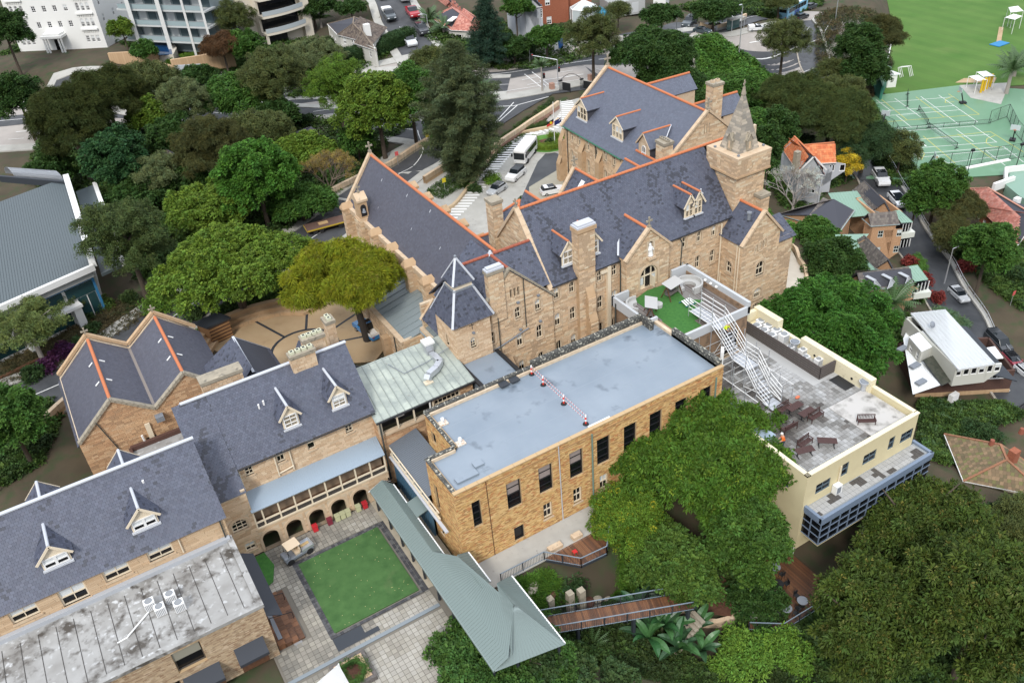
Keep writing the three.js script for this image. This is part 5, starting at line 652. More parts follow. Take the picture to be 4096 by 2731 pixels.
flat('lawn',rect(0,0,8,9),0.05,M.turf2);{const im=new THREE.InstancedMesh(new THREE.PlaneGeometry(0.07,0.05).rotateX(-PI / 2),mat([0.4,0.38,0.16],0.9,{side:THREE.DoubleSide}),55);im.name='fallen_leaves';im.userData.kind='stuff';for(let i=0;i<55;i++) im.setMatrixAt(i,new M4().makeRotationY(R()*6).setPosition(rr(0.2,7.8),0.062,rr(0.2,8.8)));scene.add(im);}flat('lawn',[[-4.9,-3],[-2.2,-3.2],[-1.9,-1.2],[-2.6,0.6],[-4.4,1.4],[-5,1]],0.14,M.turf);struct('drain_strip',gb().box(-5,-0.05,11.25,8.8,0.02,11.6).build(),mat([0.2,0.23,0.25],0.6));flat('gravel_strip',rect(-3.3,2.4,-2.6,8.6),0.0,mat([0.25,0.25,0.25],1));struct('dark_paving',gb().box(-0.4,-0.03,9.5,2.2,0.02,10.9).box(2.2,-0.03,10.4,3.4,0.021,10.9).build(),M.charcoal);
// playing field and courts
flat('playing_field',[[220.73,-116.42],[258.2,-88.84],[179.78,-39.16],[162.97,-49.45],[150.23,-56.64],[152.75,-64.47],[183.7,-82.35]],-7.98,M.field);M.court=tmat(1024,36,(n)=>mix(mix([0.105,0.23,0.13],[0.14,0.28,0.165],0.5 +1.4*n(3)),[0.24,0.39,0.29],3*(n(5,6) - 0.1)),0.35);flat('sports_court',[[146.12,-59.02],[165.23,-50.59],[172.29,-40.8],[173.08,-34.91],[140.96,-14.57],[123.22,-25.66],[4.96,-131.24]],-7.95,M.court);flat('court_concrete',[[165.23,-50.59],[173.69,-44.86],[161.77,-38.66],[160.62,-44.68]],-7.93,M.conc);flat('sandpit',[[165.91,-52.14],[169.41,-52.6],[174.57,-48.49],[171.53,-46.88]],-7.94,M.sand);
{const W=gb(),Yl=gb(),L=(g,a,w=0.1)=>{for(let i=0;i +1<a.length;i++) g.bar(a[i],a[i +1],w,0.01);};const line=(g,pts)=>L(g,pts.map(([x,z])=>[x,-7.935,z]),0.11);
for(const s of[[[142.06,-56.52],[158.76,-47.09]],[[140.29,-52.46],[154.66,-44.05]],[[139.24,-50.13],[153.59,-41.93]],[[136.05,-44.27],[150.73,-35.98]],[[134.76,-43.4],[148.41,-35.22]],[[146.23,-56.22],[143.59,-50.47]],[[149.61,-54.44],[144.97,-44.4]],[[142.3,-47.99],[139.58,-42.27]],[[154.16,-51.59],[147.33,-37.88]],[[157.34,-49.72],[150.73,-35.98]],[[142.06,-56.52],[140.15,-52.34]],[[139.24,-50.13],[136.05,-44.27]],[[135.6,-37.8],[147.08,-30.92]],[[135.41,-37.65],[134.19,-34.87]],[[130.51,-36.53],[145.05,-27.97]],[[129.69,-34.05],[144.15,-26.01]],[[129.04,-32.64],[143.85,-24.98]],[[130.97,-27.84],[143.1,-22.68]],[[136.73,-40.57],[134.3,-34.77]],[[132.37,-31.14],[129.71,-25.21]],[[144.69,-36.29],[142.15,-30.72]],[[148.51,-35.47],[144.92,-27.88]],[[140.31,-26.85],[137.32,-21.02]],[[144.09,-25.97],[140.8,-19.9]],[[142.45,-39.39],[139.51,-32.81]],[[134.76,-43.4],[128.9,-31.99]]]) line(W,s);
for(const s of[[[138.04,-47.3],[154.22,-38.11]],[[159.36,-48.92],[154.22,-38.11]],[[147.19,-55.74],[141.86,-45.06]],[[153.28,-52.13],[148.19,-41.5]],[[135.6,-37.8],[148.35,-31.64]],[[148.35,-31.64],[144.55,-22.4]],[[137.67,-38.12],[131.92,-27.02]],[[143.09,-34.75],[137.49,-22.73]],[[156.42,-45.35],[154.74,-46.24],[156.4,-47.3],[158.41,-47.42]],[[141.34,-55.9],[142.79,-54.58],[141.48,-52.01],[139.06,-50.18],[135.62,-51.58]],[[147.51,-30.02],[145.08,-30.03],[143.32,-28.97],[142.78,-27.4],[143.74,-26.07]],[[130.7,-36.68],[132.19,-34.57],[131.29,-32.86],[128.82,-31.58]]]) line(Yl,s);
struct('court_lines',W.build(),M.paint);struct('court_lines_yellow',Yl.build(),mat([0.55,0.5,0.12],0.8));}
// ---------- neighbouring buildings ----------
const TILE={red:[[0.42,0.16,0.12],[0.48,0.2,0.15],[0.36,0.13,0.1],[0.5,0.24,0.19],[0.4,0.19,0.15]],orange:[[0.55,0.16,0.06],[0.6,0.2,0.08],[0.48,0.13,0.05],[0.52,0.19,0.08]],brown:[[0.1,0.075,0.06],[0.13,0.1,0.08],[0.075,0.058,0.05],[0.15,0.12,0.095]],moss:[[0.17,0.12,0.07],[0.21,0.15,0.085],[0.14,0.11,0.06],[0.25,0.17,0.1],[0.16,0.15,0.06]],dark:[[0.03,0.03,0.032],[0.04,0.038,0.038],[0.055,0.05,0.048],[0.024,0.024,0.026]],blue:[[0.1,0.2,0.32],[0.13,0.25,0.38],[0.08,0.16,0.27]],grey:[[0.12,0.105,0.095],[0.15,0.13,0.115],[0.1,0.085,0.08],[0.17,0.15,0.13]]};
const RM={whiteWall:mat([0.74,0.74,0.72],0.85),render:mat([0.55,0.54,0.5],0.9),greyW:mat([0.42,0.44,0.47],0.9),creamW:mat([0.66,0.6,0.5],0.9),brickW:tmat(256,2,(n)=>mix([0.34,0.115,0.06],[0.24,0.08,0.045],0.5 +1.8*n(10)),0.95),tanBrick:tmat(256,2,(n)=>mix([0.52,0.32,0.19],[0.42,0.24,0.13],0.5 +1.8*n(10)),0.95),darkBrick:tmat(256,2,(n)=>mix([0.1,0.05,0.035],[0.065,0.035,0.03],0.5 +1.8*n(10)),0.95),sandW:tmat(256,3,(n)=>mix([0.5,0.35,0.21],[0.4,0.26,0.15],0.5 +1.6*n(8)),0.95),greenSheet:mat([0.2,0.32,0.25],0.55),whiteSheet:mat([0.8,0.82,0.83],0.5)};
const W2={nosill:true,frame:M.white,set:-0.1};
function walls4(P,c,y0,y1,m,o={}){// corners in order; ops per side
let A=0;c.forEach((p,i)=>{const q=c[(i +1) % c.length];A +=p[0]*q[1] - q[0]*p[1];});const ops=o.ops??[];const n=c.length;
for(let i=0;i<n;i++){const j=(i +1) % n,[a,b]=A>0?[c[j],c[i]]:[c[i],c[j]];wall(P,a,b,y0,y1,{mat:m,t:0.25,noring:true,ops:ops[i],win:{...W2,...(o.win??{})},gable:o.gab?.[i]});}
}
// house from its visible ridge and eave: the far eave is mirrored across the ridge
function house(P,r0,r1,e0,e1,y0,o={}){
const mir=(r,e)=>[2*r[0] - e[0],e[1],2*r[2] - e[2]],f0=mir(r0,e0),f1=mir(r1,e1),L=(a,b,t)=>a.map((v,i)=>v +(b[i] - v)*t),hp=o.hip??[0,0];
const R0=L(r0,r1,hp[0]),R1=L(r0,r1,1 - hp[1]),ro=o.sheet?null:{pn:'roof_tile',e:o.e??0.36,w:0.36,pal:o.np??4,mat:o.base??M.slateBase};
const face=(a,b,c,d)=>{const n=new V3().subVectors(v3(b),v3(a)).cross(new V3().subVectors(v3(d),v3(a)));const q=n.y>0?[a,b,c,d]:[b,a,d,c];if(o.sheet) sheet(P,...q,o.sheet,{step:o.step??0.5,sw:0.05,sh:0.05});else slope(P,...q,ro);};
face(e0,e1,R1,R0);face(f1,f0,R0,R1);if(hp[0]) face(f0,e0,R0,R0);if(hp[1]) face(e1,f1,R1,R1);
if(o.cap){const g=gb().bar(L(R0,R1,0).map((v,i)=>v +(i===1?0.06:0)),R1.map((v,i)=>v +(i===1?0.06:0)),0.26,0.12);for(const[a,b,k] of[[e0,R0,hp[0]],[f0,R0,hp[0]],[e1,R1,hp[1]],[f1,R1,hp[1]]]) if(k) g.bar([a[0],a[1] +0.05,a[2]],[b[0],b[1] +0.05,b[2]],0.24,0.1);part(P,'ridge_capping',g.build(),o.cap);}
const cen=L(L(r0,r1,0.5),L(r0,r1,0.5),0),ins=(e)=>{const dx=e[0] - cen[0],dz=e[2] - cen[2],l=Math.hypot(dx,dz);return[e[0] - dx / l*0.5,e[2] - dz / l*0.5];},c=[e0,e1,f1,f0].map(ins),gy=r0[1] - 0.35;
walls4(P,c,y0,e0[1] - 0.05,o.wall??RM.render,{ops:o.ops,gab:[0,hp[1]?0:gy,0,hp[0]?0:gy],win:o.win});
if(o.gutter !==false) part(P,'gutter',gb().bar(e0,e1,0.12,0.12).bar(e1,f1,0.1,0.1).bar(f0,e0,0.1,0.1).build(),o.gutterM??M.white);
if(!o.keep) finish(P,{roof_tile:o.tiles??TILE.red},{});
return{c,f0,f1};
}
const wr=(n,y,w,h,L,k='rc2r2',e)=>Array.from({length:n},(_,i)=>[L*(i +0.5) / n,y,w,h,k,e]);
{// white apartment block, top left
const P=thing('apartment_block','white art deco apartment block with arched triple windows above a rock wall','building'),[a,b]=[[-2.1,-166.59],[14.39,-154.62]],L=Math.hypot(b[0] - a[0],b[1] - a[1]),ux=(b[0] - a[0]) / L,uz=(b[1] - a[1]) / L,D=14,at=(u,d)=>[a[0] +ux*u +uz*d,a[1] +uz*u - ux*d],ops=[];
for(const y of[11.3,14.6,17.9,21.2]){for(const c of[L*0.13,L*0.87]) for(const k of[-1.15,0,1.15]) ops.push([c +k,y,0.85,y<12?1.4:1.75,y<12?'rc3r3':'ac3r3',{noring:true,blind:R()<0.3}]);if(y>12) for(let i=0;i<4;i++) ops.push([L*(0.32 +i*0.12),y +0.1,1,1.35,'rc2r3']);}
walls4(P,[at(0,0),at(L,0),at(L,D),at(0,D)],9.6,25,RM.whiteWall,{ops:[ops,wr(3,15,0.8,1.5,D).concat(wr(3,18.4,0.8,1.5,D),wr(3,11.7,0.8,1.4,D)),[],[]]});
slab(P,'roof',[at(0,0),at(L,0),at(L,D),at(0,D)],24.6,25.1,M.conc);const pr=(u0,u1,d0,d1,y0,y1,n)=>{const q=[at(u0,-d0),at(u1,-d0),at(u1,-d1),at(u0,-d1)];slab(P,n,q,y0,y1,RM.whiteWall);};
for(const y of[14.3,17.6,20.9]) for(const c of[0.13,0.87]){pr(L*c - 1.9,L*c +1.9,0.45,0,y - 0.4,y - 0.1,'window_ledge');for(let i=-1.5;i<1.6;i +=0.5) pr(L*c +i - 0.16,L*c +i +0.16,0.14,0.04,y - 0.9,y - 0.5,'relief_panel');}
const m=L*0.47;pr(m - 2.4,m +2.4,2.4,0,13,13.5,'portico_roof');pr(m - 2,m +2,2.1,0,13.5,13.9,'portico_roof');for(const u of[-2,-1.4,1.4,2]){const q=at(m +u,-2);part(P,'column',gb().tube([q[0],9.7,q[1]],[q[0],13,q[1]],0.22,0.19,10).build(),RM.whiteWall);}{const q=at(m,-0.02),d=part(P,'door',boxG(-0.9,0,-0.1,0.9,2.4,0.05),M.glass);d.position.set(q[0],9.8,q[1]);d.rotation.y=-Math.atan2(uz,ux);}pr(-0.2,L +0.2,0.25,0,22.9,23.3,'cornice');
}
{// rock wall and bin store below it
const P=thing('rock_retaining_wall','weathered brown sandstone rock face below the white apartment block','wall'),[a,b]=[[-4.19,-167.69],[8.51,-159.58]],N=26;for(let r=0;r<7;r++) for(let i=0;i<N;i++){const t=(i +R()*0.4) / N,x=a[0] +(b[0] - a[0])*t,z=a[1] +(b[1] - a[1])*t,o=part(P,'rock',new THREE.IcosahedronGeometry(0.8,0).scale(rr(0.9,1.5),rr(0.35,0.55),rr(0.6,0.9)),pick([M.stoneSm,M.stoneOld,RM.sandW]));o.position.set(x +rr(-0.3,0.3),6.2 +r*0.55,z +rr(-0.5,0.2));o.rotation.set(rr(-0.2,0.2),rr(0,3),rr(-0.1,0.1));}
const W=thing('garage_row','white garage row with flat parapet roof and dark openings by the main road','garage'),[p,q]=[[-8.97,-154.79],[3.72,-143.68]],L=Math.hypot(q[0] - p[0],q[1] - p[1]),ux=(q[0] - p[0]) / L,uz=(q[1] - p[1]) / L,at=(u,d)=>[p[0] +ux*u +uz*d,p[1] +uz*u - ux*d];walls4(W,[at(0,0),at(L,0),at(L,6),at(0,6)],4.4,8,RM.whiteWall,{ops:[[0.2,0.45,0.7,0.92].map((t)=>[L*t,4.5,L*0.15,2.2,'kc1r1',{noblind:true,frame:RM.whiteWall,pane:M.black}]),[],[],[]]});slab(W,'roof',[at(0.2,0.2),at(L - 0.2,0.2),at(L - 0.2,5.8),at(0.2,5.8)],7.2,7.5,M.conc);for(let i=0;i<=5;i++){const c=at(L*i / 5,0);part(W,'pier',boxG(c[0] - 0.4,4.4,c[1] - 0.4,c[0] +0.4,8.3,c[1] +0.4),RM.whiteWall);}
const bg=[[0.02,0.3,0.14],[0.02,0.3,0.14],[0.45,0.02,0.03],[0.45,0.02,0.03],[0.45,0.02,0.03],[0.6,0.45,0.02],[0.6,0.45,0.02],[0.6,0.45,0.02],[0.05,0.25,0.5]],nm=['first green','second green','first red','second red','third red','first yellow','second yellow','third yellow','blue'];
bg.forEach((c,i)=>{const t=[-2.3,7.5,-157.2],e=[3.66,7.5,-152.18],B=thing('wheelie_bin',`dark bin with ${nm[i]} lid from the left, in the row on the garage roof`,'bin','bins on the garage roof');B.position.set(t[0] +(e[0] - t[0])*i / 8,7.5,t[2] +(e[2] - t[2])*i / 8);part(B,'bin_body',new THREE.CylinderGeometry(0.42,0.32,1,4,1).rotateY(PI / 4).translate(0,0.5,0),M.charcoal);part(B,'lid',new RoundedBoxGeometry(0.72,0.12,0.78,2,0.04).translate(0,1.06,0),mat(c,0.6));});
}
{// glass-fronted apartments with pool
const P=thing('glass_apartments','modern grey apartment block with white columns, glass balconies and pool terrace','building'),[a,b]=[[18.71,-149.74],[32.34,-132.59]],L=Math.hypot(b[0] - a[0],b[1] - a[1]),ux=(b[0] - a[0]) / L,uz=(b[1] - a[1]) / L,at=(u,d)=>[a[0] +ux*u +uz*d,a[1] +uz*u - ux*d],B3=(n,u0,d0,y0,u1,d1,y1,m)=>slab(P,n,[at(u0,d0),at(u1,d0),at(u1,d1),at(u0,d1)],y0,y1,m),gw=mat([0.28,0.34,0.36],0.5),slabM=mat([0.5,0.52,0.52],0.7),gl=mat([0.1,0.14,0.155],0.12);
B3('core',0.3,2.2,9,L - 0.3,12,21.6,gw);for(const[i,y] of[[0,12],[1,15.2],[2,18.4],[3,21.5]]){B3('floor_slab',-0.4,-0.6,y - 0.35,L +0.4,3,y,slabM);if(i<3){for(let k=0;k<9;k++){const u=L*(k +0.1) / 9;B3(k % 3===1?'curtain':'glazing',u,2.05,y +0.05,u +L*0.088,2.2,y +2.7,k % 3===1?M.paleBlind:gl);}B3('balustrade',0,-0.5,y +0.05,L,-0.45,y +1,mat([0.3,0.38,0.4],0.15));B3('handrail',0,-0.54,y +1,L,-0.42,y +1.06,M.steel);}}
for(const t of[0.16,0.52]){const q=at(L*t,-1.3),o=part(P,'column',gb().box(q[0] - 0.35,9.5,q[1] - 0.35,q[0] +0.35,22,q[1] +0.35).build(),RM.whiteWall);}for(const t of[0.78,0.99]){const q=at(L*t,-0.7);part(P,'column',gb().box(q[0] - 0.2,9,q[1] - 0.2,q[0] +0.2,21.6,q[1] +0.2).build(),RM.whiteWall);}B3('stone_pier',L*0.9,-1.6,8.6,L*1.05,0.5,12.2,RM.sandW);B3('roof',-0.6,-0.8,21.5,L +0.6,12,21.8,mat([0.3,0.24,0.2],0.8));
slab(P,'pool_deck',[[16.26,-141.26],[19.81,-139.78],[24.21,-135.48],[26.01,-139.75],[26.79,-147.47],[21.13,-153.13],[17.87,-147.78]],8.2,10.6,mat([0.55,0.5,0.43],0.9));slab(P,'pool_water',[[19.5,-138.94],[24.14,-135.73],[26.09,-146.48],[22.78,-149.07]],10.5,10.66,mat([0.008,0.045,0.13],0.08));
const S=thing('stone_terrace_walls','sandstone terrace walls and hedged garden below the glass apartments','wall');for(const[q,h] of[[[[12.88,-143.08],[21.49,-137.13]],2],[[[20.82,-135.52],[22.78,-127.59]],1.6],[[[22.26,-128.7],[34.1,-125.32]],2.6]]) part(S,'terrace_wall',ribbonG(q,-0.3,0.3,0,h,()=>T(q[0][0],q[0][1])),RM.sandW);for(const q of[[[22.04,-124.87],[26.51,-121.85]],[[26.84,-119.85],[32.06,-120.09]]]){const g=gb();const y=T(q[0][0],q[0][1]);g.bar([q[0][0],y +1.3,q[0][1] +0.5],[q[1][0],y +1.3,q[1][1] +0.5],0.2,2.4);part(S,'garage_door',g.build(),mat([0.4,0.43,0.47],0.6));}
}
{const P=thing('cream_apartments','cream apartment block with curved tiled balconies and dark glazing','building'),[a,b]=[[43.22,-132.23],[52.84,-134.16]],L=Math.hypot(b[0] - a[0],b[1] - a[1]),ux=(b[0] - a[0]) / L,uz=(b[1] - a[1]) / L,at=(u,d)=>[a[0] +ux*u +uz*d,a[1] +uz*u - ux*d],B3=(n,u0,d0,y0,u1,d1,y1,m)=>slab(P,n,[at(u0,d0),at(u1,d0),at(u1,d1),at(u0,d1)],y0,y1,m);B3('core',0,1.5,8,L,12,22,RM.creamW);B3('side_wing',-2,3,8,0,12,22,RM.creamW);for(const y of[11.5,15,18.5]){const pts=[];for(let i=0;i<=10;i++) pts.push(at(L*i / 10,-1.4*Math.sin(PI*(0.15 +0.7*i / 10))));pts.push(at(L,1.5),at(0,1.5));slab(P,'balcony',pts,y - 0.5,y,RM.creamW);B3('glazing',0.5,1.4,y +0.05,L - 0.5,1.52,y +2.5,M.glass);for(let i=0;i<10;i++){const p=pts[i],q=pts[i +1];part(P,'balustrade',gb().bar([p[0],y +0.5,p[1]],[q[0],y +0.5,q[1]],0.05,0.9).build(),mat([0.4,0.44,0.46],0.3));}}B3('garage_opening',0.5,1.4,8.2,L*0.6,1.55,10.6,M.black);B3('pier',0,-0.5,8,0.5,0,11.2,RM.creamW);B3('pergola',0,-1,21.6,L,1.5,21.8,M.white);B3('tower',L,0.3,8,L +2,12,20,RM.creamW);}
{const P=thing('tile_roof_house','pale grey two-storey house with dark brown tiled hip roof and white chimney','house'),h=house(P,[61.01,13.5,-124.6],[56.7,13.5,-115.56],[56.72,11,-130.96],[55.21,11,-121.36],6.5,{tiles:TILE.brown,hip:[0.25,0.25],cap:mat([0.2,0.16,0.12],0.9),wall:RM.render,ops:[wr(2,8,1,1.3,6),wr(3,9.3,1,1.3,9).concat(wr(3,7,1,1.2,9)),[],[]]}),g=[62.19,11,-114.32],P2=[59.12,13,-119.2],P3=[56.72,13,-110.98];house(P,[59.84,12.8,-120.21],[56.79,12.8,-110.51],[57.61,11,-119.65],[56.14,10.5,-114.46],6.5,{tiles:TILE.brown,hip:[0,0.4],cap:mat([0.2,0.16,0.12],0.9),ops:[[],wr(2,8.6,0.9,1.3,7)]});const c=[58.96,13,-113.58];part(P,'chimney',boxG(c[0] - 0.6,8,c[2] - 0.5,c[0] +0.6,14,c[2] +0.5),RM.whiteWall);const q=[56.96,8.6,-119.59];part(P,'balcony',gb().box(q[0] - 2,8.4,q[2] - 2,q[0] +2,8.6,q[2] +1).box(q[0] - 2,8.6,q[2] +0.9,q[0] +2,9.5,q[2] +1).build(),RM.render);}
{const P=thing('red_tile_house','single-storey house with pinkish-red tiled hip roof beside the sloping street','house');house(P,[81.07,12.3,-120.4],[78.72,12.3,-106.96],[77.54,9.8,-122.61],[76.3,9.8,-110.39],7,{tiles:TILE.red,hip:[0.2,0.35],cap:mat([0.45,0.2,0.16],0.9),wall:RM.render,ops:[[],wr(3,7.6,1.5,1.3,9,'rc2r1')]});house(P,[82.77,11.8,-116.32],[81.23,11.5,-105.44],[81.2,9.8,-117.2],[79.29,9.8,-108.52],7,{tiles:TILE.red,hip:[0,0.3],cap:mat([0.45,0.2,0.16],0.9)});house(P,[83.43,12.5,-129.04],[82.66,12.5,-119.28],[84.29,10,-135.04],[82.68,10,-126.11],8,{tiles:TILE.red,hip:[0.2,0.2]});part(P,'skylight',gb().bar([76.36,11.6,-110.72],[78.66,11.7,-112.39],1.2,0.15).build(),M.white);}
{const P=thing('blue_roof_house','grey rendered terrace house with blue tiled roof behind the cedar','house');house(P,[89.69,15.5,-108.19],[90.8,15.5,-100.26],[90.24,13.5,-110.59],[89.24,13.5,-101.08],6,{tiles:TILE.blue,np:3,wall:RM.greyW,ops:[wr(2,11,0.9,1.6,8),wr(1,11.2,1.2,1.8,6,'rc3r4').concat(wr(1,7,1.2,2,6))]});}
{const P=thing('red_brick_house','red brick two-storey house with white windows next to the glass conservatory','house'),[a,b]=[[99.55,-107.24],[107.68,-104.36]];const L=Math.hypot(b[0] - a[0],b[1] - a[1]),ux=(b[0] - a[0]) / L,uz=(b[1] - a[1]) / L,at=(u,d)=>[a[0] +ux*u +uz*d,a[1] +uz*u - ux*d];walls4(P,[at(-3,0),at(L*0.45,0),at(L*0.45,9),at(-3,9)],5.5,14.2,RM.brickW,{ops:[[[2.2,11,1.1,1.3,'rc2r2'],[2.4,7,1.1,1.6,'rc2r3']],wr(1,11,0.8,1.2,8),wr(1,8,1,1,9),[[4,8,0.9,1.3,'rc2r2'],[4,11.5,0.9,1.3,'rc2r2']]]});walls4(P,[at(L*0.45,2),at(L +1,2),at(L +1,10),at(L*0.45,10)],5.5,15,RM.brickW,{ops:[wr(3,12.6,1,1.2,L*0.55)]});slab(P,'roof',[at(-3.3,-0.3),at(L*0.48,-0.3),at(L*0.48,9),at(-3.3,9)],14.2,14.5,mat([0.3,0.12,0.09],0.9));slab(P,'roof',[at(L*0.44,1.7),at(L +1.3,1.7),at(L +1.3,10),at(L*0.44,10)],15,15.3,mat([0.3,0.12,0.09],0.9));
const C=thing('conservatory','white-framed octagonal glass conservatory in front of the red brick house','conservatory'),c=[105.57,8.6,-103.6],g=gb(),ap=[c[0],11.6,c[2]],rg=Array.from({length:8},(_,i)=>[c[0] +Math.cos(i*PI / 4)*3,10,c[2] +Math.sin(i*PI / 4)*3]);rg.forEach((p,i)=>{const q=rg[(i +1) % 8];g.bar(p,ap,0.14).bar(p,q,0.16).bar([p[0],6,p[2]],p,0.16).bar([p[0],7.5,p[2]],[q[0],7.5,q[2]],0.1);});part(C,'frame',g.build(),M.white);const pg=gb();rg.forEach((p,i)=>{const q=rg[(i +1) % 8];pg.tri(q,p,ap).quad([p[0],6,p[2]],p,q,[q[0],6,q[2]]);});part(C,'glazing',pg.build(),mat([0.5,0.55,0.56],0.2));}
{const P=thing('pool_house','modern grey flat-roofed house with blue pool edge and white garage','house'),[a,b]=[[113.14,-104.2],[121.4,-102.21]],L=Math.hypot(b[0] - a[0],b[1] - a[1]),ux=(b[0] - a[0]) / L,uz=(b[1] - a[1]) / L,at=(u,d)=>[a[0] +ux*u +uz*d,a[1] +uz*u - ux*d],B3=(n,u0,d0,y0,u1,d1,y1,m)=>slab(P,n,[at(u0,d0),at(u1,d0),at(u1,d1),at(u0,d1)],y0,y1,m);B3('podium',0,0,6,L,6,9.2,mat([0.4,0.41,0.41],0.85));B3('core',1,4,9.2,L +4,12,15,mat([0.12,0.14,0.16],0.6));for(let i=0;i<6;i++) B3('glazing',1.2 +i*L / 6,3.9,9.4,1 +(i +0.85)*L / 6,4,12,M.glass);B3('floor_slab',0,2.6,12,L +4,5,12.4,M.conc);for(let i=0;i<3;i++) B3('louvre',L*0.15 +i*2,-0.05,6.4,L*0.15 +i*2 +1.6,0,8.6,mat([0.5,0.52,0.53],0.6));slab(P,'pool_water',[[107.89,-104.82],[110.24,-104],[108.94,-98.77],[106.86,-99.36]],8.6,9.3,mat([0.04,0.24,0.38],0.1));const[p,q]=[[120.55,-98.31],[122.43,-96.35]];const l=Math.hypot(q[0] - p[0],q[1] - p[1]),vx=(q[0] - p[0]) / l,vz=(q[1] - p[1]) / l;slab(P,'garage',[[p[0],p[1]],[q[0],q[1]],[q[0] +vz*7,q[1] - vx*7],[p[0] +vz*7,p[1] - vx*7]],5.6,10.2,RM.whiteWall);part(P,'garage_door',gb().bar([p[0] +vx*0.9,7.4,p[1] +vz*0.9 +0.05],[q[0] - vx*0.9,7.4,q[1] - vz*0.9 +0.05],0.3,3).build(),mat([0.12,0.14,0.16],0.6));}
{const P=thing('small_garage','small pale green outbuilding with dark tiled gable roof among the trees','shed');house(P,[34.59,7.8,-83.9],[30.08,7.8,-82.81],[35.52,5.9,-79.15],[30.36,5.9,-79.24],3.4,{tiles:TILE.dark,wall:mat([0.45,0.5,0.44],0.9)});const C=thing('shade_canopy','white curved membrane canopy beside the small dark-roofed outbuilding','canopy'),c=[28.66,6,-81.59],sh=gb();for(let i=0;i<10;i++){const f=(t)=>[Math.cos(t)*2.2,Math.sin(t)*1.1],[x0,y0]=f(PI*i / 10),[x1,y1]=f(PI*(i +1) / 10);sh.bar([c[0] +x0,5 +y0,c[2] - 2.5],[c[0] +x0,5 +y0,c[2] +2.5],0.75,0.06);}part(C,'membrane',sh.build(),RM.whiteSheet);for(const[x,z] of[[-2.1,-2.3],[2.1,-2.3],[-2.1,2.3],[2.1,2.3]]) part(C,'post',boxG(c[0] +x - 0.06,2,c[2] +z - 0.06,c[0] +x +0.06,5,c[2] +z +0.06),M.white);}
{const P=thing('a_frame_cottage','dark-roofed gabled cottage with white bargeboards hidden among the trees','house');house(P,[11.27,8.5,-89.78],[12.13,8.5,-85.94],[8.01,5.5,-92.65],[8.55,5.5,-88.08],3.4,{tiles:TILE.brown,wall:mat([0.08,0.06,0.055],0.9)});part(P,'bargeboard',gb().bar([7.9,5.5,-92.37],[11.3,8.5,-89.91],0.2,0.25).build(),M.white);}
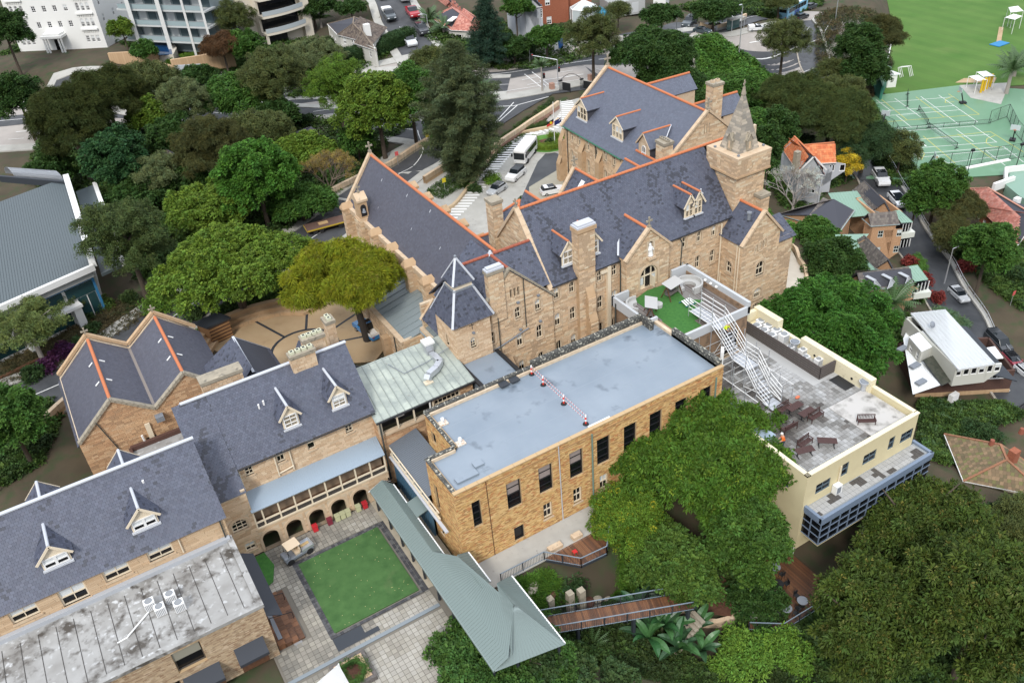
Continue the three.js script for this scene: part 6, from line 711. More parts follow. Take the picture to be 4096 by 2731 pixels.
{// sports hall, left
const P=thing('sports_hall','large white sports hall with ribbed grey metal roof and blue trim','building'),y=9.5,A=[-17.27,9.5,-49.81],B=[-6.34,9.5,-52.98],C=[-4.85,9.5,-82.69],u=[B[0] - A[0],B[2] - A[2]],L=Math.hypot(...u),D=[A[0] - B[0] +C[0],y,A[2] - B[2] +C[2]],ext=(p,q,t)=>[p[0] +(q[0] - p[0])*t,p[1] +(q[1] - p[1])*t,p[2] +(q[2] - p[2])*t],A2=ext(B,A,1.8),D2=ext(C,D,1.8);sheet(P,A2,B,[C[0],10.6,C[2]],[D2[0],10.6,D2[2]],mat([0.085,0.107,0.115],0.45),{step:0.34,sw:0.05,sh:0.05,seam:mat([0.065,0.082,0.09],0.5)});
const xz=(p)=>[p[0],p[2]],o=0.6,dx=u[0] / L,dz=u[1] / L,mv=(p,a,b)=>[p[0] +dx*a - dz*b,p[2] +dz*a +dx*b],a2=mv(A2,0,-1),b2=mv(B,0,-1);const gl=mat([0.02,0.06,0.065],0.1),big=Math.hypot(b2[0] - a2[0],b2[1] - a2[1]);walls4(P,[a2,b2,xz(C),xz(D2)],1.5,9.4,RM.whiteWall,{});const B3=(n,u0,u1,d0,d1,y0,y1,m)=>{const q=(uu,dd)=>[b2[0] +dx*uu - dz*dd,b2[1] +dz*uu +dx*dd];slab(P,n,[q(u0,d0),q(u1,d0),q(u1,d1),q(u0,d1)],y0,y1,m);};
B3('fascia',-40,0.3,0.8,1.3,8.9,9.7,RM.whiteWall);B3('soffit_panel',-40,0,0.1,0.9,8,9,mat([0.3,0.31,0.3],0.8));B3('blue_trim',-40,0,0.02,0.16,7.5,7.9,mat([0.04,0.2,0.4],0.6));for(let i=0;i<7;i++) B3('glazing',-3.9 - i*4.2,-0.1 - i*4.2,0.02,0.1,5.8,7.4,gl);B3('canopy',-40,-2.9,0.1,1.6,5.2,5.6,RM.whiteWall);B3('glazing',-2.8,-0.4,0.02,0.1,2.4,5.7,gl);for(const[a,b] of[[-2.9,-2.8],[-1.6,-1.5]]) B3('mullion',a,b,0.1,0.16,2.4,5.7,M.white);B3('blue_trim',-0.3,0,0.03,0.18,2,7.9,mat([0.04,0.2,0.4],0.6));for(const t of[-3.6,-10,-17,-24]) B3('pier',t - 0.5,t +0.5,0.3,1.4,1.5,5.3,RM.whiteWall);for(let i=0;i<5;i++) B3('glazing',-9.4 - i*6.5,-4.2 - i*6.5,0.02,0.08,2.6,5,gl);{const of=(p,k)=>[p[0] +dx*k,p[2] +dz*k],bar=(n,k,y0,y1,m,w)=>part(P,n,gb().bar([of(B,k)[0],y0,of(B,k)[1]],[of(C,k)[0],y1,of(C,k)[1]],w,0.7).build(),m);bar('parapet_cap',0.3,9.6,10.7,RM.whiteWall,0.8);slab(P,'lower_roof',[of(B,0.8),of(B,3.6),of(C,3.6),of(C,0.8)],7.6,8,mat([0.085,0.107,0.115],0.5));bar('lower_cap',3.9,8,8,RM.whiteWall,0.6);}B3('terrace',-2,3.4,0.1,3,1.8,2.2,M.conc);B3('retaining_wall',-30,5,3.2,3.7,0.6,2.4,M.timber);
const v=gb(),p0=[-11.81,10.6,-90.87],p1=[-5.55,10.6,-83.88];for(let i=0;i<8;i++){const a=PI*i / 8,b=PI*(i +1) / 8,f=(t,e)=>[p0[0]*(1 - e) +p1[0]*e - dz*Math.cos(t)*2,10 +Math.sin(t)*1.5,p0[2]*(1 - e) +p1[2]*e +dx*Math.cos(t)*2];v.quad(f(a,0),f(a,1),f(b,1),f(b,0)).quad(f(b,0),f(b,1),f(a,1),f(a,0));}part(P,'barrel_vault',v.build(),M.steel);part(P,'parapet',gb().bar([-13.22,10.4,-89.9],[-4.98,10.4,-80.35],0.4,1).build(),M.charcoal);
}
{const P=thing('timber_hut','small timber hut with flat dark roof beside the road and plaza','shed'),y=5,A=[2.87,5,-36.71],B=[5.98,5,-37.27],C=[1.77,5,-38.91],D=[C[0] +B[0] - A[0],y,C[2] +B[2] - A[2]];slab(P,'roof',[A,B,D,C].map((p)=>[p[0],p[2]]),4.9,5.15,M.charcoal);const m=[(A[0] +D[0]) / 2,(A[2] +D[2]) / 2],i=[A,B,D,C].map((p)=>[m[0] +(p[0] - m[0])*0.85,m[1] +(p[2] - m[1])*0.85]);walls4(P,i,2,4.9,mat([0.3,0.16,0.07],0.8));for(let k=0;k<12;k++){const[p,q]=[i[0],i[1]];part(P,'cladding_board',gb().bar([p[0],2.2 +k*0.23,p[1] +0.04],[q[0],2.2 +k*0.23,q[1] +0.04],0.06,0.19).build(),k % 2?M.timber:mat([0.34,0.19,0.085],0.8));}}
// right-hand houses
{const P=thing('orange_roof_house','grey house with bright orange tiled gable roofs behind the spire tower','house');const h=house(P,[101.4,2.2,-37.34],[97.93,2.2,-29.81],[101.65,-.8,-39.9],[96.78,-.8,-31.61],-7,{tiles:TILE.orange,cap:M.terra,wall:RM.greyW,keep:true,ops:[[],[[2.4,-4.4,1.2,1.4,'rc2r2']]]});house(P,[101.05,1.6,-34.7],[105.44,1.6,-32.31],[101.05,-.6,-31.61],[103.6,-.6,-29.88],-6,{tiles:TILE.orange,cap:M.terra,wall:RM.greyW,ops:[wr(3,-2.3,0.9,1.2,5,'rc1r1')]});const c=[96.37,2.8,-31.82];part(P,'chimney',boxG(c[0] - 0.45,-1,c[2] - 0.4,c[0] +0.45,2.8,c[2] +0.4),M.stoneOld);part(P,'pediment',gb().bar([96.82,-.9,-31.64],[97.98,2.1,-29.84],0.2,0.25).bar([97.98,2.1,-29.84],[100.91,-.9,-29.48],0.2,0.25).build(),M.white);}
{const P=thing('brick_flats','tan brick flats with green sheet and dark tiled gable roofs along the lane','building'),o=(t,w=RM.tanBrick,ops)=>({tiles:t,wall:w,keep:true,gutterM:mat([0.3,0.36,0.36],0.7),ops,win:{frame:mat([0.5,0.55,0.52],0.7)}});
house(P,[94.79,-1.4,-22.27],[88.41,-1.6,-21.19],[96.79,-3,-19.67],[89.81,-3,-16.39],-7.5,o(TILE.dark));house(P,[102.43,-1,-23.12],[99.13,-1,-16.37],[101.9,-3,-24.56],[98.84,-3,-17.99],-9,o(TILE.grey));house(P,[95.1,-1.5,-16.06],[98.74,-1.5,-13.98],[94.62,-3,-14.81],[98.33,-3,-12.67],-9,o(TILE.brown,RM.tanBrick,[[[1.4,-5.2,0.8,1.2,'rc2r2'],[4.2,-5.2,0.8,1.2,'rc2r2'],[1.4,-8,0.8,1.2,'rc2r2'],[4.2,-8,0.8,1.2,'rc2r2']]]));house(P,[89.08,-1.2,-11.61],[86.24,-1.2,-5.04],[88.96,-3.2,-13.32],[85.91,-3.2,-6.63],-9.5,o(TILE.brown));house(P,[81.75,-2.2,-6.33],[88.08,-2.2,-2.79],[81.07,-4,-4.66],[87.68,-4,-1.6],-9.5,o(TILE.brown,RM.tanBrick,[[[1.5,-6.3,0.85,1.35,'rc1r2'],[4.4,-6.3,0.85,1.35,'rc1r2'],[7.4,-6.3,0.85,1.35,'rc1r2']]]));
for(const[x,y] of[[845,420],[955,405],[1070,395]]){const p=[84.54,-3.5,-3.27],q=[82.49,-3.5,-4.17],t=(x - 845) / 225,e=[86.53,-3.5,-2.19],c=[q[0] +(e[0] - q[0])*t,-3.6,q[2] +(e[2] - q[2])*t],g=gb().tri([c[0] - 0.8,c[1],c[2] +0.6],[c[0] +0.8,c[1],c[2] +0.6],[c[0],c[1] +1.1,c[2] +0.3]);g.bar([c[0] - 0.9,c[1],c[2] +0.65],[c[0],c[1] +1.2,c[2] +0.3],0.1,0.15).bar([c[0] +0.9,c[1],c[2] +0.65],[c[0],c[1] +1.2,c[2] +0.3],0.1,0.15).bar([c[0],c[1] +1.1,c[2] +0.3],[c[0],c[1] +1.1,c[2] - 1.2],0.5,0.1);part(P,'gablet',g.build(),mat([0.4,0.42,0.45],0.7));}
const GS=(a,b,c,d)=>{sheet(P,a,b,c,d,RM.greenSheet,{step:0.4,sw:0.04,sh:0.04,seam:mat([0.26,0.39,0.31],0.5)});};GS([82.66,-3.4,-8.14],[85.81,-3.4,-5.9],[86.87,-2.6,-11.22],[84.7,-2.6,-12.41]);GS([84.99,-2.8,-12.63],[87.47,-2.8,-11.19],[91.41,-2.2,-12.63],[87.64,-2.2,-15.39]);GS([94.21,-3.4,-19.69],[98.37,-3.4,-17.51],[102.58,-2.6,-22.93],[97.58,-2.6,-25.75]);GS([88.43,-4,-1.96],[90.21,-4,-1.28],[91.02,-3.2,-3.84],[88.99,-3.2,-4.7]);GS([99.18,-3.2,-13.06],[100.63,-3.2,-12.17],[100.94,-2.4,-15.05],[99.93,-2.4,-15.28]);
for(const[p,q] of[[[88.44,-6,-2.22],[90.62,-6,-1.23]],[[99.91,-5.6,-13.77],[102,-5.6,-12.96]]]) part(P,'balcony',gb().bar(p,q,1.8,0.9).build(),mat([0.62,0.64,0.58],0.8));for(const[p,q] of[[[88.68,-4.9,-2.18],[90.4,-4.9,-1.79]],[[99.96,-4.4,-13.82],[101.3,-4.4,-13.33]],[[99.87,-7,-13.56],[101.29,-7,-13]]]){const w=part(P,'bay_window',gb().bar(p,q,1.2,1.3).build(),M.glass);const g=gb();for(let i=0;i<=3;i++) g.bar([p[0] +(q[0] - p[0])*i / 3,p[1] - 0.65,p[2] +(q[2] - p[2])*i / 3 +0.62],[p[0] +(q[0] - p[0])*i / 3,p[1] +0.65,p[2] +(q[2] - p[2])*i / 3 +0.62],0.1);part(w,'bay_frame',g.build(),M.white);}
{const a=[96.83,-6.2,-15.9],[p,q]=[[97.75,-16.28],[101.49,-14.74]];walls4(P,[p,q,[q[0] +2,q[1] - 6],[p[0] +2,p[1] - 6]],-9.8,-2.8,RM.tanBrick,{ops:[wr(2,-5.6,0.8,1.4,5).concat(wr(2,-8.6,0.8,1.4,5))]});}
finish(P,{roof_tile:TILE.grey},{});
}
{const P=thing('white_roof_house','dark brick house with white ribbed metal roofs and raised clerestory','house'),m=RM.whiteSheet,S=(a,b,c,d)=>sheet(P,a,b,c,d,m,{step:0.5,sw:0.04,sh:0.04,seam:mat([0.7,0.72,0.73],0.5)});
const A=[74.64,-2.6,14.51],B=[78.77,-2.6,16.22],C=[83.02,-2,6.24],D=[79.13,-2,4.29];slope(P,A,B,C,D,{mat:m,t:0.2});S(A,B,C,D);const lo=1,E=[69.69,-5,12.78],F=[73.91,-5,13.55],G=[77.87,-4.6,4.04],H=[72.54,-4.8,8.09];S(E,F,[G[0] +2.3,-4.4,G[2] - 0.2],[G[0] - 0.6,-4.6,G[2] +1.2]);
const fl=(n,poly,y0,y1,mm)=>slab(P,n,poly,y0,y1,mm);const pp=[[69.92,12.64],[74.15,13.41],[76.52,13.79],[80.22,14.97],[81.24,17.99]];const base=(()=>{const[p,q]=[[74.3,10.26],[84.03,16.19]],L=Math.hypot(q[0] - p[0],q[1] - p[1]),nx=(q[1] - p[1]) / L*7,nz=-(q[0] - p[0]) / L*7;return[p,q,[q[0] +nx,q[1] +nz],[p[0] +nx,p[1] +nz]];})();walls4(P,base,-11.2,-6,RM.darkBrick,{ops:[[[3,-7.2,0.8,0.9,'rc1r2'],[5.6,-7,1.1,0.9,'rc1r2'],[9.5,-7.2,2.4,1.1,'rc4r1'],[1.5,-10,0.8,0.9,'rc1r1'],[6.3,-10.2,0.9,0.9,'rc1r1'],[8,-10.8,0.8,1.8,'rc2r3'],[9.6,-10,0.8,0.9,'rc1r1'],[11.2,-10.8,0.8,1.8,'rc2r3']]]});part(P,'stone_plinth',ribbonG([base[0],[(base[0][0] +base[1][0]) / 2,(base[0][1] +base[1][1]) / 2],base[1]],-0.1,0.12,0,2.2,()=>-11),RM.sandW);
slope(P,[79.2,-4.6,15.53],[80.51,-4.6,18.4],[84.13,-3.6,9.01],[83.65,-3.6,8.24],{mat:M.charcoal});slope(P,[73.5,-4.9,13.74],[76.26,-4.9,13.9],[76.97,-4,10.19],[74.74,-4,9.98],{pn:'roof_tile',pal:4,mat:M.slateBase,e:0.34});slope(P,[78.91,-4.8,3.46],[79.09,-4.6,5.77],[80.28,-4,5.34],[79.9,-4,4.24],{pn:'roof_tile',pal:4,mat:M.slateBase,e:0.34});
const q=(p,y)=>[p[0],p[2]];walls4(P,[q(A),q(B),q(C),q(D)].map(([x,z])=>[x +(x<A[0] +3?0.2:-0.4),z - 0.4]),-5.4,-2.7,mat([0.5,0.5,0.45],0.8),{ops:[wr(6,-4,0.75,1.1,5.6,'rc1r1')]});{const a=[74.79,-3,9.51],b=[77.21,-3,9.66],c=[78.25,-2.8,6.97],d=[75.83,-2.8,6.88];slope(P,a,b,c,d,{mat:m,t:0.15});walls4(P,[q(a),q(b),q(c),q(d)],-5.2,-3.1,mat([0.48,0.48,0.44],0.8),{ops:[[],[],[],wr(2,-4.5,0.7,0.9,3)]});}
for(const p of[[75.28,-4.55,6.66],[73.73,-4.6,9.75],[71.88,-4.75,12.09]]) part(P,'skylight',boxG(p[0] - 0.7,p[1],p[2] - 0.35,p[0] +0.7,p[1] +0.22,p[2] +0.35),M.leadD);{const p=[78.3,-2,7.67];part(P,'satellite_dish',new THREE.SphereGeometry(0.55,12,6,0,2*PI,0,0.9).rotateX(1).translate(p[0],p[1] +0.4,p[2]),M.leadD);const s=[76.45,-8,13.86];part(P,'air_unit',boxG(s[0] - 0.6,s[1] - 0.5,s[2] - 0.3,s[0] +0.6,s[1] +0.5,s[2] +0.3),M.white);const t=[77.82,-10.2,14.3];part(P,'water_tank',gb().tube([t[0],-11,t[2]],[t[0],-9.2,t[2]],0.6,0.6,12).build(),M.steel);}{const a=[84.34,-6,13.46],b=[85.14,-6,13.88],c=[86.16,-5.8,11.95],d=[85.07,-5.8,11.52];slope(P,a,b,c,d,{mat:m,t:0.12,name:'carport_roof'});}
finish(P,{roof_tile:TILE.dark.map((c)=>mix(c,[0.05,0.06,0.025],0.4))},{});
}
{const P=thing('mossy_tile_house','house with lichen-covered brown tiled hip roof in the lower right','house');house(P,[70.38,-4.4,22.65],[66.64,-4.4,27.06],[68.91,-7,18.01],[64.23,-7,23.86],-10.5,{tiles:TILE.moss,np:5,hip:[0.3,0.3],cap:mat([0.3,0.14,0.08],0.9),wall:RM.creamW});for(const p of[[69.05,-4.6,23.17],[73.14,-4.6,23.84]]) part(P,'roof_vent',gb().tube([p[0],p[1] - 0.3,p[2]],[p[0],p[1] +0.4,p[2]],0.3,0.22,10).build(),mat([0.25,0.08,0.05],0.8));const c=[68.54,-4,25.86];part(P,'chimney',boxG(c[0] - 0.45,-6.5,c[2] - 0.4,c[0] +0.45,-3.4,c[2] +0.4),RM.brickW);}
{const P=thing('dark_tile_roof','small dark fish-scale tiled roof beside the white-roofed house','shed');house(P,[81.28,-8,18.93],[83.47,-8,20.22],[79.92,-9.6,19.37],[82.14,-9.6,20.83],-11,{tiles:TILE.dark,hip:[0.3,0],wall:RM.darkBrick});}
{const P=thing('red_tile_clubhouse','long brick building with weathered pink-red tiled hip roof below the courts','building');house(P,[123.45,-5.6,-16.36],[120.16,-5.6,-5.16],[123.87,-8,-20.37],[114.27,-8,-3.16],-11.8,{tiles:TILE.red,np:5,hip:[0.12,0],cap:mat([0.5,0.25,0.18],0.9),wall:RM.brickW,ops:[[[7,-10.4,0.9,1.4,'rc2r2'],[9,-10.4,0.9,1.4,'rc2r2'],[12,-10.4,0.9,1.4,'rc2r2']]]});const[a,b]=[[128.92,-25.37],[139.9,-21.99]];part(P,'court_wall',gb().bar([a[0],-10,a[1]],[b[0],-10,b[1]],0.5,3.6).build(),RM.tanBrick);part(P,'court_wall_coping',gb().bar([a[0] - 2,-8.05,a[1] - 0.4],[b[0],-8.05,b[1]],0.8,0.5).build(),RM.whiteWall);for(const t of[0.24,0.3,0.6,0.68]) part(P,'window',gb().bar([a[0] +(b[0] - a[0])*t,-10.4,a[1] +(b[1] - a[1])*t +0.3],[a[0] +(b[0] - a[0])*(t +0.035),-10.4,a[1] +(b[1] - a[1])*(t +0.035) +0.3],0.2,1.2).build(),M.paleBlind);slab(P,'green_roof',[[129.01,-15.52],[134.01,-18],[138.53,-15.7],[126.08,-7.65],[126.91,-11.65]],-9,-7,RM.greenSheet);part(P,'white_parapet',gb().bar([126.61,-7,-16.1],[131.4,-7,-15.7],0.5,1.4).bar([129.65,-6.6,-16.07],[133.08,-6.6,-18.41],0.5,1).bar([133.08,-6.6,-18.41],[136.2,-6.6,-16.91],0.5,1).build(),RM.whiteWall);{const s=[124,-6.6,-10.32];part(P,'air_unit',boxG(s[0] - 0.5,-7,s[2] - 0.4,s[0] +0.5,-5.9,s[2] +0.4),M.white);}}
{const P=thing('green_shed','green metal shed with white lean-to store at the edge of the field','shed');house(P,[155.23,-4,-62.65],[147.29,-4,-56.96],[153.37,-5,-63.36],[147.98,-5,-58.43],-8,{sheet:RM.greenSheet,wall:mat([0.03,0.16,0.12],0.7),gutter:false});const[a,b]=[[153.41,-59.53],[155.04,-58.62]];slab(P,'white_store',[a,b,[b[0] +1,b[1] - 6],[a[0] +1,a[1] - 6]],-8,-5.3,RM.whiteWall);slab(P,'store_roof',[[a[0] - 0.3,a[1] +0.3],[b[0] +0.5,b[1] +0.3],[b[0] +1.3,b[1] - 6.2],[a[0] +0.8,a[1] - 6.2]],-5.3,-5.1,RM.whiteSheet);part(P,'soccer_frames',(()=>{const g=gb(),p=[160.34,-7.5,-61.72];for(const k of[0,0.5,1]) g.bar([p[0] +k,-8,p[2]],[p[0] +k,-6,p[2] - 1],0.08).bar([p[0] +k,-6,p[2] - 1],[p[0] +k +2,-6,p[2]],0.08).bar([p[0] +k +2,-6,p[2]],[p[0] +k +2,-8,p[2] +1],0.08);return g.build();})(),M.white);}
// ---------- vegetation ----------
function leafClump(n,len,wid,spread,droop,flat=1){const p=[],up=new V3(0,1,0);for(let i=0;i<n;i++){const a=R()*2*PI,e=Math.asin(rr(-0.55,1)),d=new V3(Math.cos(a)*Math.cos(e),Math.sin(e),Math.sin(a)*Math.cos(e)),c=d.clone().multiplyScalar(spread*Math.cbrt(rr(0.15,1)));c.y*=flat;const f=d.clone().add(new V3(rr(-0.7,0.7),rr(-0.5,0.5) - droop,rr(-0.7,0.7))).normalize(),s=f.clone().cross(up).normalize().multiplyScalar(wid*rr(0.7,1.2) / 2),l=len*rr(0.7,1.3),A=c,B=c.clone().addScaledVector(f,l*0.5).add(new V3(0,l*0.06,0)),C=c.clone().addScaledVector(f,l).add(new V3(0,-l*0.1*(1 +droop),0));const b0=B.clone().add(s),b1=B.clone().sub(s);for(const q of[A,b0,C,A,C,b1]) p.push(q.x,q.y,q.z);}const g=new THREE.BufferGeometry();g.setAttribute('position',new THREE.Float32BufferAttribute(p,3));g.computeVertexNormals();return g;}
const CL={broad:leafClump(20,0.42,0.26,0.42,0.1),big:leafClump(18,0.5,0.22,0.46,0.15),fine:leafClump(34,0.55,0.075,0.45,0.5),feather:leafClump(30,0.6,0.09,0.42,0.35,0.7),needle:leafClump(26,0.4,0.09,0.45,0,0.45),small:leafClump(26,0.26,0.15,0.44,0.1),blade:leafClump(12,0.95,0.12,0.15,-0.2)};
const leafM=new THREE.MeshPhysicalMaterial({color:0xffffff,roughness:0.6,side:THREE.DoubleSide,specularIntensity:0.35}),barkM=tmat(128,1,(n)=>mix([0.1,0.075,0.055],[0.05,0.04,0.03],0.5 +1.6*n(6)),0.95),barkPale=mat([0.32,0.29,0.26],0.9);
function cloud(parent,name,clump,list,col,vary=0.3){const im=new THREE.InstancedMesh(CL[clump],leafM,list.length),m=new M4(),q=new THREE.Quaternion(),e=new THREE.Euler(),c=new THREE.Color();im.name=name;im.castShadow=im.receiveShadow=true;im.userData.kind='stuff';list.forEach(([x,y,z,s],i)=>{e.set(rr(-0.5,0.5),R()*2*PI,rr(-0.5,0.5));m.compose(new V3(x,y,z),q.setFromEuler(e),new V3(s,s*rr(0.8,1.1),s));im.setMatrixAt(i,m);const k=rr(1 - vary,1 +vary),t=rr(-1,1)*0.14;im.setColorAt(i,c.setRGB(col[0]*k*(1 +t),col[1]*k,col[2]*k*(1 - t)));});parent.add(im);return im;}
const KIND={// clump, size, colour, lobe radius, name
green:['broad',0.85,[0.05,0.105,0.024],0.36,'broadleaf_tree'],dome:['broad',0.85,[0.038,0.1,0.018],0.3,'broadleaf_tree'],bright:['broad',0.85,[0.1,0.15,0.024],0.34,'broadleaf_tree'],dark:['broad',0.9,[0.034,0.068,0.02],0.36,'broadleaf_tree'],deep:['broad',0.9,[0.028,0.07,0.03],0.36,'broadleaf_tree'],fig:['big',0.95,[0.046,0.066,0.014],0.3,'fig_tree'],yellowish:['small',0.8,[0.08,0.135,0.018],0.4,'broadleaf_tree'],olive:['small',0.85,[0.072,0.082,0.032],0.36,'eucalyptus_tree'],sage:['small',0.8,[0.1,0.115,0.06],0.34,'eucalyptus_tree'],brown:['fine',1.0,[0.085,0.083,0.04],0.38,'she_oak_tree'],sheoak:['fine',1.1,[0.054,0.064,0.024],0.36,'she_oak_tree'],weep:['fine',1.1,[0.066,0.084,0.034],0.36,'weeping_tree'],cypress:['feather',1.0,[0.2,0.205,0.02],0.3,'swamp_cypress_tree'],autumn:['small',0.7,[0.5,0.33,0.03],0.3,'yellow_leaf_tree'],cedar:['needle',1.0,[0.034,0.062,0.03],0.3,'cedar_tree'],sparse:['small',0.75,[0.1,0.12,0.045],0.3,'eucalyptus_tree'],
};
function limbs(P,x,y0,z,top,r,n,m,lean=[0,0],tr){const g=gb(),R0=tr??Math.max(0.14,r*0.06),b=[x +lean[0],top,z +lean[1]],mid=[x +lean[0]*0.35,y0 +(top - y0)*0.5,z +lean[1]*0.35];g.tube([x,y0 - 0.4,z],mid,R0*1.25,R0*0.9,9).tube(mid,b,R0*0.92,R0*0.6,9);part(P,'trunk',g.build(),m);for(let i=0;i<n;i++){const a=i / n*2*PI +rr(-0.4,0.4),l=r*rr(0.5,0.85),h=rr(0.3,0.9),g2=gb(),s=mid.map((v,k)=>v +(b[k] - v)*h),e=[s[0] +Math.cos(a)*l*0.6,s[1] +l*0.35,s[2] +Math.sin(a)*l*0.6],f=[s[0] +Math.cos(a +0.2)*l,s[1] +l*0.6,s[2] +Math.sin(a +0.2)*l];g2.tube(s,e,R0*0.5,R0*0.32,6).tube(e,f,R0*0.32,R0*0.12,5);part(P,'limb',g2.build(),m);}return b;}
function tree(kind,[x,g,z,r,rv,hc],label,o={}){
const[clump,cs,col,lf,nm]=KIND[kind],P=thing(o.name??nm,label,'tree',o.group),y0=o.y0??T(x,z),list=[],dens=(o.dens??1)*26,s0=cs*(o.cs??1);
limbs(P,x -(o.lean?.[0]??0),y0,z -(o.lean?.[1]??0),hc +rv*0.2,r,5,o.bark??barkM,o.lean,o.tr);
const nl=o.nl??Math.round(9 +13*Math.min(1.6,r / 5) / Math.max(0.22,lf*3)),lobes=[];
for(let i=0;i<nl;i++){const a=i*2.39996 +rr(-0.4,0.4),e=-0.35 +1.3*(i +0.5) / nl,cy=Math.max(-0.5,Math.min(0.95,e)),cr=Math.sqrt(1 - cy*cy)*rr(0.55,0.9),lr=r*lf*rr(0.7,1.15);lobes.push([x +Math.cos(a)*r*cr,hc +rv*cy*rr(0.6,0.8),z +Math.sin(a)*r*cr,lr,lr*Math.min(1,rv / r*1.1)*(o.flat??0.85)]);}
lobes.push([x,hc,z,r*0.5,rv*0.55]);
for(const[lx,ly,lz,lr,lh] of lobes){const pr=Math.min(1.15,0.5 +lr*0.2)*Math.max(0.8,s0),np=Math.round((o.dens??1)*2.5*lr*lr /(pr*pr)) +3;for(let j=0;j<np;j++){const a=R()*2*PI,c=rr(-0.5,1),q=Math.sqrt(1 - c*c),k=rr(0.72,1.08),px=lx +Math.cos(a)*q*lr*k,py=ly +c*lh*k,pz=lz +Math.sin(a)*q*lr*k,p2=pr*rr(0.65,1.2),n=Math.round(11*p2*p2 /(s0*s0)) +3;for(let i=0;i<n;i++){const b=R()*2*PI,d=rr(-0.1,1),e=Math.sqrt(1 - d*d);list.push([px +Math.cos(b)*e*p2*0.75,py +d*p2*0.75,pz +Math.sin(b)*e*p2*0.8,s0*rr(0.55,1)]);}}}
cloud(P,'crown',clump,list,(([a,b,c])=>[a*1.05,b*1.15,c*0.85])(o.col??col),o.vary??0.35);if(o.fleck) cloud(P,'crown_tips',clump,list.filter(()=>R()<0.12).map(([a,b,c,d])=>[a,b +0.12,c,d*0.7]),o.fleck,0.3);return P;
}
function conifer([x,g,z,r,rv,hc],label,o={}){// tiered branches around a straight trunk
const P=thing(o.name??'araucaria_tree',label,'tree'),y0=T(x,z),top=hc +rv,bot=Math.max(y0 +1.5,hc - rv),n=o.tiers??22,list=[];part(P,'trunk',gb().tube([x,y0 - 0.4,z],[x,top - 0.3,z],o.tr??0.4,0.05,10).build(),barkM);
for(let t=0;t<n;t++){const k=t /(n - 1),y=bot +(top - bot)*k,prof=(o.prof??((q)=>Math.sin(PI*(0.16 +0.8*q))**0.8*(q>0.85?1 -(q - 0.85)*3:1)))(k),R0=r*prof*rr(0.8,1.1),nb=o.nb??8,g=gb();for(let b=0;b<nb;b++){const a=b / nb*2*PI +t*0.7 +rr(-0.2,0.2),L=R0*rr(0.75,1.1),dy=(o.rise??0.12)*L,ex=x +Math.cos(a)*L,ez=z +Math.sin(a)*L;g.tube([x,y,z],[ex,y +dy,ez],0.07,0.02,4,false);const m=Math.max(2,Math.round(L / 0.34));for(let i=1;i<=m;i++){const f=i / m,w=(1 - f)*L*0.22 +0.22;for(const s of[-1,0,1]) list.push([x +Math.cos(a)*L*f - Math.sin(a)*s*w,y +dy*f +rr(-0.12,0.12),z +Math.sin(a)*L*f +Math.cos(a)*s*w,rr(0.55,0.9)*(o.cs??1)]);}}const br=part(P,'branch_tier',g.build(),barkM);br.userData.kind='stuff';}
cloud(P,'crown','needle',list,o.col??[0.05,0.068,0.03],0.3);return P;
}
const frondG=(()=>{const p=[],n=12;for(let i=0;i<n;i++){const t=i / n,y=Math.sin(t*2.1)*0.45,X=t*2,y2=Math.sin((t +1 / n)*2.1)*0.45,X2=(t +1 / n)*2;const w=0.62*Math.sin(PI*(0.12 +0.86*t));for(const s of[-1,1]) p.push(X,y,0,X2,y2,0,X +0.22,y - w*0.45,s*w);}const g=new THREE.BufferGeometry();g.setAttribute('position',new THREE.Float32BufferAttribute(p,3));g.computeVertexNormals();return g;})();
function palm([x,y0,z],h,s,label,o={}){const P=thing(o.name??'palm_tree',label,o.cat??'palm',o.group);if(h>0.3) part(P,'trunk',gb().tube([x,y0 - 0.3,z],[x,y0 +h,z],0.2*s,0.13*s,8).build(),o.bark??barkPale);const n=o.n??18,fm=o.m??(palm.m||=new THREE.MeshPhysicalMaterial({color:RGB(0.05,0.1,0.03),roughness:0.5,side:THREE.DoubleSide}));for(let i=0;i<n;i++){const f=part(P,'frond',frondG,fm);f.position.set(x,y0 +h,z);f.rotation.set(0,i*2.4,rr(-0.35,0.75),'YXZ');f.scale.set(s*rr(0.85,1.15),s,s*(o.wide??0.8));}return P;}
const leafBig=(()=>{const p=[],n=7;for(let i=0;i<n;i++){const t=i / n,u=(i +1) / n,f=(q)=>[q*2.4,Math.sin(q*2.2)*0.9,0],w=(q)=>0.36*Math.sin(PI*Math.min(1,0.05 +0.93*q))**0.6;const[a,b]=[f(t),f(u)];for(const s of[-1,1]) p.push(...a,...b,b[0],b[1] +0.12*s*s,s*w(u),...a,b[0],b[1] +0.12,s*w(u),a[0],a[1] +0.12,s*w(t));}const g=new THREE.BufferGeometry();g.setAttribute('position',new THREE.Float32BufferAttribute(p,3));g.computeVertexNormals();return g;})();
function banana([x,y0,z],s,label,n=9){const P=thing('banana_plant',label,'plant','giant leaf plants by the ramp');const ms=banana.m||=[[0.03,0.1,0.03],[0.05,0.13,0.04],[0.035,0.085,0.035]].map((c)=>new THREE.MeshPhysicalMaterial({color:RGB(...c),roughness:0.4,side:THREE.DoubleSide}));part(P,'stem',gb().tube([x,y0 - 0.2,z],[x,y0 +1.2*s,z],0.2,0.12,8).build(),mat([0.1,0.12,0.05],0.8));for(let i=0;i<n;i++){const f=part(P,'leaf',leafBig,pick(ms));f.position.set(x,y0 +1.1*s,z);f.rotation.set(rr(-0.3,0.3),i*2.4,rr(-0.1,0.7),'YXZ');f.scale.setScalar(s*rr(0.8,1.15));}}
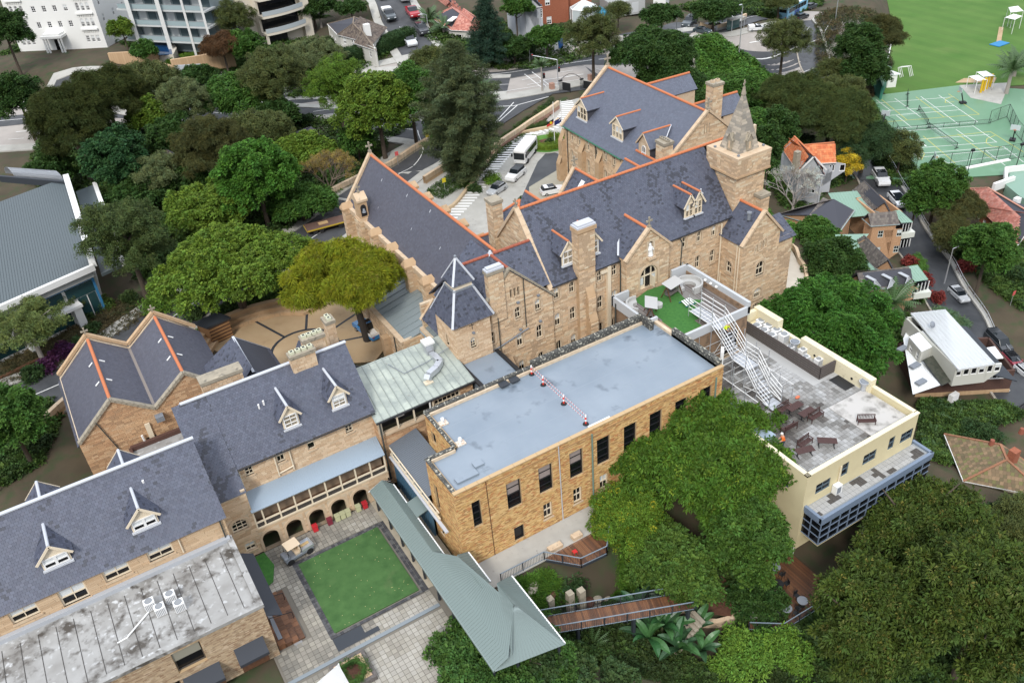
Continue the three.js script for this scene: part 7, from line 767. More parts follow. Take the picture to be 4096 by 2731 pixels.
function bare([x,g,z,r,rv,hc],label,m,o={}){const P=thing(o.name??'bare_tree',label,'tree'),y0=T(x,z),br=gb(),tips=[];const grow=(p,d,l,rad,k)=>{const q=p.clone().addScaledVector(d,l);br.tube(p.toArray(),q.toArray(),rad,rad*0.68,k>2?6:4,false);if(k===0){tips.push([q.x,q.y,q.z,rr(0.3,0.5)]);return;}const n=k>2?3:pick([2,3]);for(let i=0;i<n;i++){const e=d.clone().add(new V3(rr(-0.8,0.8),rr(-0.25,0.6),rr(-0.8,0.8))).normalize();grow(q,e,l*rr(0.66,0.84),rad*0.66,k - 1);}};part(P,'trunk',gb().tube([x,y0 - 0.3,z],[x,y0 +1.2,z],0.24,0.2,8).build(),m);for(let i=0;i<(o.n??4);i++) grow(new V3(x,y0 +1.1,z),new V3(rr(-0.7,0.7),rr(0.7,1),rr(-0.7,0.7)).normalize(),(hc +rv - y0)*0.27,0.13,o.k??5);const b=part(P,'branches',br.build(),m);b.userData.kind='stuff';if(o.leaf) cloud(P,'crown','small',tips.filter(()=>R()<o.leaf),o.col,0.3);return P;}
function hedge(name,label,pts,w,h,col,o={}){const P=thing(name,label,'hedge',o.group),S=spline(pts,0.35),list=[];part(P,'hedge_core',ribbonG(pts,-w / 2 +0.14,w / 2 - 0.14,0,h - 0.15,o.yf),mat(col,1));for(const[x,z,tx,tz] of S){const y=(o.yf?o.yf(x,z):T(x,z));for(let k=0;k<8*(w +h);k++){let a=rr(-w / 2,w / 2),b=rr(0.1,h);R()<w /(w +2*h)?(b=h):(a=Math.sign(a)*w / 2);list.push([x - tz*a +rr(-0.15,0.15),y +b +rr(-0.05,0.05),z +tx*a +rr(-0.15,0.15),(o.cs??0.4)*rr(0.8,1.2)]);}}cloud(P,'foliage','small',list,col,0.25);return P;}
function bush(x,z,r,h,col,label,o={}){const P=thing(o.name??'shrub',label,'shrub',o.group),y=o.y??T(x,z),list=[],n=Math.round(46*r*r +20);for(let i=0;i<n;i++){const a=R()*2*PI,c=rr(-0.1,1),q=Math.sqrt(1 - c*c),k=rr(0.6,1.05),w=1 +0.25*Math.sin(3*a +x);list.push([x +Math.cos(a)*q*r*k*w,y +h*0.25 +c*h*0.75*k,z +Math.sin(a)*q*r*k*w,rr(0.45,0.8)*(o.cs??1)]);}part(P,'stem',gb().tube([x,y - 0.2,z],[x,y +h*0.5,z],0.08,0.04,6).build(),barkM);cloud(P,'foliage',o.clump??'broad',list,col,0.3);return P;}
function cover(name,poly,n,clump,size,cols,o={}){const x0=Math.min(...poly.map((p)=>p[0])),x1=Math.max(...poly.map((p)=>p[0])),z0=Math.min(...poly.map((p)=>p[1])),z1=Math.max(...poly.map((p)=>p[1]));const by=cols.map(()=>[]);let i=0,k=0;while(i<n&&k++<n*12){const x=rr(x0,x1),z=rr(z0,z1);if(!inPoly(poly,x,z)) continue;const hh=(o.h??0.3)*(0.5 +1.6*Math.max(0,fbm(x*0.18,z*0.18,3) +0.3))*R();const ci=Math.max(0,Math.min(cols.length - 1,Math.floor((fbm(x*0.12,z*0.12,9) +0.45 +rr(-0.15,0.15))*cols.length)));by[ci].push([x,T(x,z) +hh,z,size*rr(0.7,1.3)]);i++;}by.forEach((l,j)=>{if(!l.length) return;const m=cloud(scene,uniq(name),clump,l,cols[j],0.3);m.userData.kind='stuff';});}
const roadLines=[[RA,6.5],[RB,12.5],[RC,5.6],[RD,4.6],[RE,4.6]];
const TR=[// kind, place, label
['dark',[-6.42,5,-119.87,3.59,5.42,12.42],'thin dark tree beside the main road at the far left'],['sheoak',[-.99,4,-94.35,6.14,7.44,13.44],'large brown-olive she-oak, biggest of the two in front of the white garages'],['sheoak',[6.3,5,-104.74,5.99,6.4,13.4],'dark she-oak behind the largest one, below the terrace walls'],['deep',[2.77,4,-83.45,4.18,4.94,10.44],'dark green tree between the she-oaks and the A-frame cottage'],['olive',[13.92,5,-110.92,5.68,4.21,12.21],'olive eucalypt along the main road below the glass apartments'],['bright',[11.83,4.5,-101.13,3.63,3.38,9.88],'small light green tree in front of the roadside eucalypt'],['sage',[18.04,5,-98.44,4.15,4.4,11.4],'greyish thin-leaved tree on the roadside below the garage doors'],['green',[28.13,5,-99.1,5.61,3.5,10.5],'rounded mid-green tree below the cream apartments'],['brown',[16,4,-76.69,4.45,5.06,11.06],'brown-tinged she-oak beside the A-frame cottage'],['olive',[25.09,4,-83.27,4.62,3.02,9.02],'wide olive tree behind the small dark-roofed outbuilding'],['olive',[32.97,5,-95.41,5.23,5.82,12.82],'tall olive-green tree below the cream apartments and garages'],['sage',[45.99,6,-112.96,6.06,2.94,9.94],'grey-green tree in front of the brown-roofed house'],['yellowish',[41.33,4.5,-86.77,4.55,5.21,11.71],'light green tree with visible trunk above the bus-stop footpath'],['bright',[42.2,4,-71.34,5.36,6.62,11.62],'big bright green camphor beyond the chapel gable'],['green',[48.99,4.5,-73.27,4.2,6.35,11.85],'darker tree right behind the bright camphor'],['olive',[62.85,5,-90.49,5.07,3.23,10.23],'wide olive tree behind the tall araucaria'],['olive',[87.97,6,-75.6,4.67,5.72,12.72],'grey-olive tree beyond the north wing roof'],['dark',[95.56,4,-67.43,7.03,4.5,10],'broad dark fig-like tree beyond the north wing ridge'],['dark',[95.63,1,-61.79,5.37,3.73,6.23],'dark tree just above the orange ridge of the north wing'],['olive',[126.55,-1,-65.06,4.74,5.02,6.02],'olive tree at the bend below the freeway'],['dark',[144.86,-5,-61.55,4.66,5.25,1.75],'dark big-leaved tree beside the playing field'],['brown',[156.22,-5,-65.32,4.11,4.52,1.02],'brownish bare-looking tree at the field edge'],['olive',[139.74,-6,-62.04,3.78,2.76,-2.24],'small olive tree below the dark lane'],['dark',[142.98,-7,-57.86,4.63,4.03,-1.97],'dark tree beside the green shed'],['weep',[113.63,-4,-49.34,6.03,4.56,1.56],'olive weeping tree, left of the pair above the orange-roofed house'],['weep',[115.02,-6,-41.62,6.8,5.16,0.16],'olive weeping tree, right of the pair above the orange-roofed house'],['olive',[131.48,-6,-52.72,4.42,3.04,-1.96],'olive tree between the weeping pair and the green shed'],['cedar',[116.5,-8,-34.65,5.32,3.66,-2.84],'dark layered tree beside the orange-roofed house'],['autumn',[110.82,-8,-33.11,2.31,2.84,-4.16],'yellow-leaved tree next to the orange-roofed house'],['olive',[120.89,-9,-30.49,3.03,3.9,-4.1],'olive tree along the court fence by the lane'],['dark',[93.87,-4,-35.54,2.26,5.45,1.95],'narrow dark tree right behind the spire tower'],['green',[87.02,-6,-18.43,2.97,2.1,-3.4],'green tree beside the curved white path'],['dark',[81.29,-6.5,-10.48,3.62,3.46,-2.54],'dark flowering tree between the brick flats and the dome tree'],['dome',[65.39,-6,3.43,7.83,5.95,0.45],'huge dome-shaped green tree beside the yellow block'],['green',[102.15,-10.5,-.89,3.68,4.61,-3.89],'green tree beyond the lane railing in front of the clubhouse'],['green',[113.41,-10,-17.47,4.03,4.7,-3.8],'green tree at the corner of the court wall'],['brown',[114.23,-10.5,-14.06,3.32,3.15,-6.35],'brownish round tree beside the red-tiled clubhouse'],['brown',[106.98,-10.5,-9.55,2.65,2.65,-6.85],'dry brown tree by the lane railing'],
['fig',[37.65,-7,12.22,8.06,4.44,2.44],'large tree right against the brick hall, top of the central clump',{col:[0.052,0.1,0.014],name:'broadleaf_tree',fleck:[0.13,0.19,0.02]}],['yellowish',[28.12,-5,12.78,3.62,2.86,-.14],'yellow-tipped round tree beside the small timber deck',{fleck:[0.26,0.27,0.02]}],['green',[29.14,-7,18.29,3.91,2.87,-2.13],'rounded tree with upright leaf tips above the timber ramp',{col:[0.062,0.105,0.024]}],['green',[35.53,-7,20.93,3.98,4.4,-.6],'green tree in front of the yellow block wall',{col:[0.05,0.095,0.02]}],
['fig',[51.9,-9,28.03,6.37,2.87,-3.13],'dark fig crown below the glazed storey of the yellow block',{fleck:[0.13,0.13,0.03]}],['fig',[39.66,-8.5,32.17,5.56,4.08,-2.42],'dark fig crown at lower right beside the timber deck',{fleck:[0.13,0.13,0.03]}],['fig',[44.56,-10,37.71,5.83,6.96,-.04],'largest dark fig crown in the lower right corner',{fleck:[0.13,0.13,0.03]}],['olive',[62.27,-10,30.8,2.36,2.36,-5.64],'pale olive tree below the lichen-covered roof'],
['green',[10.67,-6.5,19.26,5.35,2.41,-1.09],'glossy green tree at the bottom edge beside the walkway roof',{col:[0.05,0.1,0.028]}],['green',[9.66,-6,16.66,1.68,0.75,-1.25],'small clump of glossy leaves at the bottom edge on the paving',{col:[0.05,0.1,0.028]}],
['olive',[-1.41,2.5,-51.97,4.85,5.97,11.47],'tall dark eucalypt in front of the sports hall',{col:[0.055,0.075,0.028]}],['bright',[11.38,3,-63.5,5.41,3.02,7.52],'light green camphor behind the spreading one'],['green',[18.27,3.5,-60.64,4.99,5.86,10.36],'tall rich green camphor beside the yellowing bare tree',{col:[0.055,0.13,0.022]}],['bright',[8.32,2.6,-40.92,8.32,3.75,9.35],'wide spreading light green camphor beside the plaza'],['sage',[8.09,4,-79.33,3.79,2.84,8.34],'pale sage-coloured tree beside the A-frame cottage'],['cypress',[17.75,2.5,-26.77,6.2,3.94,10.94],'yellow-green feathery tree with leaning trunk in the plaza',{lean:[-1.2,-0.6],tr:0.42,bark:mat([0.03,0.025,0.022],0.9),fleck:[0.22,0.2,0.04],dens:0.85}],['sparse',[-15.39,2,-46.58,4.03,2.43,7.43],'thin pale eucalypt at the left edge beside the sports hall',{dens:0.55,bark:barkPale}],['green',[-19.1,2,-27.71,3.45,3.88,7.38],'green tree at the left edge below the road'],['sparse',[-11.54,2,-54.18,2.23,1.65,5.15],'small thin tree in front of the sports hall glazing',{dens:0.6}],
['dark',[-3.98,10,-150.09,4.4,5.5,17.5],'dark tree beside the white apartment block at the top left'],['olive',[37.56,9,-132.51,3.62,4.57,15.07],'olive tree between the glass and cream apartments'],['green',[35.52,8.5,-121.28,3.12,3.12,12.62],'green tree beside the steps below the cream apartments'],['dark',[56.33,10,-137.98,4.83,2.17,13.17],'dark tree behind the brown-roofed house'],['dark',[63.09,10,-131.94,3.26,1.59,12.59],'dark bush-like tree between brown-roofed house and street'],['green',[87.25,10,-101.59,2.86,2.48,13.48],'green garden tree above the sloping street'],['bright',[17.22,11,-145.7,2.47,2.56,14.56],'clipped round bright green tree beside the white apartment block'],['brown',[31.63,10,-122.64,3.11,2.17,13.17],'small reddish-brown tree by the glass apartments',{col:[0.12,0.06,0.04]}],['bright',[33.98,11,-137.84,1.47,1.67,13.67],'small round green tree beside the steps of the glass apartments'],['dark',[31.03,4.5,-89.89,3.03,3.03,8.53],'dark low tree on the near side of the main road'],['dark',[13.89,3.5,-76.25,3.4,2.59,7.09],'dark tree filling the gap behind the light green camphor'],['dark',[4.93,3.5,-78.78,4.04,2.41,6.71],'dark undergrowth tree left of the sage tree'],['green',[23.49,3,-59.99,3.87,2.03,5.83],'low green tree beyond the yellow feathery tree'],['dark',[97.33,-1,-54.15,3.87,3.42,3.22],'dark bushy tree on the bank beside the tower',{}],['green',[108.56,-1.5,-58.86,4.49,2.87,1.97],'green bushy tree on the bank below the freeway'],['green',[100.9,-4,-46.71,3.43,3.87,0.47],'vine-covered tree right of the spire'],['dark',[104.68,-5,-43.74,3.04,4.76,0.36],'dark tree left of the weeping pair'],['green',[110.52,-9.5,-18.75,2.66,2.83,-6.07],'small green tree by the lane railing near the courts'],['dark',[35.35,-8,23.23,2.43,1.1,-6.4],'dark low tree under the yellow block'],['olive',[107.63,7,-93.96,2.57,2.17,10.17],'pale tree by the freeway side road'],['dark',[111.84,7,-84.84,3.57,2.19,10.19],'dark garden tree beside the white garage'],['green',[88.28,6.5,-92.1,3.15,2.18,9.28],'garden tree in front of the red brick house'],['dark',[82.48,6,-95.39,3.51,1.58,8.08],'dark hedge-like tree below the cedar']];
for(const[k,p,l,o] of TR){if(p[2]<-45&&p[2]>-125&&p[0]<60&&k !=='sheoak'){p[3]*=1.13;p[4]*=1.08;}tree(k,p,l,o);}
conifer([48.5,4.2,-54.05,6.45,10.04,15.24],'tall dark araucaria with tiered branches beside the driveway',{tiers:26,tr:0.5,cs:1.15,col:[0.078,0.105,0.045]});
conifer([77.93,6,-97.62,5.71,5.71,12.71],'dark layered deodar cedar beside the red-tiled house',{name:'deodar_tree',tiers:15,rise:-0.05,col:[0.026,0.06,0.036],prof:(k)=>(1 - k)**0.7*0.95 +0.06});
bare([29.61,3.2,-64.13,4,3.36,7.56],'twiggy tree with few yellow leaves beside the road wall',mat([0.2,0.16,0.12],0.9),{leaf:0.8,col:[0.22,0.16,0.04],k:5,n:5});bare([94.49,-6.5,-29.7,3.83,3.4,-2.1],'leafless pale grey tree below the orange-roofed house',mat([0.36,0.33,0.31],0.9),{leaf:0.25,col:[0.4,0.42,0.36],n:5});bare([85.8,-8,-9.42,1.36,1.36,-6.14],'small white-blossomed bare tree against the brick flats',barkPale,{leaf:0.8,col:[0.55,0.53,0.5],k:4});
for(const[p,h,s,l] of[[[83.51,-7,-1.31],2,1.7,'fan palm between the brick flats and the white-roofed house'],[[78,4.6,-78.16],5,1,'slim palm beside the school gates'],[[63.17,4.2,-74.53],6,1.1,'left slim palm beside the araucaria'],[[61.55,4.2,-69.29],5.5,1,'right slim palm beside the araucaria'],[[57.39,8,-137.14],3,1.6,'palm in front of the cream apartments'],[[76.64,7.5,-120.94],2.5,1.8,'left palm on the street verge by the red-tiled house'],[[76.47,7.5,-114.41],2,1.7,'right palm on the street verge by the red-tiled house'],[[167.7,-8,-41.57],5,2.2,'tall king palm beside the courts'],[[177.76,-8,-46.62],3,2,'shorter palm behind the king palm'],[[64.2,-7,5.64],1,2,'low palm under the dome tree']]){palm(p,h,s,l);}
for(const[x,y,s,i] of[[1465,1440,1.15,'left'],[1520,1470,1.3,'large front'],[1490,1500,1.2,'lower left'],[1560,1510,1.2,'lower middle'],[1590,1465,1.2,'rear right'],[1540,1420,1.1,'rear tallest'],[1610,1510,1,'far right']]){const p=[26.52,-7.5,21.4],q=[29.76,-7.5,23.62],r=[23.67,-7.5,24.83],a=(x - 1540) / 100,b=(y - 1470) / 100,X=p[0] +(q[0] - p[0])*a +(r[0] - p[0])*b,Z=p[2] +(q[2] - p[2])*a +(r[2] - p[2])*b;banana([X,T(X,Z),Z],s*0.85,`${i} banana-like plant of the group below the timber ramp`);}
for(const[p,s,l] of[[[29.68,-6.6,19.44],0.7,'cycad in the mulch bed, nearest the ramp'],[[30.19,-6.6,20.69],0.75,'cycad in the mulch bed, lower one'],[[32.51,-6.3,19.55],0.6,'cycad in the mulch bed, upper one'],[[32.65,-6.3,21.77],0.5,'light green cycad beside the curved seat'],[[19.18,-7.2,19.4],0.9,'tree fern left of the ramp'],[[36.45,-8,28.31],1,'fern in front of the dark fig'],[[38.48,-8,27.44],0.9,'fern beside the timber deck railing'],[[74.09,-9.5,16.22],1,'yellow-green tree fern behind the yellow block'],[[69.69,-9.5,16.33],0.9,'tree fern beside the yellow block corner'],[[67.37,-9.8,18.76],0.9,'lower tree fern beside the glazed storey']]) palm([p[0],T(p[0],p[2]),p[2]],0.25,s,l,{name:'cycad',cat:'plant',n:14,wide:0.5});
// hedges
{const c=[66.09,-58.3],ring=[];for(let i=0;i<=15;i++){const a=-0.9 +i / 15*5.2;ring.push([c[0] +Math.cos(a)*2.5,c[1] +Math.sin(a)*2.5]);}hedge('round_hedge','bright green clipped ring hedge in the driveway circle',ring,1.1,0.9,[0.13,0.2,0.02],{yf:()=>4.1});const cir=Array.from({length:28},(_,i)=>[c[0] +Math.cos(i / 28*2*PI)*3.9,c[1] +Math.sin(i / 28*2*PI)*3.9]);flat('circle_lawn',cir,4.12,M.lawn,0.15);const k=gb();cir.forEach((p,i)=>{const q=cir[(i +1) % 28];k.bar([p[0],4.1,p[1]],[q[0],4.1,q[1]],0.16,0.12);});struct('circle_kerb',k.build(),M.conc);flat('circle_bed',Array.from({length:20},(_,i)=>[c[0] +Math.cos(i / 20*2*PI)*2,c[1] +Math.sin(i / 20*2*PI)*2]),4.15,M.mulch);bush(c[0] +0.5,c[1] +0.3,0.9,0.6,[0.05,0.09,0.03],'low flowering shrub inside the ring hedge',{y:4.1});}
const HG=[0.03,0.065,0.02];hedge('street_hedge','long dark hedge below the brown-roofed house',[[52.21,-114.82],[59.34,-113.63],[69.19,-115.13]],3,2.6,HG,{cs:0.7});hedge('driveway_hedge','low hedge along the driveway kerb',[[70.63,-65.28],[66.76,-65.7],[63.28,-65.83],[57.45,-61.82],[51.06,-56.42],[46.64,-52.51]],0.8,0.8,[0.05,0.09,0.02]);hedge('lane_hedge','clipped hedge along the lane in front of the brick flats',[[92.6,-3.14],[95.95,-8.02],[99.13,-7.88],[100.74,-10.68]],1,1.3,[0.06,0.14,0.02]);hedge('pool_hedge','clipped bright hedge beside the pool terrace',[[25.94,-137.08],[29.33,-137.13]],1.4,1.6,[0.1,0.18,0.02]);hedge('verge_hedge','dark hedge above the road wall behind the sports hall',[[5.17,-112.29],[14.52,-101.5],[29.11,-96.63],[37.43,-91.99]],1.6,1.6,HG,{cs:0.7});hedge('cedar_hedge','dark hedge along the footpath below the cedar',[[78.46,-104.98],[84.38,-102.39],[89.38,-98.3]],2,2,HG,{cs:0.7});hedge('roof_planter_hedge','square clipped hedge in the timber planter near the lawn',(()=>{const c=[-.21,13.81];return[[c[0] - 0.8,c[1] - 0.8],[c[0] +0.8,c[1] - 0.8],[c[0] +0.8,c[1] +0.8],[c[0] - 0.8,c[1] +0.8],[c[0] - 0.8,c[1] - 0.4]];})(),0.5,0.5,[0.05,0.11,0.02],{yf:()=>0.5,cs:0.3});
// shrubs
{const list=[[2215,620,1.2,'red'],[2120,650,1.3,'red'],[2150,690,1.2,'red'],[2090,610,1.2,'red'],[2130,745,1.6,'agave'],[2200,745,1.3,'agave'],[2165,725,1.4,'agave'],[1690,1010,1.2,'a'],[240,708,1.4,'ball'],[365,712,2,'lime'],[200,735,1,'a'],[215,760,1,'a'],[150,820,1.6,'purple'],[110,850,1.3,'purple'],[190,800,1.3,'b'],[1310,1360,1.3,'b'],[2230,1000,1.6,'b'],[2270,1010,1.4,'b'],[2160,950,1.4,'b'],[1700,1500,2,'lime'],[1740,1520,2,'lime'],[1790,1500,2,'lime'],[1820,1530,1.8,'lime'],[1680,1540,1.8,'lime'],[2100,760,1.6,'b'],[1990,720,1.6,'b'],[2070,700,1.8,'b'],[1990,640,1.2,'b'],[1210,470,1,'b'],[1130,420,1.2,'lime'],[1090,440,1,'a'],[1330,1560,1.5,'a'],[1420,1570,1.5,'a'],[1250,1540,1.6,'a'],[2330,640,1.6,'b'],[2310,560,1.5,'b'],[300,690,1.1,'a'],[80,870,1.4,'b'],[560,700,1.3,'a'],[610,660,1.4,'b'],[700,590,1.2,'b'],[450,730,1.3,'a'],[1480,95,1.4,'lime'],[1560,100,1.2,'b'],[1850,330,1.6,'b'],[2040,320,1.5,'b'],[2010,300,1.6,'b'],[2100,430,1.4,'b'],[1330,520,0.8,'b'],[395,150,1.2,'lime'],[430,120,1,'ball'],[440,150,1,'lime'],[350,150,1.2,'b']],C={red:[0.16,0.03,0.025],agave:[0.12,0.2,0.1],a:[0.045,0.08,0.025],b:[0.035,0.07,0.022],lime:[0.1,0.19,0.025],ball:[0.08,0.13,0.03],purple:[0.07,0.02,0.06]},W={red:'reddish shrub',agave:'pale agave clump',a:'green shrub',b:'dark green shrub',lime:'lime green shrub',ball:'clipped ball shrub',purple:'purple-leaved shrub'};const near=[['the sports hall',250,700],['the brick flats',2080,620],['the white-roofed house',2180,850],['the timber ramp',1400,1380],['the plaza',620,720],['the courts',2100,350],['the driveway',1150,430],['the dome tree',1980,760],['the bottom edge',1350,1560],['the lower right deck',1750,1480],['the main road',1500,100],['the pool terrace',400,140],['the lane',2200,700],['the left road',120,850]],ord=['first','second','third','fourth','fifth','sixth','seventh','eighth'],cnt={};const O=[0.6,0,-281.75];
list.sort((p,q)=>p[0] - q[0]);for(const[x,y,r,k] of list){const nb=near.reduce((m,q)=>(Math.hypot(q[1] - x,q[2] - y)<Math.hypot(m[1] - x,m[2] - y)?q:m)),key=W[k] +nb[0];cnt[key]=(cnt[key]??-1) +1;const p=ray(x,y);bush(p[0],p[2],r,r*(k==='agave'?0.7:1.1),C[k],`${W[k]} near ${nb[0]}, ${ord[cnt[key]]} from the left`,{clump:k==='agave'?'blade':k==='lime'?'big':'broad',group:'garden shrubs'});}}
function ray(x,y){// ground point seen at overview position x, y
const f=new V3(0.38943,-0.57786,-0.71724),r=new V3(0.85144,-0.07113,0.5196),u=new V3(0.35127,0.81303,-0.46431),d=f.multiplyScalar(3500).addScaledVector(r,x*1.7415 - 2048).addScaledVector(u,-(y*1.7415 - 1365.5));let h=0,p;for(let i=0;i<25;i++){const t=(h - EYE.y) / d.y;p=EYE.clone().addScaledVector(d,t);h=h*0.4 +0.6*T(p.x,p.z);}return[p.x,h,p.z];}
// ground cover
const G1=[[0.04,0.075,0.02],[0.06,0.11,0.024],[0.03,0.055,0.018]],G2=[[0.06,0.14,0.022],[0.08,0.18,0.03],[0.05,0.11,0.02]],G3=[[0.05,0.05,0.02],[0.09,0.075,0.035],[0.04,0.06,0.02]];
cover('bank_ground_cover',[[117.62,-81.29],[125.3,-81.69],[131.21,-76.02],[127.44,-64.76],[107.54,-41.08],[94.27,-35.99],[85.47,-27.07],[84.9,-20.29],[76.15,-14.29],[101.98,-45.92],[104.84,-62.76]],9000,'broad',0.9,G2,{h:1.2});cover('field_bank_ground_cover',[[162.72,-89.48],[180.42,-92.53],[185.65,-86.98],[165.37,-67.87],[141.92,-55.11],[135.74,-57.41],[142.5,-69.37]],5000,'small',0.9,[...G3,[0.035,0.06,0.02]],{h:0.7});cover('tree_belt_undergrowth',[[-5.29,-120.63],[9.13,-113.45],[38.29,-94.6],[44.58,-84.93],[30,-65.12],[20.35,-59.97],[13.49,-57.08],[-1.73,-59.9],[-1.66,-79.7],[-10.33,-103.04]],8000,'broad',0.95,G1,{h:0.8});cover('verge_undergrowth',[[4.89,-53.87],[15.93,-57.42],[25.07,-60.35],[38.89,-68.74],[46.61,-78.54],[52.89,-80.86],[38.09,-85.96],[13.99,-73.15],[-2.15,-59.39]],3500,'broad',0.8,G1,{h:0.5});cover('plaza_bank_ground_cover',[[0.8,-40.14],[7.21,-45.17],[14.7,-46.19],[15.64,-38.66],[10.31,-40.19],[4.79,-40.69]],2200,'broad',0.7,G1,{h:0.5});cover('left_garden_ground_cover',[[-19.32,-58.42],[-12.85,-58.6],[-2.31,-54.49],[1.63,-51.44],[-4.88,-47.44],[-12.8,-44.18],[-20.68,-43.73]],2500,'small',0.6,[...G3],{h:0.3});cover('left_yard_ground_cover',[[-21.18,-38.27],[-15.63,-38.02],[-15.26,-33.94],[-17.96,-27.22],[-22.35,-25.64]],1200,'broad',0.8,G1,{h:0.5});
cover('ravine_fern_bank',[[15,13.2],[18.6,13.4],[21.2,15.7],[24.2,16],[27,13.6],[30,16.5],[26,18.6],[20,17.4],[16,15.6]],3200,'blade',0.55,[[0.07,0.15,0.02],[0.09,0.18,0.025]],{h:0.25});cover('ravine_undergrowth',[[18.58,14.7],[23.81,17.12],[26.41,17.72],[26.82,26.84],[36.05,31.03],[36.31,33.67],[16,19.93]],3200,'broad',0.7,[[0.03,0.05,0.014],[0.045,0.08,0.018]],{h:0.6});cover('under_tree_growth',[[28.11,13.55],[38.69,17.57],[36.91,25.2],[53.88,26.12],[67.72,28.62],[48.7,41.25],[35.12,32.07],[31.97,21.81]],5000,'broad',0.9,G1,{h:0.5});cover('right_garden_ground_cover',[[87.84,-24.92],[88.97,-17.17],[84.5,-8.31],[86.54,-1.14],[85.83,3.55],[79.15,3.45],[69.16,5.11],[79.05,-9.66]],3600,'broad',0.85,G1,{h:0.8});cover('lower_garden_ground_cover',[[73.67,11.42],[81.37,17.08],[81.31,20.03],[72.03,18.03],[65.5,21.22],[64.75,19]],2600,'broad',0.8,G1,{h:0.7});cover('lane_verge_ground_cover',[[108.7,-12.78],[103.57,5.4],[118.79,-4.71],[118.57,-12.2]],2200,'broad',0.8,G1,{h:0.6});cover('court_bank_ground_cover',[[129.47,-50.79],[144.49,-56.18],[126.31,-32.03],[120.28,-25.45],[117.82,-29.76]],2600,'broad',0.85,G1,{h:0.8});cover('street_garden_ground_cover',[[26.2,-139.15],[46.44,-135.8],[65.1,-125.95],[62.7,-111.7],[45.65,-102.9],[21.86,-118.42]],3000,'broad',0.8,G1,{h:0.5});cover('upper_street_ground_cover',[[72.27,-118.78],[86.88,-117.59],[104.02,-100.03],[103.09,-87.94],[85.77,-89.27],[71.47,-99.39]],3000,'broad',0.8,G1,{h:0.5});cover('driveway_garden_ground_cover',[[58.99,-64.64],[72.07,-71.41],[78.07,-74.76],[72.81,-67.96],[61.81,-62.18],[48.59,-53.58],[42.03,-51.25],[41.84,-55.25]],2600,'small',0.6,[...G1,[0.1,0.08,0.03]],{h:0.35});  // ravine_undergrowth greens are darkened: the deep shade is put into their colour
cover('apartment_verge_grass',[[-6.67,-166.36],[4.19,-166.29],[19.28,-155.75],[26.42,-130.58],[31.6,-111.58],[39.55,-114.37],[46.66,-135.06],[40.69,-141.04],[30.96,-133.9],[18.2,-150.42],[16.35,-165.4],[-.07,-177.17]],3500,'broad',0.8,G1,{h:0.5});cover('far_bank_ground_cover',[[138.23,-110.02],[164.56,-116.92],[179.07,-100.93],[159.84,-92.74],[148.54,-94.11],[136.9,-96.15]],3000,'broad',1,G1,{h:1});cover('house_garden_ground_cover',[[102.21,-43.38],[113.01,-46.58],[113.47,-33.86],[105,-31.99],[95.31,-27.67],[94.34,-32.43]],1600,'broad',0.8,G1,{h:0.5});
for(const[k,p,l] of[['dark',[129.95,3,-89.02,4.76,2.66,6.66],'dark tree on the far bank left of the blue bus'],['olive',[151.95,1,-91.13,4.04,2.03,4.03],'olive tree at the top edge beside the blue bus'],['green',[18.89,9.5,-136.08,2.67,2.09,12.09],'green garden tree beside the pool terrace'],['dark',[24.81,7,-118.67,3.38,2.07,9.67],'dark tree above the terrace garage doors'],['bright',[30.13,3.6,-75.28,4.25,2.54,7.14],'bright small tree right of the dark-roofed outbuilding'],['dark',[13.55,4,-92.89,4.41,3.41,8.41],'dark tree left of the brown she-oak'],['dark',[-6.11,3.5,-92.73,3.49,3.49,7.99],'dark tree beside the barrel vault of the sports hall'],['green',[38.22,3.8,-72.56,2.86,2.86,7.26],'small green tree left of the chapel cross'],['dark',[50.58,4,-66.62,2.57,3.38,7.98],'dark tree between the camphor and the araucaria']]) tree(k,p,l);
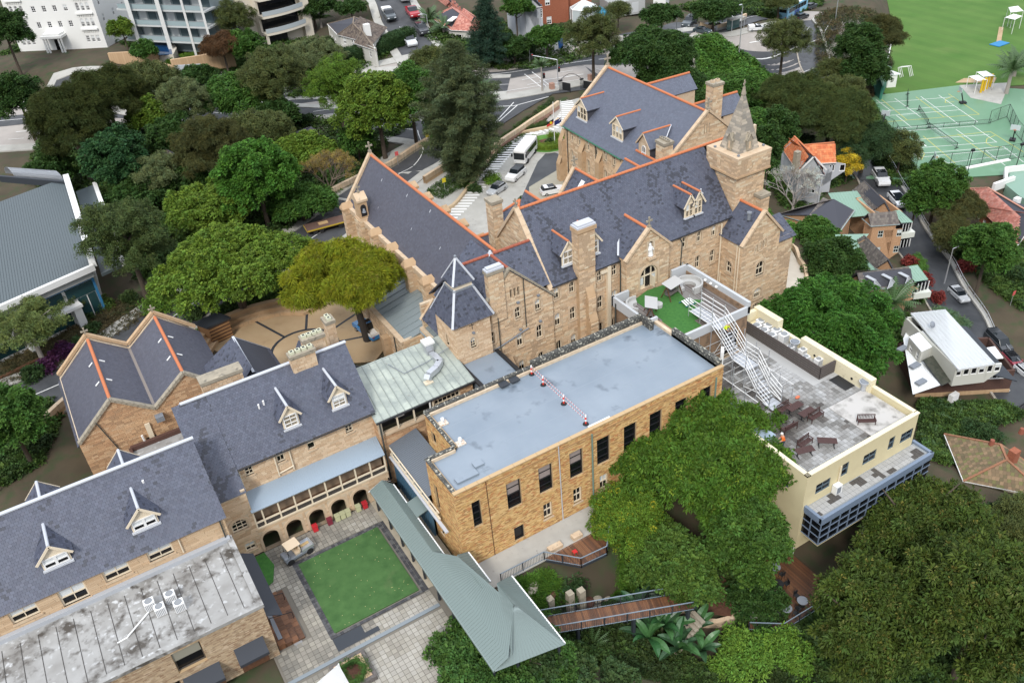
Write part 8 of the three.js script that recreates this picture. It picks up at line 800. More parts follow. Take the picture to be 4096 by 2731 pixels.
// ---------- vehicles ----------
const rimM=mat([0.4,0.41,0.43],0.35,{metalness:0.7}),tyreM=mat([0.015,0.015,0.016],0.8),headM=mat([0.7,0.72,0.74],0.15),tailM=mat([0.35,0.01,0.01],0.3),glassCar=new THREE.MeshPhysicalMaterial({color:RGB(0.012,0.016,0.02),roughness:0.05});
const wheelG=new THREE.CylinderGeometry(0.34,0.34,0.24,16).rotateX(PI / 2),rimG=new THREE.CylinderGeometry(0.22,0.22,0.25,10).rotateX(PI / 2),lampG=new RoundedBoxGeometry(0.12,0.16,0.36,2,0.04);
const CARS={// length, width, body outline, glasshouse outline, roof span
suv:[4.7,1.9,[[-2.3,0.35],[2.25,0.35],[2.35,0.6],[2.25,1.0],[1.2,1.12],[0.9,1.16],[-2.2,1.16],[-2.35,0.7]],[[0.95,1.1],[0.3,1.68],[-1.9,1.7],[-2.15,1.12]]],sedan:[4.7,1.85,[[-2.3,0.3],[2.25,0.3],[2.35,0.55],[2.2,0.8],[1.1,0.98],[-1.5,1.02],[-2.25,0.95],[-2.36,0.6]],[[1.05,0.94],[0.3,1.4],[-0.9,1.42],[-1.85,0.98]]],hatch:[4.1,1.78,[[-2,0.3],[1.95,0.3],[2.05,0.55],[1.95,0.85],[1.05,1.0],[-1.9,1.02],[-2.05,0.6]],[[1.05,0.95],[0.35,1.46],[-1.5,1.46],[-1.95,0.98]]],wagon:[4.8,1.85,[[-2.35,0.3],[2.3,0.3],[2.4,0.55],[2.3,0.85],[1.2,1.0],[-2.25,1.02],[-2.4,0.6]],[[1.15,0.96],[0.4,1.52],[-1.95,1.54],[-2.3,0.98]]],van:[5.1,1.95,[[-2.5,0.35],[2.4,0.35],[2.55,0.65],[2.4,1.0],[1.75,1.15],[-2.45,1.15],[-2.55,0.6]],[[1.75,1.08],[0.9,1.88],[-2.25,1.9],[-2.48,1.1]]],ute:[5.3,1.9,[[-2.6,0.45],[2.5,0.45],[2.6,0.7],[2.5,1.0],[1.4,1.15],[-0.7,1.15],[-0.75,0.9],[-2.6,0.9]],[[1.35,1.08],[0.7,1.72],[-0.5,1.74],[-0.72,1.1]]]};
const ext2=(pts,w,b=0.06)=>new THREE.ExtrudeGeometry(new THREE.Shape(pts.map(([x,y])=>new THREE.Vector2(x,y))),{depth:w - 2*b,bevelEnabled:true,bevelSize:b,bevelThickness:b,bevelSegments:2}).translate(0,0,-w / 2 +b),carG={};
function car(kind,[rear,front],c,label,o={}){
const P=thing(o.name??(kind==='ute'?'utility_truck':kind==='van'?'van':'parked_car'),label,kind==='van'?'van':'car',o.group??'cars on the streets'),[L,W,body,glass]=CARS[kind],d=new V3().subVectors(v3(front),v3(rear)),s=Math.max(0.75,Math.min(1.15,d.length() / L)),bm=c.isMaterial?c:new THREE.MeshPhysicalMaterial({color:RGB(...c),roughness:0.35,clearcoat:0.8,clearcoatRoughness:0.08});
P.position.set((rear[0] +front[0]) / 2,T((rear[0] +front[0]) / 2,(rear[2] +front[2]) / 2) +(o.up??0.17),(rear[2] +front[2]) / 2);P.rotation.y=Math.atan2(-d.z,d.x);P.scale.setScalar(s);
const G=carG[kind]||={b:ext2(body,W),g:ext2(glass,W*0.88,0.1),r:(()=>{const t=glass.slice(1,3);return ext2([[t[0][0] - 0.12,t[0][1] - 0.02],[t[0][0] - 0.2,t[0][1] +0.06],[t[1][0] +0.15,t[1][1] +0.06],[t[1][0] +0.05,t[1][1] - 0.02]],W*0.86,0.04);})()};
part(P,'body',G.b,bm);part(P,'glasshouse',G.g,glassCar);part(P,'roof_panel',G.r,o.roof?mat(o.roof,0.4):bm);for(const x of[-1,1]) for(const z of[-1,1]){const w=part(P,'wheel',wheelG,tyreM);w.position.set(x*L*0.31,0.34,z*(W / 2 - 0.1));part(w,'rim',rimG,rimM);const h=part(P,x>0?'headlight':'taillight',lampG,x>0?headM:tailM);h.position.set(x*(L / 2 - 0.02),x>0?0.72:0.85,z*(W / 2 - 0.3));}for(const z of[-1,1]) part(P,'mirror',boxG(0.75,1.05,z>0?W / 2:-W / 2 - 0.18,0.95,1.2,z>0?W / 2 +0.18:-W / 2),bm);
if(kind==='ute'){part(P,'tray',gb().box(-2.6,0.9,-W / 2,-0.8,1.0,W / 2).box(-2.6,0.9,-W / 2,-2.54,1.35,W / 2).box(-2.6,0.9,-W / 2,-0.8,1.35,-W / 2 +0.06).box(-2.6,0.9,W / 2 - 0.06,-0.8,1.35,W / 2).build(),o.tray??bm);if(o.canopy) part(P,'canopy',new RoundedBoxGeometry(1.7,0.7,W*0.94,2,0.08).translate(-1.7,1.5,0),M.white);}return P;
}
const Wh=[0.72,0.73,0.74],Bk=[0.02,0.022,0.026],Sv=[0.42,0.44,0.46],DG=[0.05,0.065,0.075];
car('suv',[[56.78,4.1,-51.54],[53.27,4.1,-49.51]],Wh,'white suv with dark roof behind the white bus',{roof:Bk,up:0.14});car('hatch',[[51.74,4.1,-48.68],[48.57,4.1,-47.34]],Sv,'silver hatchback on the striped driveway',{up:0.14});car('suv',[[55.59,4.1,-42.57],[57.3,4.1,-42.1]],Wh,'white suv half hidden by the porch gable',{up:0.14});
car('ute',[[19.91,2.5,-25.18],[19.22,2.5,-29.77]],[0.02,0.2,0.5],'bright blue work ute with open tray in the plaza',{up:0.14,tray:M.white});
for(const[k,p,c,l,o] of[['wagon',[[74.17,7,-140.59],[72.57,7,-134.69]],Wh,'white wagon, uppermost on the left of the sloping street'],['ute',[[71.56,7,-133.29],[69.96,7,-125.56]],DG,'dark ute with white canopy on the sloping street',{canopy:1}],['suv',[[77.59,7,-137.02],[75.12,7,-128.05]],Sv,'silver suv parked on the right of the sloping street'],['ute',[[75.68,6.8,-129.26],[73.72,6.8,-121.22]],[0.4,0.01,0.02],'red ute parked on the sloping street'],['suv',[[73.76,6.6,-121.37],[72.52,6.6,-114.66]],Bk,'black suv parked nearest the corner of the sloping street'],['hatch',[[70.06,6,-121.27],[68.94,6,-116.04]],Wh,'white hatchback, left side of the sloping street near the hedge'],['sedan',[[68.36,6,-115.92],[67.19,6,-110.37]],[0.6,0.62,0.63],'pale sedan lowest on the left of the sloping street'],['suv',[[127.23,5,-92.4],[122.82,5,-89.92]],DG,'dark suv with roof rack turning on the side road'],['sedan',[[129.9,5,-90.44],[135.01,5,-91.63]],Sv,'silver sedan driving up the side road'],['suv',[[137.79,5,-96.36],[141.56,5,-98.55]],Bk,'dark suv at the top of the side road'],['suv',[[138.88,5,-90.91],[143.68,5,-96.27]],Wh,'white suv beside the concrete ramp wall'],['sedan',[[122.27,4,-86.37],[123.43,4,-82.74]],[0.03,0.05,0.06],'dark green sedan crossing the main road'],['ute',[[137.01,3,-85.28],[140.31,3,-83.47]],Wh,'white service ute with canopy on the main road',{canopy:1}],['suv',[[157.73,0,-90.56],[161.33,0,-90.82]],Bk,'dark suv beside the blue bus'],['suv',[[166.24,-1,-95.29],[169.63,-1,-96]],DG,'dark car ahead of the blue bus'],['suv',[[118.55,-8.6,-32.89],[115.7,-8.6,-28.81]],Wh,'white suv in the lane under the yellow tree'],['wagon',[[114.46,-9,-26.18],[112.19,-9,-22.14]],Wh,'white wagon in the lane beside the brick flats'],['wagon',[[100.21,-9.5,-3.53],[98.82,-9.5,-.14]],Sv,'silver-green wagon parked by the lamp post in the lane'],['van',[[95.71,-10.5,5.94],[93.95,-10.5,9.91]],Bk,'black van parked in the lane'],['hatch',[[93.37,-10.8,9.98],[92,-10.8,12.94]],[0.25,0.012,0.03],'red hatchback with black roof behind the black van',{roof:Bk}],['hatch',[[91.44,-11,12.97],[90.56,-11,15.54]],Wh,'white car at the right edge of the lane']]) car(k,p,c,l,o);
function bus([rear,front],o){const P=thing(o.name,o.label,'bus'),d=new V3().subVectors(v3(front),v3(rear)),L=d.length(),W=o.w,H=o.h,y=T((rear[0] +front[0]) / 2,(rear[2] +front[2]) / 2);P.position.set((rear[0] +front[0]) / 2,y +0.15,(rear[2] +front[2]) / 2);P.rotation.y=Math.atan2(-d.z,d.x);part(P,'body',new RoundedBoxGeometry(L,H - 0.35,W,3,0.16).translate(0,0.35 +(H - 0.35) / 2,0),mat(o.c,0.35));part(P,'roof',new RoundedBoxGeometry(L*0.97,0.2,W*0.95,3,0.09).translate(0,H,0),M.white);for(const z of[-1,1]){const g=gb();for(let i=0;i<6;i++) g.box(-L*0.42 +i*L*0.14,H*0.52,z*W / 2 - 0.02,-L*0.42 +(i +0.93)*L*0.14,H*0.85,z*W / 2 +0.02);part(P,'side_windows',g.build(),glassCar);}part(P,'windscreen',boxG(L / 2 - 0.06,H*0.42,-W*0.44,L / 2 +0.02,H*0.86,W*0.44),glassCar);part(P,'rear_window',boxG(-L / 2 - 0.02,H*0.6,-W*0.38,-L / 2 +0.05,H*0.85,W*0.38),glassCar);for(const x of[-1,1]) for(const z of[-1,1]){const w=part(P,'wheel',wheelG,tyreM);w.position.set(x*L*0.3,0.4,z*(W / 2 - 0.1));w.scale.setScalar(1.15);part(P,x>0?'headlight':'taillight',lampG,x>0?headM:tailM).position.set(x*L / 2,0.8,z*W*0.36);}if(o.band) part(P,'side_panel',gb().box(-L*0.15,0.5,W / 2,L*0.1,H*0.5,W / 2 +0.02).build(),mat([0.05,0.1,0.3],0.5));for(const z of[-1,1]) part(P,'mirror',boxG(L / 2 - 0.1,H*0.6,z*(W / 2 +0.2) - 0.1,L / 2 +0.1,H*0.8,z*(W / 2 +0.2) +0.1),M.black);}
bus([[62.76,4.1,-57.88],[57.82,4.1,-53.86]],{name:'minibus',label:'white minibus facing the camera on the driveway',w:2,h:2.5,c:[0.75,0.75,0.75]});bus([[155.44,0,-92.94],[165.64,-.6,-96.19]],{name:'city_bus',label:'light blue city bus on the freeway bend',w:2.4,h:3,c:[0.25,0.5,0.68],band:1});
{const P=thing('flatbed_truck','rusty flatbed trailer parked on the road by the chapel','truck'),[a,b]=[[23.59,3.3,-55.53],[26.87,3.3,-55.17]],d=new V3().subVectors(v3(b),v3(a));P.position.set((a[0] +b[0]) / 2,T((a[0] +b[0]) / 2,(a[2] +b[2]) / 2) +0.16,(a[2] +b[2]) / 2);P.rotation.y=Math.atan2(-d.z,d.x);part(P,'deck',gb().box(-3,0.85,-1.15,3,1,1.15).box(-3,0.6,-1,3,0.85,1).build(),mat([0.12,0.07,0.055],0.7));part(P,'edge_rail',gb().box(-3.05,0.8,1.15,3.05,1,1.2).box(-3.05,0.8,-1.2,-3,1,1.2).build(),mat([0.45,0.32,0.03],0.6));part(P,'load',gb().box(-1,1,-0.5,0.4,1.1,0.3).build(),mat([0.45,0.3,0.15],0.8));for(const x of[-1.8,-0.9,2]) for(const z of[-0.9,0.9]){const w=part(P,'wheel',wheelG,tyreM);w.position.set(x,0.38,z);}}
{const P=thing('golf_cart','beige and grey utility golf cart beside the lawn','cart');P.position.set(0.4,0,-1.05);P.rotation.y=PI +0.16;const g=mat([0.2,0.22,0.25],0.4),b=mat([0.62,0.5,0.36],0.6);part(P,'chassis',new RoundedBoxGeometry(2.9,0.35,1.15,3,0.08).translate(0,0.5,0),g);part(P,'nose',new RoundedBoxGeometry(0.6,0.5,1.1,3,0.15).translate(1.2,0.75,0),g);part(P,'roof',new RoundedBoxGeometry(1.35,0.1,1.2,2,0.05).translate(0.35,1.85,0),b);for(const[x,z] of[[0.95,0.5],[0.95,-0.5],[-0.25,0.5],[-0.25,-0.5]]) part(P,'roof_post',gb().tube([x +(x>0?0.15:0),0.7,z],[x,1.82,z],0.03).build(),M.black);part(P,'seat',gb().box(-0.1,0.7,-0.5,0.35,0.9,0.5).box(-0.2,0.9,-0.5,-0.08,1.3,0.5).build(),b);part(P,'tray',gb().box(-1.5,0.68,-0.58,-0.3,0.74,0.58).box(-1.5,0.74,-0.58,-0.3,0.95,-0.54).box(-1.5,0.74,0.54,-0.3,0.95,0.58).box(-1.5,0.74,-0.58,-1.46,0.95,0.58).build(),M.steel);part(P,'plank',boxG(-1.3,0.75,0,-0.4,0.82,0.3),mat([0.55,0.38,0.18],0.8));for(const x of[-1,1]) for(const z of[-0.5,0.5]) part(P,'wheel',wheelG,tyreM).position.set(x,0.3,z);}
// ---------- roof terraces ----------
const ac=(x,y,z,s,label)=>{const P=thing('air_conditioner',label,'air unit','rooftop air units');P.position.set(x,y,z);P.scale.setScalar(s);part(P,'cabinet',new RoundedBoxGeometry(0.95,1,0.8,2,0.03).translate(0,0.55,0),M.white);part(P,'fan_guard',new THREE.TorusGeometry(0.32,0.03,6,20).rotateX(PI / 2).translate(0,1.07,0),M.leadD);part(P,'fan',new THREE.CylinderGeometry(0.3,0.3,0.03,16).translate(0,1.06,0),mat([0.25,0.26,0.27],0.6));const g=gb();for(let i=0;i<6;i++) g.box(-0.4 +i*0.14,0.15,0.4,-0.36 +i*0.14,0.95,0.43);part(P,'coil_grille',g.build(),M.leadD);};
['rear row, first','rear row, second','rear row, third','rear row, fourth'].forEach((l,i)=>ac(55.9,3.86,1.3 +i*1.15,1.05,`white air unit behind the timber screen, ${l} from the terrace end`));['first','second','third'].forEach((l,i)=>ac(54.75,3.86,1.7 +i*1.15,1.05,`white air unit behind the timber screen, front row, ${l} from the terrace end`));['first','second','third','fourth'].forEach((l,i)=>ac(55 +(i % 2)*0.7,3.86,6.6 +i*1.1,0.8,`small air unit in the far half of the screen, ${l} along`));[[-12.2,3.4,'tallest'],[-10.6,3.6,'upper right'],[-11.6,4.4,'middle'],[-10.2,4.9,'lower right']].forEach(([x,z,l])=>ac(x,6.36,z,0.85,`${l} white air unit on the stained concrete roof`));
part(scene,uniq('roof_pipe'),gb().tube([-12.3,6.45,3.6],[-14.4,6.45,5.2],0.07).tube([-14.4,6.4,5.2],[-15.2,6.4,5.3],0.06).build(),M.white);tag(scene.children[scene.children.length - 1],'white pipe run across the stained concrete roof','pipe');
for(const[x,z,i] of[[56,15.6,'corner'],[55.6,6.6,'screened']]){const P=thing('roof_fan',`galvanised exhaust fan on the ${i} part of the yellow block roof`,'fan');part(P,'stem',gb().tube([x,3.86,z],[x,4.7,z],0.28,0.28,12).build(),M.steel);part(P,'bowl',gb().tube([x,4.7,z],[x,5.1,z],0.4,0.55,14).build(),M.steel);part(P,'hood',gb().tube([x,5.1,z],[x,5.2,z],0.45,0.4,14).build(),M.leadD);}
const BW=mat([0.06,0.026,0.022],0.6);function bench(x,z,a,label){const P=thing('garden_bench',label,'bench','benches on the roof deck');P.position.set(x,3.9,z);P.rotation.y=a;for(let i=0;i<4;i++) part(P,'seat_slat',boxG(-0.85,0.42,-0.25 +i*0.14,0.85,0.46,-0.14 +i*0.14),BW);for(let i=0;i<12;i++) part(P,'back_slat',boxG(-0.8 +i*0.142,0.5,-0.3,-0.75 +i*0.142,0.9 +0.1*Math.sin(PI*(i +0.5) / 12),-0.26),BW);part(P,'back_rail',boxG(-0.85,0.93,-0.31,0.85,1,-0.25),BW);for(const s of[-1,1]){part(P,'leg',boxG(s*0.82 - 0.03,0,-0.3,s*0.82 +0.03,1,-0.24),BW);part(P,'leg',boxG(s*0.82 - 0.03,0,0.22,s*0.82 +0.03,0.62,0.28),BW);part(P,'armrest',boxG(s*0.82 - 0.05,0.62,-0.3,s*0.82 +0.05,0.66,0.32),BW);}}
const tbl=(x,z,a,label)=>{const P=thing('slatted_table',label,'table','tables on the roof deck');P.position.set(x,3.9,z);P.rotation.y=a;for(let i=0;i<6;i++) part(P,'table_slat',boxG(-0.9,0.68,-0.4 +i*0.135,0.9,0.72,-0.28 +i*0.135),BW);for(const s of[-1,1]) part(P,'leg',gb().box(s*0.7 - 0.04,0,-0.35,s*0.7 +0.04,0.06,0.35).box(s*0.7 - 0.04,0,-0.04,s*0.7 +0.04,0.68,0.04).build(),M.iron);};
bench(47.3,13.3,0.05,'bench at the head of the brown table group');tbl(48.1,13.9,0.05,'brown slatted table beside the first bench');tbl(48.4,15.2,0.05,'second brown table between the benches');bench(48.9,15.9,0.05,'bench at the low end of the brown table group');bench(45.6,15.6,PI,'bench turned away near the tree edge of the roof');bench(45.2,18,0.1,'bench alone near the front edge of the roof');bench(52.2,19.2,-0.6,'bench set diagonally beside the pale slab');tbl(46.8,19.2,-0.7,'table set diagonally near the front parapet');tbl(44.2,18.9,-0.3,'low table near the left parapet');
{// scaffold bridge and stair
const P=thing('scaffold','white metal scaffold bridge and stair from the turf terrace down to the paved roof','scaffold'),tb=M.white,A=[47.59,9,-.78],B=[47.66,8.4,5.04],x0=46.3,x1=48,post=(x,z,y0,y1)=>part(P,'standard',gb().tube([x,y0,z],[x,y1,z],0.045,0.045,6).build(),M.steel),rail=(a,b)=>part(P,'ledger',gb().tube(a,b,0.04,0.04,5).build(),tb),zs=[-0.2,1.6,3.4,5,6.8,8.6,10.4,12.2];const yd=(z)=>(z<4?9.2:z<6.4?9.2 -(z - 4)*1:z<8.6?6.8:Math.max(4.2,6.8 -(z - 8.6)*1));for(const z of zs) for(const x of[x0 - 1.6,x0,x1,x1 +1.5]){if(z<3&&x !==x0&&x !==x1) continue;post(x,z,z<3.1?8.6:3.9,(x===x0||x===x1?yd(z) +2:Math.min(8.4,yd(z) +1)));}for(let i=0;i +1<zs.length;i++) for(const x of[x0,x1]){for(const k of[0.1,0.6,1.1,1.7]) rail([x,yd(zs[i]) +k,zs[i]],[x,yd(zs[i +1]) +k,zs[i +1]]);if(i>1){rail([x,4.6,zs[i]],[x,yd(zs[i +1]),zs[i +1]]);rail([x - 1.6*(x===x0?1:-0.94),5.6,zs[i]],[x - 1.6*(x===x0?1:-0.94),5.6,zs[i +1]]);rail([x0 - 1.6,5.6,zs[i]],[x1 +1.5,5.6,zs[i]]);rail([x0 - 1.6,6.8,zs[i]],[x1 +1.5,6.8,zs[i]]);rail([x1 +1.5,4.2,zs[i]],[x1 +1.5,6.6,zs[i +1]]);}}for(let z=-0.2;z<4;z +=0.5) part(P,'deck_plank',boxG(x0 +0.1,9.15,z,x1 - 0.1,9.2,z +0.46),M.steel);for(let z=6.4;z<8.6;z +=0.5) part(P,'deck_plank',boxG(x0 +0.1,6.75,z,x1 - 0.1,6.8,z +0.46),M.steel);for(let i=0;i<9;i++){part(P,'stair_tread',boxG(x0 +0.2,9 - i*0.27,4 +i*0.27,x1 - 0.2,9.05 - i*0.27,4.24 +i*0.27),M.steel);part(P,'stair_tread',boxG(x0 +0.2,6.6 - i*0.29,8.6 +i*0.3,x1 - 0.2,6.65 - i*0.29,8.84 +i*0.3),M.steel);}for(let z=11.2;z<12.6;z +=0.5) part(P,'deck_plank',boxG(x0 +0.1,4,z,x1 - 0.1,4.05,z +0.46),M.steel);for(const[x,z] of[[44,6],[44.2,9],[45,12.6],[49.9,12.6],[48.5,13.2]]) part(P,'weight_bag',new THREE.SphereGeometry(0.22,10,8).scale(1.4,0.7,0.8).translate(x,4.02,z),mat([0.6,0.16,0.08],0.8));}
for(const[z,i] of[[-1.08,'rear'],[1.02,'second'],[4.58,'third'],[8.17,'front']]){const P=thing('delineator_post',`red and white safety post on the flat roof, ${i} of the taped line`,'bollard','safety posts on the flat roof');part(P,'base',new THREE.CylinderGeometry(0.26,0.3,0.1,12).translate(26.9,9.13,z),M.black);for(let k=0;k<4;k++) part(P,'band',new THREE.CylinderGeometry(0.075,0.085,0.25,10).translate(26.9,9.3 +k*0.25,z),k % 2?M.white:mat([0.7,0.04,0.02],0.5));}
{const P=thing('barrier_tape','red and white barrier tape strung between the safety posts','tape');for(let z=-1.05;z<8;z +=0.18) for(const y of[10.1,9.6]) part(P,'tape_band',boxG(26.89,y - 0.04,z,26.91,y +0.04,z +0.17),Math.round(z / 0.18) % 2?M.white:mat([0.6,0.1,0.1],0.6));}
{const up=mat([0.42,0.42,0.41],0.9),arc=(cx,cz,r,a0,a1,label)=>{const P=thing('curved_sofa',label,'sofa','sofas on the turf terrace'),n=12;for(let i=0;i<n;i++){const a=a0 +(a1 - a0)*i / n,b=a0 +(a1 - a0)*(i +1) / n,q=(t,rad)=>[cx +Math.cos(t)*rad,cz +Math.sin(t)*rad];part(P,'seat',gb().prism([q(a,r - 0.75),q(b,r - 0.75),q(b,r),q(a,r)],8.64,9.05).build(),up);part(P,'backrest',gb().prism([q(a,r - 0.16),q(b,r - 0.16),q(b,r +0.04),q(a,r +0.04)],9.05,9.45).build(),up);}};arc(50,-4.4,1.5,-3.3,1.9,'grey curved sofa on the timber corner of the turf terrace');arc(42.9,-4.6,1.3,2.2,5.2,'grey curved sofa at the left end of the turf terrace');const pf=solo('pouf',new THREE.CylinderGeometry(0.5,0.5,0.4,20).translate(44.9,8.8,-3.6),up,'round grey pouf in the middle of the turf','pouf');const sw=(x,z,a,label)=>{const P=thing('garden_swing',label,'swing seat','swing seats on the terrace');P.position.set(x,8.6,z);P.rotation.y=a;for(const s of[-1,1]){part(P,'frame',gb().bar([s*1,0,-0.7],[s*0.95,1.7,0],0.09).bar([s*1,0,0.7],[s*0.95,1.7,0],0.09).build(),M.timber);}part(P,'canopy',gb().quad([-1.15,1.7,0.75],[1.15,1.7,0.75],[1.15,1.95,-0.6],[-1.15,1.95,-0.6]).quad([-1.15,1.92,-0.6],[1.15,1.92,-0.6],[1.15,1.67,0.75],[-1.15,1.67,0.75]).build(),up);part(P,'seat',gb().box(-0.85,0.45,-0.3,0.85,0.52,0.3).box(-0.85,0.52,-0.34,0.85,1,-0.28).build(),M.timberOld);};sw(47.4,-4.3,0.2,'timber garden swing with grey canopy in front of the arched door');sw(43,-2.6,0.9,'timber garden swing with grey canopy near the brick hall roof');const k=thing('folded_table','white and green folded trestle lying on the turf','table');for(let i=0;i<4;i++) part(k,'slat',gb().bar([47.4 +i*0.3,8.85,-2.6],[47.2 +i*0.3,8.85,-1.5],0.16,0.06).build(),M.white);part(k,'frame',gb().bar([47,8.75,-2.6],[48.6,8.75,-2.6],0.06).bar([47,8.75,-1.5],[48.4,8.75,-1.5],0.06).build(),mat([0.02,0.12,0.2],0.5));}
// ---------- street furniture, decks, fences, people ----------
function railing(P,pts,h,o={}){for(let i=0;i +1<pts.length;i++){const a=v3(pts[i]),b=v3(pts[i +1]),L=a.distanceTo(b),n=Math.max(1,Math.round(L /(o.bal??0.16))),g=gb(),up=(p,k)=>[p.x,p.y +k,p.z];part(P,'handrail',gb().bar(up(a,h),up(b,h),0.07).bar(up(a,0.08),up(b,0.08),0.05).build(),o.top??o.m??M.charcoal);for(let k=0;k<=n;k++){const p=a.clone().lerp(b,k / n);g.tube(up(p,0.08),up(p,h),0.018,0.018,4,false);}const s=part(P,'balusters',g.build(),o.m??M.charcoal);s.userData.kind='stuff';const np=Math.max(1,Math.round(L / 2));for(let k=0;k<=np;k++){const p=a.clone().lerp(b,k / np);part(P,'post',gb().box(p.x - 0.04,p.y - 0.2,p.z - 0.04,p.x +0.04,p.y +h,p.z +0.04).build(),o.m??M.charcoal);}}}
function boards(P,a,b,w,step,mats){const A=v3(a),B=v3(b),L=A.distanceTo(B),d=B.clone().sub(A).normalize(),s=new V3(-d.z,0,d.x).normalize(),n=Math.round(L / step);for(let i=0;i<n;i++){const c=A.clone().addScaledVector(d,(i +0.5)*step);piece(P,'board',new M4().makeBasis(s,d.clone().cross(s).negate().normalize(),d).setPosition(c).scale(new V3(w,0.05,step - 0.015)),Math.floor(R()*4));}}
const DECK=[[0.16,0.07,0.034],[0.13,0.058,0.03],[0.19,0.088,0.042],[0.105,0.05,0.027]],railTop=mat([0.2,0.25,0.3],0.5);
{const P=thing('timber_ramp','brown timber ramp with dark railings descending from the walkway roof','ramp');boards(P,[14.8,-1.8,16.9],[28.4,-2.9,21.7],1.75,0.15);railing(P,[[14.5,-1.8,17.8],[28,-2.9,22.6]],1.05,{top:railTop});railing(P,[[15,-1.8,16],[28.7,-2.9,20.8]],1.05,{top:railTop});for(const t of[0.25,0.6,0.95]) for(const s of[-0.7,0.7]){const x=14.8 +13.6*t,z=16.9 +4.8*t +s;part(P,'pier',gb().box(x - 0.14,-8.5,z - 0.14,x +0.14,-2 - t,z +0.14).build(),M.charcoal);}part(P,'bearer',gb().bar([14.8,-2,17.6],[28.4,-3.1,22.4],0.12,0.25).bar([14.9,-2,16.2],[28.5,-3.1,21],0.12,0.25).build(),M.charcoal);finish(P,{board:DECK},{board:100},{board:0.5});}
{const P=thing('small_deck','small angular timber deck with railing beside the grey path','deck');slab(P,'deck_base',[[19,12.5],[24.6,11.7],[26.5,12.2],[24,15.2],[21.3,15]],-0.3,-0.05,M.charcoal);for(let x=19.2;x<26.2;x +=0.15){const z0=12.4,z1=x<21.3?12.6 +(x - 19.2)*1.15:x<24?15:15.1 -(x - 24)*1.2;if(z1 - z0>0.1) piece(P,'board',new M4().compose(new V3(x,-0.02,(z0 +z1) / 2),new THREE.Quaternion(),new V3(0.135,0.05,z1 - z0)),Math.floor(R()*4));}railing(P,[[14.5,0,12.4],[19,0,12.5],[21.3,0,15],[24,0,15.2],[26.5,0,12.4]],1.05,{top:railTop});for(const[a,b] of[[19.8,21.2],[22.4,23.4]]) part(P,'sandstone_seat',boxG(a,0,11.7,b,0.4,12.3),M.stonePale);finish(P,{board:DECK},{board:45},{board:0.45});const c=thing('red_stool','small red stool on the small timber deck','stool');c.position.set(21.6,0,13.6);part(c,'seat',boxG(-0.2,0.4,-0.2,0.2,0.45,0.2),mat([0.5,0.02,0.02],0.5));for(const[x,z] of[[-1,-1],[1,-1],[1,1],[-1,1]]) part(c,'leg',gb().tube([x*0.2,0,z*0.2],[x*0.16,0.4,z*0.16],0.025).build(),mat([0.5,0.02,0.02],0.5));}
{const P=thing('lower_deck','dark timber deck with round tables under the yellow block','deck'),q=[[38.6,19.4],[42.2,20.5],[42.2,26.6],[35,26.8],[32.6,25],[35,22.4]];slab(P,'deck_base',q,-6.9,-6.6,M.charcoal);for(let x=32.8;x<42.2;x +=0.16){let lo=99,hi=-99;for(let i=0;i<q.length;i++){const[a,b]=[q[i],q[(i +1) % q.length]];if((a[0] - x)*(b[0] - x)<=0&&a[0] !==b[0]){const z=a[1] +(b[1] - a[1])*(x - a[0]) /(b[0] - a[0]);lo=Math.min(lo,z);hi=Math.max(hi,z);}}if(hi - lo>0.2) piece(P,'board',new M4().compose(new V3(x,-6.57,(lo +hi) / 2),new THREE.Quaternion(),new V3(0.145,0.05,hi - lo)),Math.floor(R()*4));}railing(P,[[32.6,-6.6,25],[35,-6.6,26.8],[39,-6.6,26.9],[42.2,-6.6,26.6]],1.05,{top:railTop});finish(P,{board:DECK.map((c)=>scl(c,0.8))},{board:55},{board:0.45});const S=thing('curved_stone_seat','winding pale stone seat along the edge of the lower deck','seat');part(S,'seat_top',ribbonG([[38.6,19.2],[37.4,20.6],[35.4,21.7],[34.6,23],[33.6,24.6]],-0.3,0.3,0,0.5,()=>-6.6),M.conc);[[38,23.2,'rear'],[39.2,21.6,'farthest'],[36.6,25.6,'front left'],[38.4,25.8,'front right']].forEach(([x,z,l])=>{const t=thing('round_table',`${l} round table on the lower deck`,'table','tables on the lower deck');part(t,'top',new THREE.CylinderGeometry(0.5,0.5,0.05,20).translate(x,-5.85,z),pick([M.black,M.leadD]));part(t,'pedestal',gb().tube([x,-6.55,z],[x,-5.87,z],0.05).tube([x,-6.55,z],[x,-6.5,z],0.3,0.28,12).build(),M.black);for(let i=0;i<3;i++){const a=i*2.1 +x,X=x +Math.cos(a)*0.85,Z=z +Math.sin(a)*0.85,ch=thing('deck_chair',`${['first', 'second', 'third'][i]} black chair at the ${l} round table on the lower deck`,'chair','black chairs on the lower deck');part(ch,'seat',boxG(X - 0.22,-6.13,Z - 0.22,X +0.22,-6.09,Z +0.22),M.black);part(ch,'backrest',gb().bar([X +Math.cos(a)*0.2 - Math.sin(a)*0.2,-5.85,Z +Math.sin(a)*0.2 +Math.cos(a)*0.2],[X +Math.cos(a)*0.2 +Math.sin(a)*0.2,-5.85,Z +Math.sin(a)*0.2 - Math.cos(a)*0.2],0.04,0.4).build(),M.black);for(const[p,r] of[[-1,-1],[1,-1],[1,1],[-1,1]]) part(ch,'leg',gb().tube([X +p*0.2,-6.55,Z +r*0.2],[X +p*0.18,-6.1,Z +r*0.18],0.02).build(),M.black);}});}
